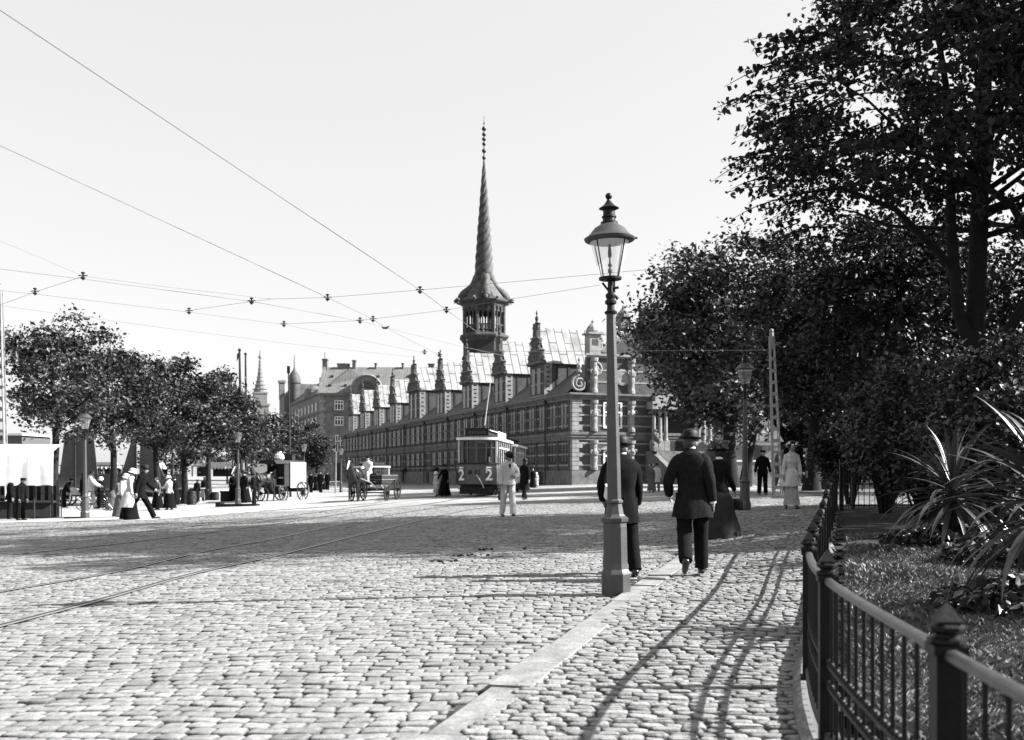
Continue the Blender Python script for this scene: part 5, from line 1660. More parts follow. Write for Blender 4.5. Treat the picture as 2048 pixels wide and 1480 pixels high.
    if woman:
        h.ball((0, -0.012, 0.02), 0.108, 14, sz=1.0, sx=0.9, sy=0.95); h.ball((0, -0.085, 0.03), 0.055, 10, sz=0.9)
        # keep the face free
        h.v = [(x, min(y, 0.055 + max(0, z - 0.05) * 0.6), z if z > -0.05 else -0.05 + (z + 0.05) * 0.4) for x, y, z in h.v]
    else:
        h.ball((0, -0.014, 0.0), 0.108, 14, sz=1.05, sx=0.80, sy=0.94)
        h.v = [(x, min(y, 0.035), max(z, -0.095) if y < 0.0 else max(z, -0.005)) for x, y, z in h.v]
    onhead(h).build("hair", hm, t, smooth=60)
    if k.get("beard"):
        h = MB(); h.ball((0, 0.07, -0.085), 0.05, 10, sz=1.2, sx=1.1); onhead(h).build("beard", hm, t, smooth=60)
    tilt = Matrix.Rotation(R(k.get("hattilt", -4)), 4, 'X')
    if hat == "bowler":
        m = MB(); m.lathe([(0.094, 0.052), (0.104, 0.047), (0.128, 0.052), (0.138, 0.066), (0.136, 0.069), (0.124, 0.058), (0.104, 0.054), (0.100, 0.075), (0.099, 0.105), (0.093, 0.135), (0.075, 0.160), (0.045, 0.174), (0.005, 0.178)], 22, sy=1.2)
        m.move(tilt); ht = onhead(m).build("hat", k.get("hatmat", M_felt), t, smooth=40)
        m = MB(); m.lathe([(0.1035, 0.055), (0.1035, 0.078)], 22, sy=1.2); m.move(tilt); onhead(m).build("hat_band", M_blackcloth, ht, smooth=40)
    elif hat == "cap":
        m = MB(); m.lathe([(0.088, 0.05), (0.092, 0.075), (0.112, 0.10), (0.108, 0.118), (0.05, 0.128), (0.005, 0.13)], 16, sy=1.2)
        ht = onhead(m).build("cap", k.get("hatmat", M_darkcloth), t, smooth=40)
        m = MB(); m.prism([(-0.07, 0.085, 0.055), (0.07, 0.085, 0.055), (0.05, 0.15, 0.04), (0, 0.165, 0.036), (-0.05, 0.15, 0.04)], (0, 0, 0.008)); onhead(m).build("visor", M_leather, ht)
    elif hat in ("wide", "plumed"):
        br = k.get("brim", 0.23)
        m = MB(); m.lathe([(0.08, 0.055), (br * 0.7, 0.058), (br, 0.075), (br + 0.004, 0.082), (br * 0.7, 0.07), (0.115, 0.068), (0.125, 0.11), (0.11, 0.17), (0.06, 0.195), (0.005, 0.2)], 22, sy=1.05, wob=lambda a, i: 1 + (0.05 * math.sin(2 * a + 1) if 1 <= i <= 4 else 0))
        m.move(tilt); ht = onhead(m).build("hat", k.get("hatmat", M_felt), t, smooth=50)
        m = MB()
        for q in range(9):
            a = q * 0.75; m.ball((0.125 * math.cos(a), 0.125 * math.sin(a), 0.10 + 0.04 * math.sin(q * 2.1)), g.uniform(0.03, 0.05), 7)
        if hat == "plumed":
            for q in range(5):
                a = g.uniform(0, 6.3); m.tube([(0.1 * math.cos(a), 0.1 * math.sin(a), 0.12), (0.14 * math.cos(a), 0.14 * math.sin(a), 0.22), (0.2 * math.cos(a + 0.5), 0.2 * math.sin(a + 0.5), 0.24)], [0.02, 0.035, 0.01], 6)
        m.move(tilt); onhead(m).build("trimming", k.get("trim", M_greycloth), ht, smooth=50)
    elif hat == "bonnet":
        m = MB(); m.lathe([(0.085, 0.0), (0.15, -0.01), (0.16, 0.0), (0.115, 0.03), (0.125, 0.08), (0.10, 0.13), (0.04, 0.155), (0.005, 0.157)], 18)
        m.move(Matrix.Rotation(R(-14), 4, 'X')); onhead(m).build("hat", k.get("hatmat", M_linen), t, smooth=50)
    t["_h"] = 0; del t["_h"]
    return t, dict(LA=LA, RA=RA, LL=LL, RL=RL, tp=tp, hc=hc, dz=dz, pel=pel)

M_paleskirt = mat("pale_skirt_linen", 0.27, 0.95, 0.3, 9, 0.004, 40)
M_darkskirt = mat("dark_serge", 0.02, 0.9, 0.3, 10, 0.004, 40, 0.15)
# --- foreground walkers
p1, s1 = person("man in black jacket and bowler walking away behind the foreground lamp, book under his arm", 1243, 1150, 861, 6, hem=0.68, flare=0.02, legL=(16, 4), legR=(-12, 10), armL=(-22, 22, 60, 34), armR=(10, 9, 22, 4), twist=8, bend=1, coat=M_blackcloth, trousers=M_blackcloth, turn=-38, vent=True, hattilt=-2)
bk = MB(); e = (s1["LA"][1] + s1["LA"][2]) / 2
bk.box(-0.012, 0.012, -0.075, 0.075, -0.085, 0.085)
bo = bk.build("book", M_linen, None); bo.matrix_world = Matrix.Translation(p1.location) @ Matrix.Rotation(R(6), 4, 'Z') @ Matrix.Scale(p1.scale[0], 4) @ Matrix.Translation(e + Vector((0.02, -0.10, 0.02))) @ Matrix.Rotation(R(20), 4, 'X')
tag(bo, "pale-edged book held under the arm of the man behind the lamp", "book")
person("broad man in charcoal coat and bowler stepping along the kerb with back to camera", 1385, 1148, 852, -4, dz=0.07, hem=0.70, flare=0.045, legL=(-10, 34), legR=(6, 1), armL=(-14, 22, 62, 30), armR=(-16, 9, 22, 2), twist=-9, bend=-2, coat=M_coat, trousers=M_darkcloth, hair=M_hairgrey, turn=-25, vent=True, cuffs=True, hattilt=-3)
pw, sw_ = person("woman in dark jacket and plumed hat carrying a handbag beside the broad man", 1437, 1080, 874, -28, "woman", hat="plumed", brim=0.22, hem=0.72, flare=0.02, skirt=0.40, drift=0.03, coat=M_darkcloth, trousers=M_darkskirt, armL=(0, 8, 10, 0), armR=(10, 12, 30, 6), turn=20, lean=4, legL=(12, 4), legR=(-12, 6))
hb = MB(); hb.loft([[Vector((x * 0.15 * w_, y * 0.05 * w_, z)) for x, y in ((-1, -1), (1, -1), (1, 1), (-1, 1))] for z, w_ in ((-0.28, 0.9), (-0.25, 1.05), (-0.12, 0.95), (-0.07, 0.7))])
hb.tube([(-0.08, 0, -0.07), (-0.07, 0, 0.0), (0.07, 0, 0.0), (0.08, 0, -0.07)], 0.009, 6)
ho = hb.build("handbag", M_leather, None); ho.matrix_world = Matrix.Translation(pw.location) @ Matrix.Rotation(R(-28), 4, 'Z') @ Matrix.Scale(pw.scale[0], 4) @ Matrix.Translation(sw_["RA"][2] + sw_["RA"][3] * 0.11)
tag(ho, "black leather handbag hanging from the hand of the woman with plumed hat", "handbag")
person("woman in pale costume and wide dark hat walking toward the camera on the pavement", 1583, 1017, 877, 176, "woman", dz=0.06, hat="wide", brim=0.24, hem=0.60, flare=0.075, skirt=0.19, coat=M_lightcloth, trousers=M_lightcloth, skirtmat=M_paleskirt, armL=(4, 9, 22, 4), armR=(0, 10, 16, 4), lapel=True, trim=M_linen, skirt_hem=0.10, legL=(9, 3), legR=(-9, 5))
bo = MB().box(-0.025, 0.025, -0.1, 0.1, -0.09, 0.09).build("book", M_leather, None); bo.location = at(1583, 1017) + Vector((0.42, -0.05, 0.92))
tag(bo, "dark book tucked under the arm of the woman in pale costume", "book")
person("boy in black suit with white collar standing before the park railing", 1525, 990, 898, 178, hat="cap", hem=0.80, coat=M_blackcloth, trousers=M_blackcloth, armL=(0, 14, 8, 4), armR=(0, 14, 8, 4), lapel=False, turn=15)
person("man in grey suit half hidden behind the woman in pale costume", 1561, 985, 890, 200, hem=0.75, coat=M_greycloth, trousers=M_greycloth, legL=(10, 2), legR=(-14, 10))
# --- road
person("workman in white jacket and pale trousers standing on the road with hand on hip", 1016, 1033, 900, -160, H=1.80, hem=0.88, flare=0.015, coat=M_whitecloth, trousers=M_lightcloth, armL=(-4, 26, 80, 76), armR=(2, 8, 6, 2), collar=False, vneck=True, nod=22, turn=25, legL=(7, 2), legR=(-8, 4), hair=M_hair)
bg_ = at(1003, 1030); m = MB(); m.loft([[Vector((x * 0.09 * w_, y * 0.05 * w_, z)) for x, y in ((-1, -1), (1, -1), (1, 1), (-1, 1))] for z, w_ in ((0.42, 1.0), (0.50, 1.1), (0.68, 1.0), (0.74, 0.6))]); m.tube([(-0.04, 0, 0.74), (-0.03, 0, 0.80), (0.03, 0, 0.80), (0.04, 0, 0.74)], 0.008, 6)
tag(m.build("bag", M_leather, None, loc=bg_), "dark bag hanging from the hand of the workman in white", "bag")
person("man in long dark coat and bowler crossing the road behind the workman", 1049, 999, 913, -30, hem=0.45, flare=0.03, coat=M_darkcloth, trousers=M_blackcloth, legL=(20, 4), legR=(-18, 8), armL=(16, 10, 20, 4), armR=(-14, 10, 10, 4))
person("woman in black dress and hat beside the tram front holding the child's hand", 889, 993, 925, 170, "woman", hat="wide", brim=0.17, hem=0.75, skirt=0.34, coat=M_blackcloth, trousers=M_blackcloth, armR=(10, 24, 20, 8))
person("small child in pale coat and white hat walking beside the black-dressed woman", 873, 993, 941, 150, "girl", hat="bonnet", hem=0.55, flare=0.05, skirt=0.22, skirt_hem=0.45, coat=M_whitecloth, trousers=M_lightcloth, legL=(16, 4), legR=(-14, 10))
person("small child in pale smock standing by the exchange wall right of the coat man", 1073, 975, 944, 180, "girl", hat="bonnet", hem=0.55, flare=0.04, skirt=0.22, skirt_hem=0.4, coat=M_lightcloth, trousers=M_lightcloth)
person("dark-dressed woman standing by the exchange wall beside the child in smock", 1066, 976, 936, 175, "woman", hat="none", hem=0.75, skirt=0.28, coat=M_blackcloth, trousers=M_blackcloth)
person("woman in grey dress strolling before the exchange front, left of the pair", 1303, 985, 926, 165, "woman", hat="wide", brim=0.15, hem=0.7, skirt=0.28, skirt_hem=0.12, coat=M_greycloth, trousers=M_greycloth, trim=M_linen)
person("man in pale coat strolling before the exchange front, right of the pair", 1313, 983, 925, 190, hem=0.6, flare=0.02, coat=M_lightcloth, trousers=M_greycloth, legL=(8, 2), legR=(-8, 4))
# --- quay pavement, left
person("man in black suit and bowler striding to the right along the quay kerb", 280, 1039, 920, -82, hem=0.74, flare=0.04, lean=9, legL=(30, 6), legR=(-26, 16), armL=(30, 6, 20, 2), armR=(-20, 10, 14, 4), coat=M_blackcloth, trousers=M_blackcloth, cuffs=True)
person("woman in pale hat and pale coat over dark skirt walking behind the striding man", 259, 1040, 934, -70, "woman", hat="bonnet", hem=0.45, flare=0.10, skirt=0.32, coat=M_lightcloth, trousers=M_blackcloth, lean=6)
person("woman in white blouse and white hat bending forward left of the strolling couple", 243, 1034, 944, -100, "woman", hat="bonnet", hem=0.9, skirt=0.36, coat=M_whitecloth, trousers=M_greycloth, lean=14)
person("woman in dark shawl and skirt standing under the third quay tree, left of two", 315, 1020, 953, 150, "woman", hat="none", hem=0.75, skirt=0.33, coat=M_greycloth, trousers=M_blackcloth, skirt_hem=0.10)
person("woman with white blouse and dark apron working under the third quay tree, right of two", 339, 1020, 949, 60, "woman", hat="bonnet", hem=0.85, skirt=0.33, coat=M_whitecloth, trousers=M_blackcloth, armL=(30, 6, 50, 6), armR=(25, 6, 60, 6), skirt_hem=0.10)
person("lone man in dark suit standing with back turned by the fifth quay tree", 409, 1002, 953, 10, hat="cap", hem=0.8, coat=M_darkcloth, trousers=M_darkcloth)
person("woman in black dress standing left of the second quay lamp", 466, 1003, 944, 190, "woman", hat="none", hem=0.75, skirt=0.32, coat=M_blackcloth, trousers=M_blackcloth)
person("woman in long dark dress and wide hat standing between lamp and van horses", 489, 1006, 938, 160, "woman", hat="wide", brim=0.2, hem=0.72, skirt=0.36, coat=M_darkcloth, trousers=M_blackcloth)
person("man in dark cap seated low under the white awning, nearest the mast", 20, 1039, 950, -60, hem=0.8, coat=M_blackcloth, trousers=M_darkcloth, hat="cap")
person("man in dark cap standing under the white awning, second from the mast", 41, 1041, 953, -100, hem=0.75, coat=M_blackcloth, trousers=M_blackcloth, hat="cap", lean=8)
person("man in black walking on the quay road right of the advertisement van", 605, 993, 933, 170, hem=0.5, flare=0.02, coat=M_blackcloth, trousers=M_blackcloth, legL=(12, 3), legR=(-12, 8))
for i, (px, py, pt, f, kd, cl, lab) in enumerate((
        (622, 986, 944, 175, "man", M_blackcloth, "man in bowler leading the far crowd beside the third quay lamp"),
        (632, 982, 945, 185, "woman", M_darkcloth, "woman in dark dress in the far crowd just right of the leading man"),
        (641, 986, 940, 170, "man", M_darkcloth, "tallest man of the far crowd below the office block corner"),
        (648, 980, 948, 182, "woman", M_greycloth, "woman in grey dress in the far crowd"),
        (655, 981, 942, 176, "man", M_blackcloth, "man in black at the right end of the far crowd"),
        (614, 980, 948, 172, "man", M_greycloth, "man in grey at the left end of the far crowd"),
        (596, 982, 946, 180, "woman", M_blackcloth, "woman in black between van wheel and the far crowd"))):
    person(lab, px, py, pt, f, kd, hat="bowler" if kd == "man" else "wide", hem=0.7, skirt=0.3, coat=cl, trousers=M_blackcloth, legL=(10, 3), legR=(-10, 6), brim=0.18)

person("man in black with cap bending over the handcart behind the first quay tree", 128, 1016, 958, -70, hat="cap", hem=0.8, coat=M_blackcloth, trousers=M_darkcloth, lean=30, H=1.6)
person("dark-dressed woman with pale bonnet beside the second quay tree, facing the street", 203, 1016, 952, 175, "woman", hat="bonnet", hem=0.8, skirt=0.32, coat=M_darkcloth, trousers=M_blackcloth)
person("man in black cap leaning on the market table at the fourth quay tree", 392, 1006, 957, -20, hat="cap", hem=0.8, coat=M_blackcloth, trousers=M_blackcloth, lean=14)
person("woman in black shawl standing just left of the dark market table", 350, 1010, 952, 60, "woman", hat="none", hem=0.7, skirt=0.34, coat=M_blackcloth, trousers=M_blackcloth)
person("groom in dark cap standing at the heads of the van horses", 508, 1010, 946, 100, hat="cap", hem=0.76, coat=M_darkcloth, trousers=M_blackcloth)
# ------------------------------------------------------------------ text helper
def text_mb(s, size, depth=0.01, bold=0.0):
    cu = bpy.data.curves.new("txt", 'FONT'); cu.body = s; cu.size = size; cu.extrude = depth / 2; cu.offset = bold; cu.align_x = 'CENTER'; cu.align_y = 'CENTER'
    o = bpy.data.objects.new("txt", cu); COL.objects.link(o)
    dg = bpy.context.evaluated_depsgraph_get()
    me = bpy.data.meshes.new_from_object(o.evaluated_get(dg))
    mb = MB(); mb.add([tuple(v.co) for v in me.vertices], [tuple(p.vertices) for p in me.polygons])
    bpy.data.objects.remove(o); bpy.data.curves.remove(cu); bpy.data.meshes.remove(me)
    return mb
# ------------------------------------------------------------------ trams
def tram_plan(inset=0.0, L_=7.7, wid=1.03, bow=0.42):
    """outline, front at y = 0 facing -y"""
    w = wid - inset
    pts = []
    for a in np.linspace(-1, 1, 9):
        pts.append((w * a, inset + bow * (1 - math.sqrt(max(0, 1 - 0.98 * a * a))) * 0.9))
    for a in np.linspace(1, -1, 9):
        pts.append((w * a, L_ - inset - bow * (1 - math.sqrt(max(0, 1 - 0.98 * a * a))) * 0.9))
    return pts
def slab(mb, plan, z0, z1):
    mb.prism([(x, y, z0) for x, y in plan], (0, 0, z1 - z0)); return mb
def tram(label, base, rz, trailer=False, pole_=True):
    t = thing("tram", label, "tram", base, rz, None)
    L_ = 7.7 if not trailer else 7.0
    body = M_tram if not trailer else M_cream
    # platform dash and saloon side panels
    pl = tram_plan(0, L_); pi = tram_plan(0.05, L_)
    mb = MB(); slab(mb, tram_plan(0.02, L_), 0.62, 1.62)
    mb = mb.build("lower_panel", body, t, smooth=30)
    m = MB(); slab(m, tram_plan(-0.02, L_), 1.62, 1.70); slab(m, tram_plan(-0.01, L_), 0.56, 0.62); m.build("waist_rail", M_tramdark if not trailer else M_tram, t, smooth=30)
    # side panels painted pale on the saloon
    for s in (-1, 1):
        m = MB(); m.box(s * 1.015 - 0.02, s * 1.015 + 0.02, 1.6, L_ - 1.6, 0.75, 1.61); m.build("saloon_side", M_cream, t)
    # window posts
    m = MB(); n = len(pl)
    fp2 = MB()
    for i in [1, 2, 4, 6, 7]:
        x, y = tram_plan(0.03, L_)[i]; fp2.box(x - 0.03, x + 0.03, y - 0.04, y + 0.04, 1.70, 2.86)
    fp2.build("front_post", M_tram, t)
    for i in [0, 8, 9, 11, 15, 17]:
        x, y = tram_plan(0.03, L_)[i]; m.box(x - 0.045, x + 0.045, y - 0.045, y + 0.045, 1.70, 2.86)
    for s in (-1, 1):
        for y in np.linspace(1.5, L_ - 1.5, 6):
            m.box(s * 0.99 - 0.035, s * 0.99 + 0.035, y - 0.06, y + 0.06, 1.70, 2.86)
        m.box(s * 0.99 - 0.03, s * 0.99 + 0.03, 1.5, L_ - 1.5, 2.45, 2.53)
    m.build("window_post", M_cream, t)
    m = MB(); pf = tram_plan(0.03, L_)
    for a, b in zip(pf[:9], pf[1:9]):
        m.bar((a[0], a[1], 2.46), (b[0], b[1], 2.46), 0.05)
    m.build("transom", M_tram, t)
    gl = MB()
    pg = tram_plan(0.06, L_)
    for i in range(8):
        a, b = pg[i], pg[i + 1]; gl.add([(a[0], a[1], 1.70), (b[0], b[1], 1.70), (b[0], b[1], 2.86), (a[0], a[1], 2.86)], [(0, 1, 2, 3)])
        a, b = pg[i + 9], pg[i + 10]; gl.add([(a[0], a[1], 1.70), (b[0], b[1], 1.70), (b[0], b[1], 2.86), (a[0], a[1], 2.86)], [(0, 1, 2, 3)])
    for s in (-1, 1):
        gl.add([(s * 0.97, 1.5, 1.70), (s * 0.97, L_ - 1.5, 1.70), (s * 0.97, L_ - 1.5, 2.86), (s * 0.97, 1.5, 2.86)], [(0, 1, 2, 3)])
    gl.build("window_glass", glassmat("tram_glass", 0.02, 0.6, 0.05), t)
    m = MB()
    for y in (1.45, L_ - 1.45):
        m.box(-0.95, -0.3, y - 0.03, y + 0.03, 0.65, 2.86); m.box(0.3, 0.95, y - 0.03, y + 0.03, 0.65, 2.86)
    m.build("bulkhead", M_wood, t)
    # roof
    m = MB(); slab(m, tram_plan(-0.10, L_), 2.86, 2.98); m.build("roof_edge", M_white, t, smooth=30)
    m = MB(); m.loft([[Vector((x * k, y + (L_ / 2 - y) * (1 - k) * 0.5, z)) for x, y in tram_plan(-0.08, L_)] for k, z in ((1.0, 2.985), (0.93, 3.06), (0.72, 3.12), (0.4, 3.14))]); m.build("roof", M_leadroof if False else M_tramdark, t, smooth=40)
    cl = MB(); cl.box(-0.55, 0.55, 0.55, L_ - 0.6, 3.05, 3.34); cl = cl.build("clerestory", M_tramdark, t)
    m = MB(); m.box(-0.66, 0.66, 0.45, L_ - 0.5, 3.34, 3.39); m.box(-0.45, 0.45, 0.5, L_ - 0.55, 3.39, 3.44); m.build("clerestory_roof", M_cream if not trailer else M_tramdark, cl)
    if not trailer:
        d = MB(); d.box(-0.62, 0.62, 0.18, 0.26, 3.04, 3.44); d = d.build("destination_board", M_tramdark, t)
        m = MB(); tx = text_mb("TORV", 0.2, 0.01) if False else None
        fr_ = MB(); fr_.box(-0.66, 0.66, 0.165, 0.178, 3.42, 3.46); fr_.box(-0.66, 0.66, 0.165, 0.178, 3.02, 3.06); fr_.build("board_frame", M_wood, d)
        for x in np.linspace(-0.4, 0.4, 6):       # unreadable pale lettering
            MB().box(x - 0.045, x + 0.045, 0.165, 0.178, 3.16, 3.31).build("board_letter", M_greycloth, d)
        sb = MB(); sb.box(0.86, 0.90, 2.0, 5.6, 3.06, 3.36); sb = sb.build("side_board", M_white, t)
        lt = MB()
        for y in (2.5, 2.9, 3.25, 3.6, 3.95, 4.3, 4.7, 5.1):
            lt.box(0.90, 0.905, y - 0.03, y + 0.03, 3.13, 3.30); lt.box(0.90, 0.905, y - 0.10, y + 0.10, 3.26, 3.30)
        lt.build("side_letter", M_tramdark, sb)
        # route numbers and fleet number on the dash
        for s in (-1, 1):
            a = -s * 0.5
            x = 0.66 if s > 0 else -0.83; ang = R(17) if s > 0 else -R(30)
            yo = 0.05 if s > 0 else 0.12
            tx = text_mb("2", 0.80, 0.02, 0.014); tx.move(Matrix.Translation((x, yo, 1.06)) @ Matrix.Rotation(ang, 4, 'Z') @ Matrix.Rotation(R(90), 4, 'X'))
            tx.build("route_number", M_white, t)
            MB().box(-0.13, 0.13, -0.012, 0.012, -0.035, 0.035).move(Matrix.Translation((x, yo, 1.46)) @ Matrix.Rotation(ang, 4, 'Z')).build("number_bar", M_white, t)
        tx = text_mb("82", 0.34, 0.015); tx.move(Matrix.Translation((0.05, 0.012, 1.2)) @ Matrix.Rotation(R(90), 4, 'X')); tx.build("fleet_number", M_tramdark, t)
        hd = MB(); hd.lathe([(0.10, 0), (0.11, 0.03), (0.09, 0.06), (0.02, 0.07)], 14, M=Matrix.Translation((-0.35, 0.02, 1.22)) @ Matrix.Rotation(R(90), 4, 'X'))
        hd.build("headlamp", M_wood, t)
        m = MB(); m.tube([(0.0, -0.02, 1.1), (0.25, -0.1, 0.75), (0.42, -0.16, 0.42)], 0.025, 6); m.build("coupling_bar", M_cream, t)
        m = MB(); m.box(0.50, 0.56, -0.01, 0.05, 1.18, 1.5); m.build("handrail", M_cream, t)
        # trolley pole
        tb = MB(); tb.lathe([(0.16, 3.42), (0.16, 3.5), (0.1, 3.56), (0.09, 3.72)], 10, (0, 3.0, 0)); tb.build("trolley_base", M_tramdark, t)
        tp_ = MB()
        if pole_: tp_.tube([(0, 3.0, 3.68), (0.12, 4.6, 6.2)], [0.04, 0.025], 6)
        else: tp_.tube([(0, 3.0, 3.68), (0.0, 7.0, 3.9)], [0.04, 0.025], 6)
        tp_.build("trolley_pole", M_mast, t)
        ml = MB(); ml.ball((0.5, 0.32, 2.62), 0.07, 8); ml.build("mirror_lamp", M_white, t)
        dr = MB()
        dr.box(0.62, 0.72, 0.16, 0.2, 1.72, 2.0); dr.build("dash_plate", M_white, t)
    # underframe, wheels, fender, steps
    u = MB(); u.box(-0.9, 0.9, 0.35, L_ - 0.35, 0.42, 0.57); u.box(-0.75, 0.75, 2.0, L_ - 2.0, 0.2, 0.42); u.build("underframe", M_tramdark, t)
    fd = MB(); fd.box(-0.85, 0.85, 0.05, 0.12, 0.12, 0.5); fd.bar((-0.9, 0.3, 0.5), (-0.9, 0.0, 0.12), 0.05); fd.bar((0.9, 0.3, 0.5), (0.9, 0.0, 0.12), 0.05); fd.build("fender", M_tramdark, t)
    for y in (2.6, L_ - 2.6):
        for s in (-1, 1):
            m = MB(); m.lathe([(0.36, -0.05), (0.40, -0.05), (0.40, 0.0), (0.37, 0.01), (0.37, 0.06), (0.1, 0.08)], 18, M=Matrix.Translation((s * 0.72, y, 0.40)) @ Matrix.Rotation(R(90) * s, 4, 'Y')); m.build("wheel", M_tramdark, t)
    for s in (-1, 1):
        m = MB(); m.box(s * 1.0 - 0.12, s * 1.0 + 0.12, 0.75, 1.4, 0.34, 0.38); m.box(s * 0.96 - 0.02, s * 0.96 + 0.02, 0.75, 1.4, 0.1, 0.6); m.build("step", M_tramdark, t)
        m = MB()
        for y in (0.72, 1.42): m.tube([(s * 1.02, y, 0.6), (s * 1.02, y, 2.8)], 0.022, 6)
        m.build("grab_pole", M_cream, t)
    return t
TB = un(953, 990, 53.0); TB.z = float(G(TB.x, 53)) + 0.02
tram_fg = tram("dark varnished electric tram with white number 2 on both corners of its dash", TB, -6.5)
tram_fg.scale = (1.0, 1.0, 1.05)
tr2 = TB + Vector((math.sin(R(6.8)) * 8.5, math.cos(R(6.8)) * 8.5, 0)); tr2.z = float(G(tr2.x, tr2.y)) + 0.02
t2 = tram("pale open tram trailer coupled behind the dark tram", tr2, -6.8, True); t2.scale = (1, 1, 1.0)
fb = un(760, 962, 88); fb.z = float(G(fb.x, 88)) - 0.25
t3 = tram("small distant tram behind the flat wagon with pale front and dark side", fb, 28, False, False); t3.scale = (0.92, 0.55, 0.82)
# ------------------------------------------------------------------ horses, wagons
def horse(label, base, rz, blaze=False, group=None, phase=0):
    t = thing("horse", label, "horse", base, rz, group)
    V = [(0, -0.1, 1.24), (0, -0.6, 1.30), (0, 0.42, 1.26), (0, 0.72, 1.48), (0, 0.92, 1.76), (0, 1.03, 1.98), (0, 1.20, 1.82), (0, 1.36, 1.58)]
    rd = [(0.30, 0.33), (0.27, 0.30), (0.25, 0.31), (0.15, 0.22), (0.11, 0.17), (0.10, 0.13), (0.085, 0.11), (0.06, 0.07)]
    E = [(0, 1), (0, 2), (2, 3), (3, 4), (4, 5), (5, 6), (6, 7)]
    for s in (-1, 1):
        sh = phase * s
        i = len(V); V += [(s * 0.17, 0.5, 1.0), (s * 0.16, 0.52 + 0.10 * sh, 0.54), (s * 0.16, 0.50 + 0.16 * sh, 0.16), (s * 0.16, 0.55 + 0.18 * sh, 0.04)]
        rd += [0.13, 0.062, 0.047, 0.062]; E += [(2, i), (i, i + 1), (i + 1, i + 2), (i + 2, i + 3)]
        i = len(V); V += [(s * 0.17, -0.55, 1.0), (s * 0.17, -0.48 - 0.05 * sh, 0.84), (s * 0.17, -0.80 - 0.10 * sh, 0.54), (s * 0.17, -0.72 - 0.14 * sh, 0.16), (s * 0.17, -0.66 - 0.14 * sh, 0.04)]
        rd += [0.17, 0.115, 0.062, 0.05, 0.062]; E += [(1, i), (i, i + 1), (i + 1, i + 2), (i + 2, i + 3), (i + 3, i + 4)]
    vs, fs = skinned(E, V, rd, "horse")
    mb = MB(); mb.add(vs, fs)
    for s in (-1, 1): mb.tube([(s * 0.06, 0.99, 2.04), (s * 0.075, 0.98, 2.12), (s * 0.08, 1.0, 2.2)], [0.03, 0.035, 0.006], 6)
    mb.build("body", M_horse, t, smooth=70)
    m = MB(); m.tube([(0, -0.86, 1.36), (0, -1.0, 1.2), (0, -1.02, 0.9), (0, -0.98, 0.6)], [0.05, 0.09, 0.1, 0.02], 8); m.build("tail", M_hair, t, smooth=60)
    m = MB(); m.prism([(-0.02, 1.0, 2.1), (-0.02, 0.75, 1.85), (-0.02, 0.5, 1.52), (-0.02, 0.62, 1.45), (-0.02, 0.86, 1.72)], (0.04, 0, 0)); m.build("mane", M_hair, t)
    if blaze:
        m = MB(); m.tube([(0, 1.13, 2.02), (0, 1.29, 1.84), (0, 1.43, 1.6)], [0.03, 0.04, 0.03], 6); m.build("blaze", M_horsewhite, t)
    hs = MB()
    pts = [(0.31 * math.cos(a), 0.56 + 0.12 * math.sin(a), 1.28 + 0.38 * math.sin(a)) for a in np.linspace(0, 2 * math.pi, 18)]
    hs.tube(pts, 0.05, 6, cap=False)
    hs.tube([(0.33 * math.cos(a), -0.05, 1.25 + 0.36 * math.sin(a)) for a in np.linspace(0, 2 * math.pi, 16)], 0.03, 5, cap=False)
    for s in (-1, 1):
        hs.tube([(s * 0.32, 0.5, 1.2), (s * 0.34, 0, 1.15), (s * 0.32, -0.6, 1.1), (s * 0.2, -0.92, 1.1)], 0.022, 5)
        hs.box(s * 0.12 - 0.01, s * 0.12 + 0.01, 1.06, 1.18, 1.86, 1.97)
    hs.build("harness", M_leather, t, smooth=40)
    return t
def wheel(parent, c, r, rz=0, n=12):
    M = Matrix.Translation(c) @ Matrix.Rotation(rz, 4, 'Z')
    m = MB(); k = 22; P = [(0.0, r * math.cos(2 * math.pi * i / k), r * math.sin(2 * math.pi * i / k)) for i in range(k + 1)]
    m.tube(P, 0.04, 6, cap=False); m.move(M); w = m.build("wheel", M_wood, parent)
    m = MB()
    for i in range(n):
        a = 2 * math.pi * i / n; m.tube([(0, 0, 0), (0, r * math.cos(a), r * math.sin(a))], 0.018, 5)
    m.move(M); m.build("spokes", M_wood, w)
    m = MB(); m.tube([(-0.12, 0, 0), (0.12, 0, 0)], 0.08, 8); m.move(M); m.build("hub", M_iron, w)
    return w
# flat wagon with one horse, coming toward the camera
wb = at(748, 1001)
hd_ = 170                      # local +y is the way it goes
wg = thing("wagon", "low open wagon with spoked wheels drawn by a dark horse", "wagon", wb, hd_)
m = MB(); m.box(-0.75, 0.75, -1.6, 1.1, 0.82, 0.90)
for a, b, c, d in ((-0.78, -0.74, -1.6, 1.1), (0.74, 0.78, -1.6, 1.1), (-0.78, 0.78, -1.64, -1.6), (-0.78, 0.78, 1.1, 1.14)):
    m.box(a, b, c, d, 0.88, 1.32)
m.build("bed", M_wood, wg)
m = MB(); m.box(-0.5, 0.5, 0.75, 1.15, 1.32, 1.40); m.box(-0.5, 0.5, 1.15, 1.6, 0.95, 1.0); m.build("seat", M_wood, wg)
m = MB()
for z in (1.08, 1.30): m.box(-0.80, 0.80, -1.66, 1.16, z - 0.015, z + 0.015)
m.build("bed_rail", M_woodlight, wg)
for y, r in ((-1.1, 0.56), (0.8, 0.42)):
    m = MB(); m.bar((-0.9, y, r), (0.9, y, r), 0.07); m.build("axle", M_wood, wg)
    for s in (-1, 1): wheel(wg, (s * 0.92, y, r), r)
m = MB()
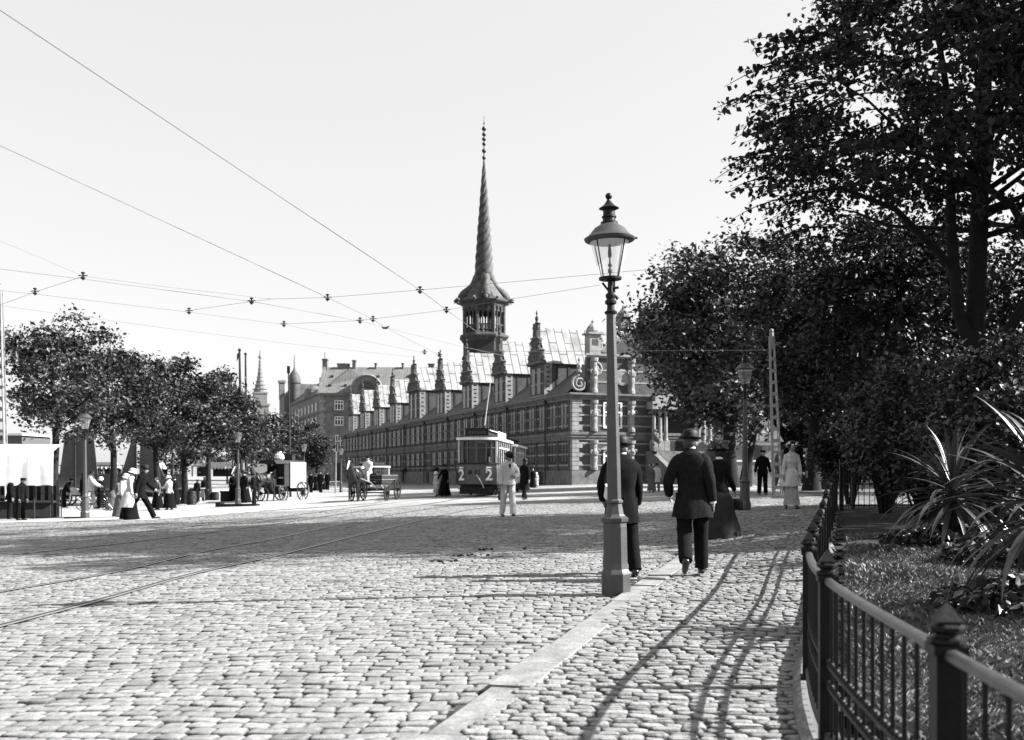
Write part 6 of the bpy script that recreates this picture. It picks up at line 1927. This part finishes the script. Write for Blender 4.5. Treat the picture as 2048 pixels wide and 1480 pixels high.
for s in (-1, 1): m.tube([(s * 0.42, 0.9, 0.6), (s * 0.46, 2.0, 0.95), (s * 0.42, 3.4, 1.15)], [0.035, 0.035, 0.025], 6)
m.build("shaft", M_woodlight, wg)
u = Vector((-math.sin(R(hd_)), math.cos(R(hd_)), 0))
hpos = wb + u * 2.7; hpos.z = float(G(hpos.x, hpos.y))
horse("dark horse with white blaze in shafts pulling the open wagon toward the camera", hpos, hd_, True, "draught horses", 0.8)
db = wb + u * 0.95 + Vector((0, 0, 1.38 - 0.80 + 0.02))
person("wagon driver in pale jacket and dark cap sitting on the open wagon", 0, 0, 0, hd_, base=db, H=1.74, hat="cap", hem=0.86, coat=M_lightcloth, trousers=M_lightcloth, legL=(80, 75), legR=(78, 70), armL=(30, 8, 50, 6), armR=(30, 8, 50, 6))[0].location.z = wb.z + 1.40 - 0.50
# covered advertisement van with a pair of horses
vb = at(562, 1001)
vh = 156
vn = thing("covered_van", "black covered van with white advertisement panel and driver's box", "van", vb, vh)
m = MB(); m.box(-0.62, 0.62, -1.5, 0.5, 0.85, 2.15); m.prism([(-0.66, -1.6, 2.15), (0.66, -1.6, 2.15), (0.5, -1.6, 2.36), (-0.5, -1.6, 2.36)], (0, 2.9, 0)); m.build("box_body", M_wood, vn)
pn = MB(); pn.box(0.63, 0.66, -1.4, 0.0, 0.9, 2.2)
pn = MB(); pn.box(-0.64, 0.64, -1.56, -1.52, 0.86, 2.2)
wp = MB(); wp.box(-0.70, -0.66, -1.5, 0.0, 0.75, 2.25); wp = wp.build("advertisement_panel", M_whitecloth, vn)
ar = MB(); P = [(-0.705, -0.75 + 0.32 * math.cos(a), 1.55 + 0.38 * math.sin(a)) for a in np.linspace(0, math.pi, 12)]
ar.tube([(-0.705, -0.43, 1.2)] + P + [(-0.705, -1.07, 1.2)], 0.022, 5); ar.box(-0.712, -0.701, -1.4, -0.1, 2.0, 2.03); ar.box(-0.712, -0.701, -1.4, -0.1, 1.05, 1.08); ar.build("panel_emblem", M_mast, wp)
m = MB(); m.box(-0.6, 0.6, 0.5, 1.3, 0.85, 0.92); m.box(-0.55, 0.55, 0.5, 0.95, 1.3, 1.38); m.box(-0.6, 0.6, 1.25, 1.3, 0.85, 1.3); m.build("driver_box", M_wood, vn)
for y, r in ((-1.0, 0.55), (0.85, 0.42)):
    m = MB(); m.bar((-0.8, y, r), (0.8, y, r), 0.08); m.box(-0.5, 0.5, y - 0.05, y + 0.05, r, 0.85); m.build("axle", M_wood, vn)
    for s in (-1, 1): wheel(vn, (s * 0.82, y, r), r)
m = MB(); m.tube([(0, 1.2, 0.65), (0, 3.6, 1.0)], 0.045, 6); m.build("pole", M_woodlight, vn)
u = Vector((-math.sin(R(vh)), math.cos(R(vh)), 0)); v_ = Vector((u.y, -u.x, 0))
for s, lab in ((-1, "dark van horse on the far side of the pole, its head to the left"), (1, "dark van horse on the near side of the pole with white harness straps")):
    hp = vb + u * 2.35 + v_ * s * 0.5; hp.z = float(G(hp.x, hp.y)); horse(lab, hp, vh, s > 0, "draught horses", 0.5 * s)
dv = vb + u * 0.75
person("van driver in dark coat and cap sitting in front of the van roof", 0, 0, 0, vh, base=dv, H=1.72, hat="cap", hem=0.8, coat=M_darkcloth, trousers=M_darkcloth, legL=(80, 75), legR=(78, 72), armL=(30, 8, 50, 6), armR=(30, 8, 50, 6))[0].location.z = vb.z + 1.38 - 0.48
sk_ = MB(); sk_.loft([[Vector((r_ * math.cos(a), r_ * 0.8 * math.sin(a), z)) for a in np.linspace(0, 2 * math.pi, 11)[:-1]] for z, r_ in ((0, 0.22), (0.1, 0.3), (0.3, 0.26), (0.42, 0.12), (0.5, 0.14))])
tag(sk_.build("sack", M_linen, None, loc=vb + Vector((-0.1, 0, 2.38))), "white sack lying on the roof of the covered van", "sack")
cb = MB(); cb.box(-0.5, 0.5, -0.4, 0.4, 0, 0.32); cb.box(-0.55, 0.55, -0.45, 0.45, 0.32, 0.36)
tag(cb.build("crate", M_wood, None, loc=vb + Vector((0.05, 0.9, 2.38))), "dark crate on the van roof behind the white sack", "crate")

# ------------------------------------------------------------------ quay market, bicycle, barriers, boats
ab = at(-2, 1022)
ab = un(32, HOR, 37.2); ab.z = float(G(ab.x, 37.2))
aw = thing("market_awning", "large white canvas awning with scalloped valance over a stall behind the mast", "awning", ab, 16)
Y_ = 37.2 / F
m = MB()
pts = []
n = 40
x0, x1 = -3.2, 1.28
zT, zB = (HOR - 894) * Y_ + EYE - ab.z, (HOR - 972) * Y_ + EYE - ab.z
rings = []
for i in range(n + 1):
    x = x0 + (x1 - x0) * i / n
    sc_ = 0.05 * abs(math.sin(i / n * math.pi * 9))
    rings.append([Vector((x, 1.6, zT + 0.15)), Vector((x, 0.12 + 0.02 * math.sin(i), zT)), Vector((x, 0.02, zT - 0.1)), Vector((x, -0.05 + 0.03 * math.sin(i * 1.3), zT * 0.5 + zB * 0.5)), Vector((x, -0.1 + 0.03 * math.sin(i * 0.9), zB + sc_ - (x - x1) * -0.02)),
                  Vector((x, -0.06 + 0.03 * math.sin(i * 0.9), zB + sc_ + 0.01)), Vector((x, 0.05, zT - 0.14)), Vector((x, 1.6, zT + 0.11))])
m.loft(rings); m.build("canvas", M_whitecloth, aw, smooth=40)
m = MB()
for x in (-3.0, -1.5, 0.0, 0.6, 1.22): m.tube([(x, 0.1, -0.1), (x, 0.1, zT - 0.05)], 0.035, 6)
m.build("post", M_wood, aw)
m = MB(); m.box(-3.1, 1.2, 0.4, 1.2, 0.6, 0.66); m.box(-3.0, 1.1, 0.5, 1.1, 0.0, 0.6); m.build("counter", M_wood, aw)
m = MB()
for x in np.linspace(0.1, 1.2, 5): m.box(x - 0.06, x + 0.06, 1.55, 1.6, 0, zB + 0.2)
m.box(-3.2, 1.25, 1.6, 1.66, 0, zB); m.build("back_board", M_wood, aw)
for i, (px, py, lab) in enumerate(((70, 1000, "pale box on the stall table under the awning, larger one"), (92, 990, "pale box at the right end of the stall under the awning"), (32, 1003, "small pale packets on the stall under the awning"))):
    b = un(px, py, 40.2); m = MB(); m.box(-0.16 if i < 2 else -0.25, 0.16 if i < 2 else 0.1, -0.1, 0.1, 0, 0.12); m.box(-0.17, 0.17, -0.11, 0.11, 0.1, 0.125)
    tag(m.build("box", M_whitecloth, None, loc=b), lab, "box")
def table(label, base, w, rz):
    t = thing("market_table", label, "table", base, rz, "market tables under the quay trees")
    m = MB(); m.box(-w, w, -0.4, 0.4, 0.78, 0.84); m.build("table_top", M_woodlight, t)
    for sx in (-1, 1):
        for sy in (-1, 1):
            l = MB(); l.box(sx * (w - 0.08) - 0.04, sx * (w - 0.08) + 0.04, sy * 0.32 - 0.04, sy * 0.32 + 0.04, 0, 0.78); l.build("leg", M_wood, t)
    m = MB(); m.box(-w + 0.05, w - 0.05, -0.35, 0.35, 0.25, 0.76); m.build("skirt_board", M_wood, t)
table("dark market table between the third and fourth quay trees", at(352, 1004), 0.7, 5)
table("dark market table right of the fourth quay tree", at(388, 1003), 0.55, -8)
def barrel(label, base, h, r):
    t = thing("barrel", label, "barrel", base)
    m = MB(); m.lathe([(r * 0.82, 0), (r * 0.95, h * 0.25), (r, h * 0.5), (r * 0.95, h * 0.75), (r * 0.82, h)], 14); m.build("staves", M_wood, t, smooth=40)
    m = MB()
    for z in (0.1, 0.3, 0.7, 0.9): m.lathe([(r * 0.97, h * z - 0.02), (r * 1.0, h * z), (r * 0.97, h * z + 0.02)], 14)
    m.build("hoop", M_iron, t)
barrel("small dark barrel standing alone right of the fifth quay tree", at(431, 1001), 0.55, 0.24)
barrel("dark barrel beside the market table at the fourth quay tree", at(383, 1010), 0.75, 0.27)
m = MB(); m.box(-0.35, 0.35, -0.3, 0.3, 0, 0.62); m.box(-0.38, 0.38, -0.33, 0.33, 0.56, 0.64)
tag(m.build("crate", M_wood, None, loc=at(455, 1003)), "dark wooden crate left of the two black-dressed women", "crate")
m = MB(); m.box(-0.9, 0.9, -0.35, 0.35, 0.0, 0.12); m.box(-1.0, -0.8, -0.4, 0.4, 0, 0.2)
tag(m.build("drain_cover", M_iron, None, loc=at(478, 1013)), "low dark iron trough lying on the quay road before the horses", "trough")
# handcart with sacks behind the first lamp
hc_ = thing("handcart", "long low handcart with pale load between first quay tree and lamp", "handcart", at(135, 1012), 12)
m = MB(); m.box(-1.0, 1.0, -0.45, 0.45, 0.5, 0.58); m.bar((1.0, -0.4, 0.54), (1.9, -0.35, 0.75), 0.05); m.bar((1.0, 0.4, 0.54), (1.9, 0.35, 0.75), 0.05); m.box(-1.0, -0.95, -0.45, 0.45, 0.55, 0.9)
m.build("bed", M_wood, hc_)
for s in (-1, 1): wheel(hc_, (s * 0.52 * 0 - 0.1, s * 0.52, 0.42), 0.42, R(90), 10)
m = MB(); m.loft([[Vector((x, y * 0.38 * w_, 0.58 + max(0, z) * w_)) for y, z in ((-1, 0), (-0.8, 0.3), (0, 0.4), (0.8, 0.3), (1, 0))] for x, w_ in ((-0.85, 0.6), (-0.5, 1.0), (0.3, 1.0), (0.75, 0.7))]); m.build("load", M_lightcloth, hc_)
# bicycle with its rider standing astride
by_ = at(192, 1022)
bi = thing("bicycle", "dark bicycle standing on the quay right of the first quay lamp", "bicycle", by_, -75)
for y in (-0.53, 0.53):
    m = MB(); P = [(0, y + 0.33 * math.cos(a), 0.34 + 0.33 * math.sin(a)) for a in np.linspace(0, 2 * math.pi, 25)]; m.tube(P, 0.02, 6, cap=False); w = m.build("wheel", M_iron, bi)
    m = MB()
    for a in np.linspace(0, 2 * math.pi, 15)[:-1]: m.tube([(0, y, 0.34), (0, y + 0.33 * math.cos(a), 0.34 + 0.33 * math.sin(a))], 0.004, 4)
    m.build("spokes", M_rail, w)
m = MB()
for a, b in (((0, -0.53, 0.34), (0, -0.12, 0.30)), ((0, -0.12, 0.30), (0, -0.22, 0.82)), ((0, -0.2, 0.78), (0, 0.36, 0.82)), ((0, -0.12, 0.30), (0, 0.36, 0.74)), ((0, -0.53, 0.34), (0, -0.2, 0.76)), ((0, 0.33, 0.95), (0, 0.53, 0.34))): m.tube([a, b], 0.016, 6)
m.build("frame", M_iron, bi)
m = MB(); m.tube([(-0.28, 0.2, 0.95), (-0.2, 0.33, 1.0), (0.2, 0.33, 1.0), (0.28, 0.2, 0.95)], 0.014, 6); m.build("handlebar", M_iron, bi)
m = MB(); m.loft([[Vector((x * w_, y, z)) for x, z in ((-1, 0.85), (-0.6, 0.9), (0.6, 0.9), (1, 0.85))] for y, w_ in ((-0.36, 0.09), (-0.25, 0.09), (-0.05, 0.02))]); m.build("saddle", M_leather, bi)
person("man in white shirt pushing the bicycle just right of the first quay lamp", 181, 1018, 938, -75, hat="none", hem=0.9, coat=M_whitecloth, trousers=M_lightcloth, armL=(30, 10, 30, 4), armR=(28, 10, 30, 4), legL=(14, 4), legR=(-12, 8))
person("man in dark jacket walking behind the handcart left of the first quay lamp", 165, 1016, 945, -60, hem=0.78, hat="cap", coat=M_darkcloth, trousers=M_darkcloth)
person("figure in grey dress stooping over goods under the second quay tree", 225, 1020, 972, -60, "woman", hat="none", hem=0.85, skirt=0.36, coat=M_greycloth, trousers=M_greycloth, lean=35, H=1.55)
# hurdle barriers on the quay
hb_ = thing("iron_hurdle", "low dark iron hurdle standing on the quay left of the first lamp", "hurdle", at(96, 1037))
m = MB(); m.box(-0.62, 0.66, -0.05, 0.05, 0.0, 0.06); m.build("foot_beam", M_iron, hb_)
for x in (-0.53, 0.5):
    m = MB(); m.tube([(x, 0, 0), (x, 0, 1.05)], 0.022, 6); m.ball((x, 0, 1.08), 0.035, 7); m.build("post", M_iron, hb_)
m = MB()
for z in (0.55, 0.95): m.tube([(-0.53, 0, z), (0.5, 0, z - 0.03)], 0.012, 5)
m.build("rod", M_iron, hb_)
m = MB(); m.box(-0.34, 0.34, -0.05, 0.05, 0, 0.06); m.box(-0.34, -0.28, -0.12, 0.12, 0, 0.05)
tag(m.build("iron_beam", M_iron, None, loc=at(150, 1037)), "short dark iron beam lying at the foot of the first quay lamp", "beam")
# far quay parapet with its crowd, sails and booths
fw = MB(); fw.box(-92, -37, 112.5, 113.5, -2, EYE - 0.12); fw.box(-92, -37, 112.3, 113.7, EYE - 0.12, EYE + 0.02)
tag(fw.build("quay_parapet", M_stonedark), "long dark stone parapet across the canal behind the quay trees", "parapet")
fr2 = MB()
for x in np.arange(-92, -37, 0.5): fr2.box(x - 0.04, x + 0.04, 113.0, 113.08, EYE + 0.02, EYE + 0.95)
fr2.box(-92, -37, 113.0, 113.08, EYE + 0.95, EYE + 1.02)
tag(fr2.build("quay_railing", M_iron), "fine dark railing on top of the parapet across the canal", "railing")
g = np.random.default_rng(900)
def booth(label, px, w, h):
    Y = 118; b = un(px, HOR, Y); b.z = EYE - 0.3
    t = thing("market_booth", label, "booth", b, 0, "white market booths across the canal")
    m = MB(); m.prism([(-w, 0, h), (w, 0, h), (w * 0.7, 0, h + 0.7), (-w * 0.7, 0, h + 0.7)], (0, 2, 0))
    for i in range(7): m.ball((-w + w * 2 * i / 6, 0, h), 0.16, 6)
    m.build("canopy", M_whitecloth, t)
    for x in (-w, w): MB().box(x - 0.06, x + 0.06, 0, 0.1, 0, h).build("post", M_wood, t)
    MB().box(-w, w, 1.8, 2, 0, h).build("back_board", M_wood, t)
for lab, px, w, h in (("white market booth left of the second quay tree, across the canal", 202, 1.6, 1.0), ("white market booth in the gap right of the striding man, across the canal", 298, 1.5, 0.9), ("white market booth in the gap right of the fifth quay tree", 437, 1.2, 1.0), ("small white booth between the fourth and fifth quay trees", 396, 0.7, 1.3)):
    booth(lab, px, w, h)
pts = []
mc = MB()
for i in range(90):
    x = g.uniform(-88, -38); y = g.uniform(114.5, 120); h = g.uniform(1.5, 1.8)
    mc.lathe([(0.2, 0), (0.26, h * 0.5), (0.2, h * 0.82), (0.08, h * 0.86), (0.11, h * 0.92), (0.1, h), (0.02, h + 0.02)], 6, (x, y, EYE - 1.1))
tag(mc.build("crowd", M_greycloth), "distant market crowd on the far quay behind the railing", "crowd", kind="stuff")
def boat(label, px, Y, hull, sails, mast, group="sailing boats in the canal"):
    b = un(px, HOR, Y); b.z = -2.1
    t = thing("sailing_boat", label, "boat", b, 0, group)
    m = MB(); rings = []
    for u in np.linspace(-1, 1, 9):
        w = 1.6 * (1 - abs(u) ** 2.5) + 0.05
        rings.append([Vector((u * hull, -w, 1.5 + 0.5 * u * u)), Vector((u * hull * 0.95, -w * 0.7, 0.4)), Vector((u * hull * 0.9, 0, -0.4)), Vector((u * hull * 0.95, w * 0.7, 0.4)), Vector((u * hull, w, 1.5 + 0.5 * u * u))])
    m.loft(rings); m.build("hull", M_wood, t, smooth=50)
    m = MB(); m.tube([(0, 0, 0), (0, 0, mast)], [0.13, 0.06], 6); m.build("mast", M_wood, t)
    for poly in sails:
        m = MB(); m.prism([(x, 0.1, z) for x, z in poly], (0, 0.08, 0)); m.build("sail", M_sail, t)
boat("moored boat with a broad dark sail behind the first and second quay trees", 150, 98, 4.5, [[(-1.6, 3.0), (2.2, 3.2), (1.6, 8.6), (-1.0, 7.4)]], 10)
boat("moored boat with a pointed dark sail right of the second quay tree", 272, 100, 3.6, [[(-1.6, 3.0), (0, 2.9), (0, 8.4)], [(0.3, 3.2), (2.2, 3.2), (2.0, 7.8), (0.4, 8.0)]], 9.5)
boat("moored boat with furled sail and slanting pale spar by the fourth quay tree", 345, 96, 3.4, [[(-1.2, 3.2), (-0.8, 3.1), (-2.4, 6.4), (-2.6, 6.2)]], 8)
# pale building and cabin at the far left edge beyond the awning
hs_ = thing("boathouse", "small pale boathouse with flat roof and flag mast above the white awning", "hut", un(6, HOR, 60), -6); hs_.location.z = float(G(hs_.location.x, 60))
m = MB(); m.box(-3.2, 1.2, 0, 3, 0, 4.0); m.build("wall", M_greycloth, hs_)
m = MB(); m.box(-3.4, 1.35, -0.2, 3.2, 2.9, 3.15); m.box(-3.4, 1.35, -0.2, 3.2, 4.0, 4.12); m.build("roof", M_white, hs_)
m = MB(); m.tube([(-0.5, -0.1, 3.0), (-0.4, -0.1, 8.2)], [0.07, 0.04], 6); m.build("flag_mast", M_mast, hs_)
# park side: pale parapet, kiosk, bench
pa = MB(); pb_ = un(1690, HOR, 58); z0 = float(G(9, 58))
pa.box(17.2, 22.4, 58, 58.6, z0 - 0.1, EYE + (HOR - 899) / F * 58 - 0.12); pa.box(17.1, 22.5, 57.9, 58.7, EYE + (HOR - 899) / F * 58 - 0.12, EYE + (HOR - 896) / F * 58)
tag(pa.build("stone_parapet", M_stone), "pale low stone parapet in the park shade beyond the woman in pale costume", "parapet")
kb = un(1640, HOR, 56); kb.z = float(G(9, 56))
ki = thing("park_kiosk", "dark little park kiosk with overhanging roof under the trees", "kiosk", kb)
m = MB(); m.box(-0.42, 0.42, -0.4, 0.4, -0.1, 1.7); m.build("cabin", M_wood, ki)
m = MB(); m.prism([(-0.75, -0.7, 1.7), (0.75, -0.7, 1.7), (0.3, -0.7, 2.0), (-0.3, -0.7, 2.0)], (0, 1.4, 0)); m.build("roof", M_tramdark, ki)
m = MB(); m.box(-0.3, 0.05, -0.43, -0.402, 0.5, 1.4); m.build("notice", M_mast, ki)
# ruined pale masonry corner seen under the elms
ms = thing("garden_pavilion", "pale low pavilion with hipped roof glimpsed under the elms right of the lamp", "pavilion", un(1515, HOR, 84), 8); ms.location.z = float(G(9, 84))
m = MB(); m.box(-2.2, 1.9, 0, 3, 0, 3.6); m.build("wall", M_stone, ms)
m = MB(); m.prism([(-2.6, -0.3, 3.6), (2.2, -0.3, 3.6), (0.9, -0.3, 5.6), (-1.2, -0.3, 5.6)], (0, 3.5, 0)); m.build("roof", M_lead, ms)
m = MB(); m.box(-2.3, 2.0, -0.06, -0.003, 3.3, 3.55); m.box(-2.3, 2.0, -0.06, -0.003, 1.9, 2.05); m.build("stone_band", M_white, ms)
m = MB(); m.box(-1.0, 0.4, -0.04, -0.002, 2.1, 3.2); m.build("window", M_pane, ms)

# droppings trodden between the setts
g = np.random.default_rng(77)
for i, (px, py, n_, lab) in enumerate(((942, 1112, 13, "larger dark scatter of horse dung on the setts left of the foreground lamp"), (905, 1124, 7, "smaller dark scatter of horse dung just nearer the camera than the larger one"), (975, 1100, 6, "thin trace of horse dung to the right of the larger scatter"))):
    c = at(px, py); m = MB()
    for k in range(n_):
        x, y = g.normal(0, 0.16), g.normal(0, 0.10); r = g.uniform(0.014, 0.035)
        m.ball((x, y, float(G(c.x + x, c.y + y)) - c.z + 0.004 + r * 0.3), r, 6, sz=0.6)
    tag(m.build("horse_dung", M_soil, None, loc=c), lab, "dung", kind="stuff")
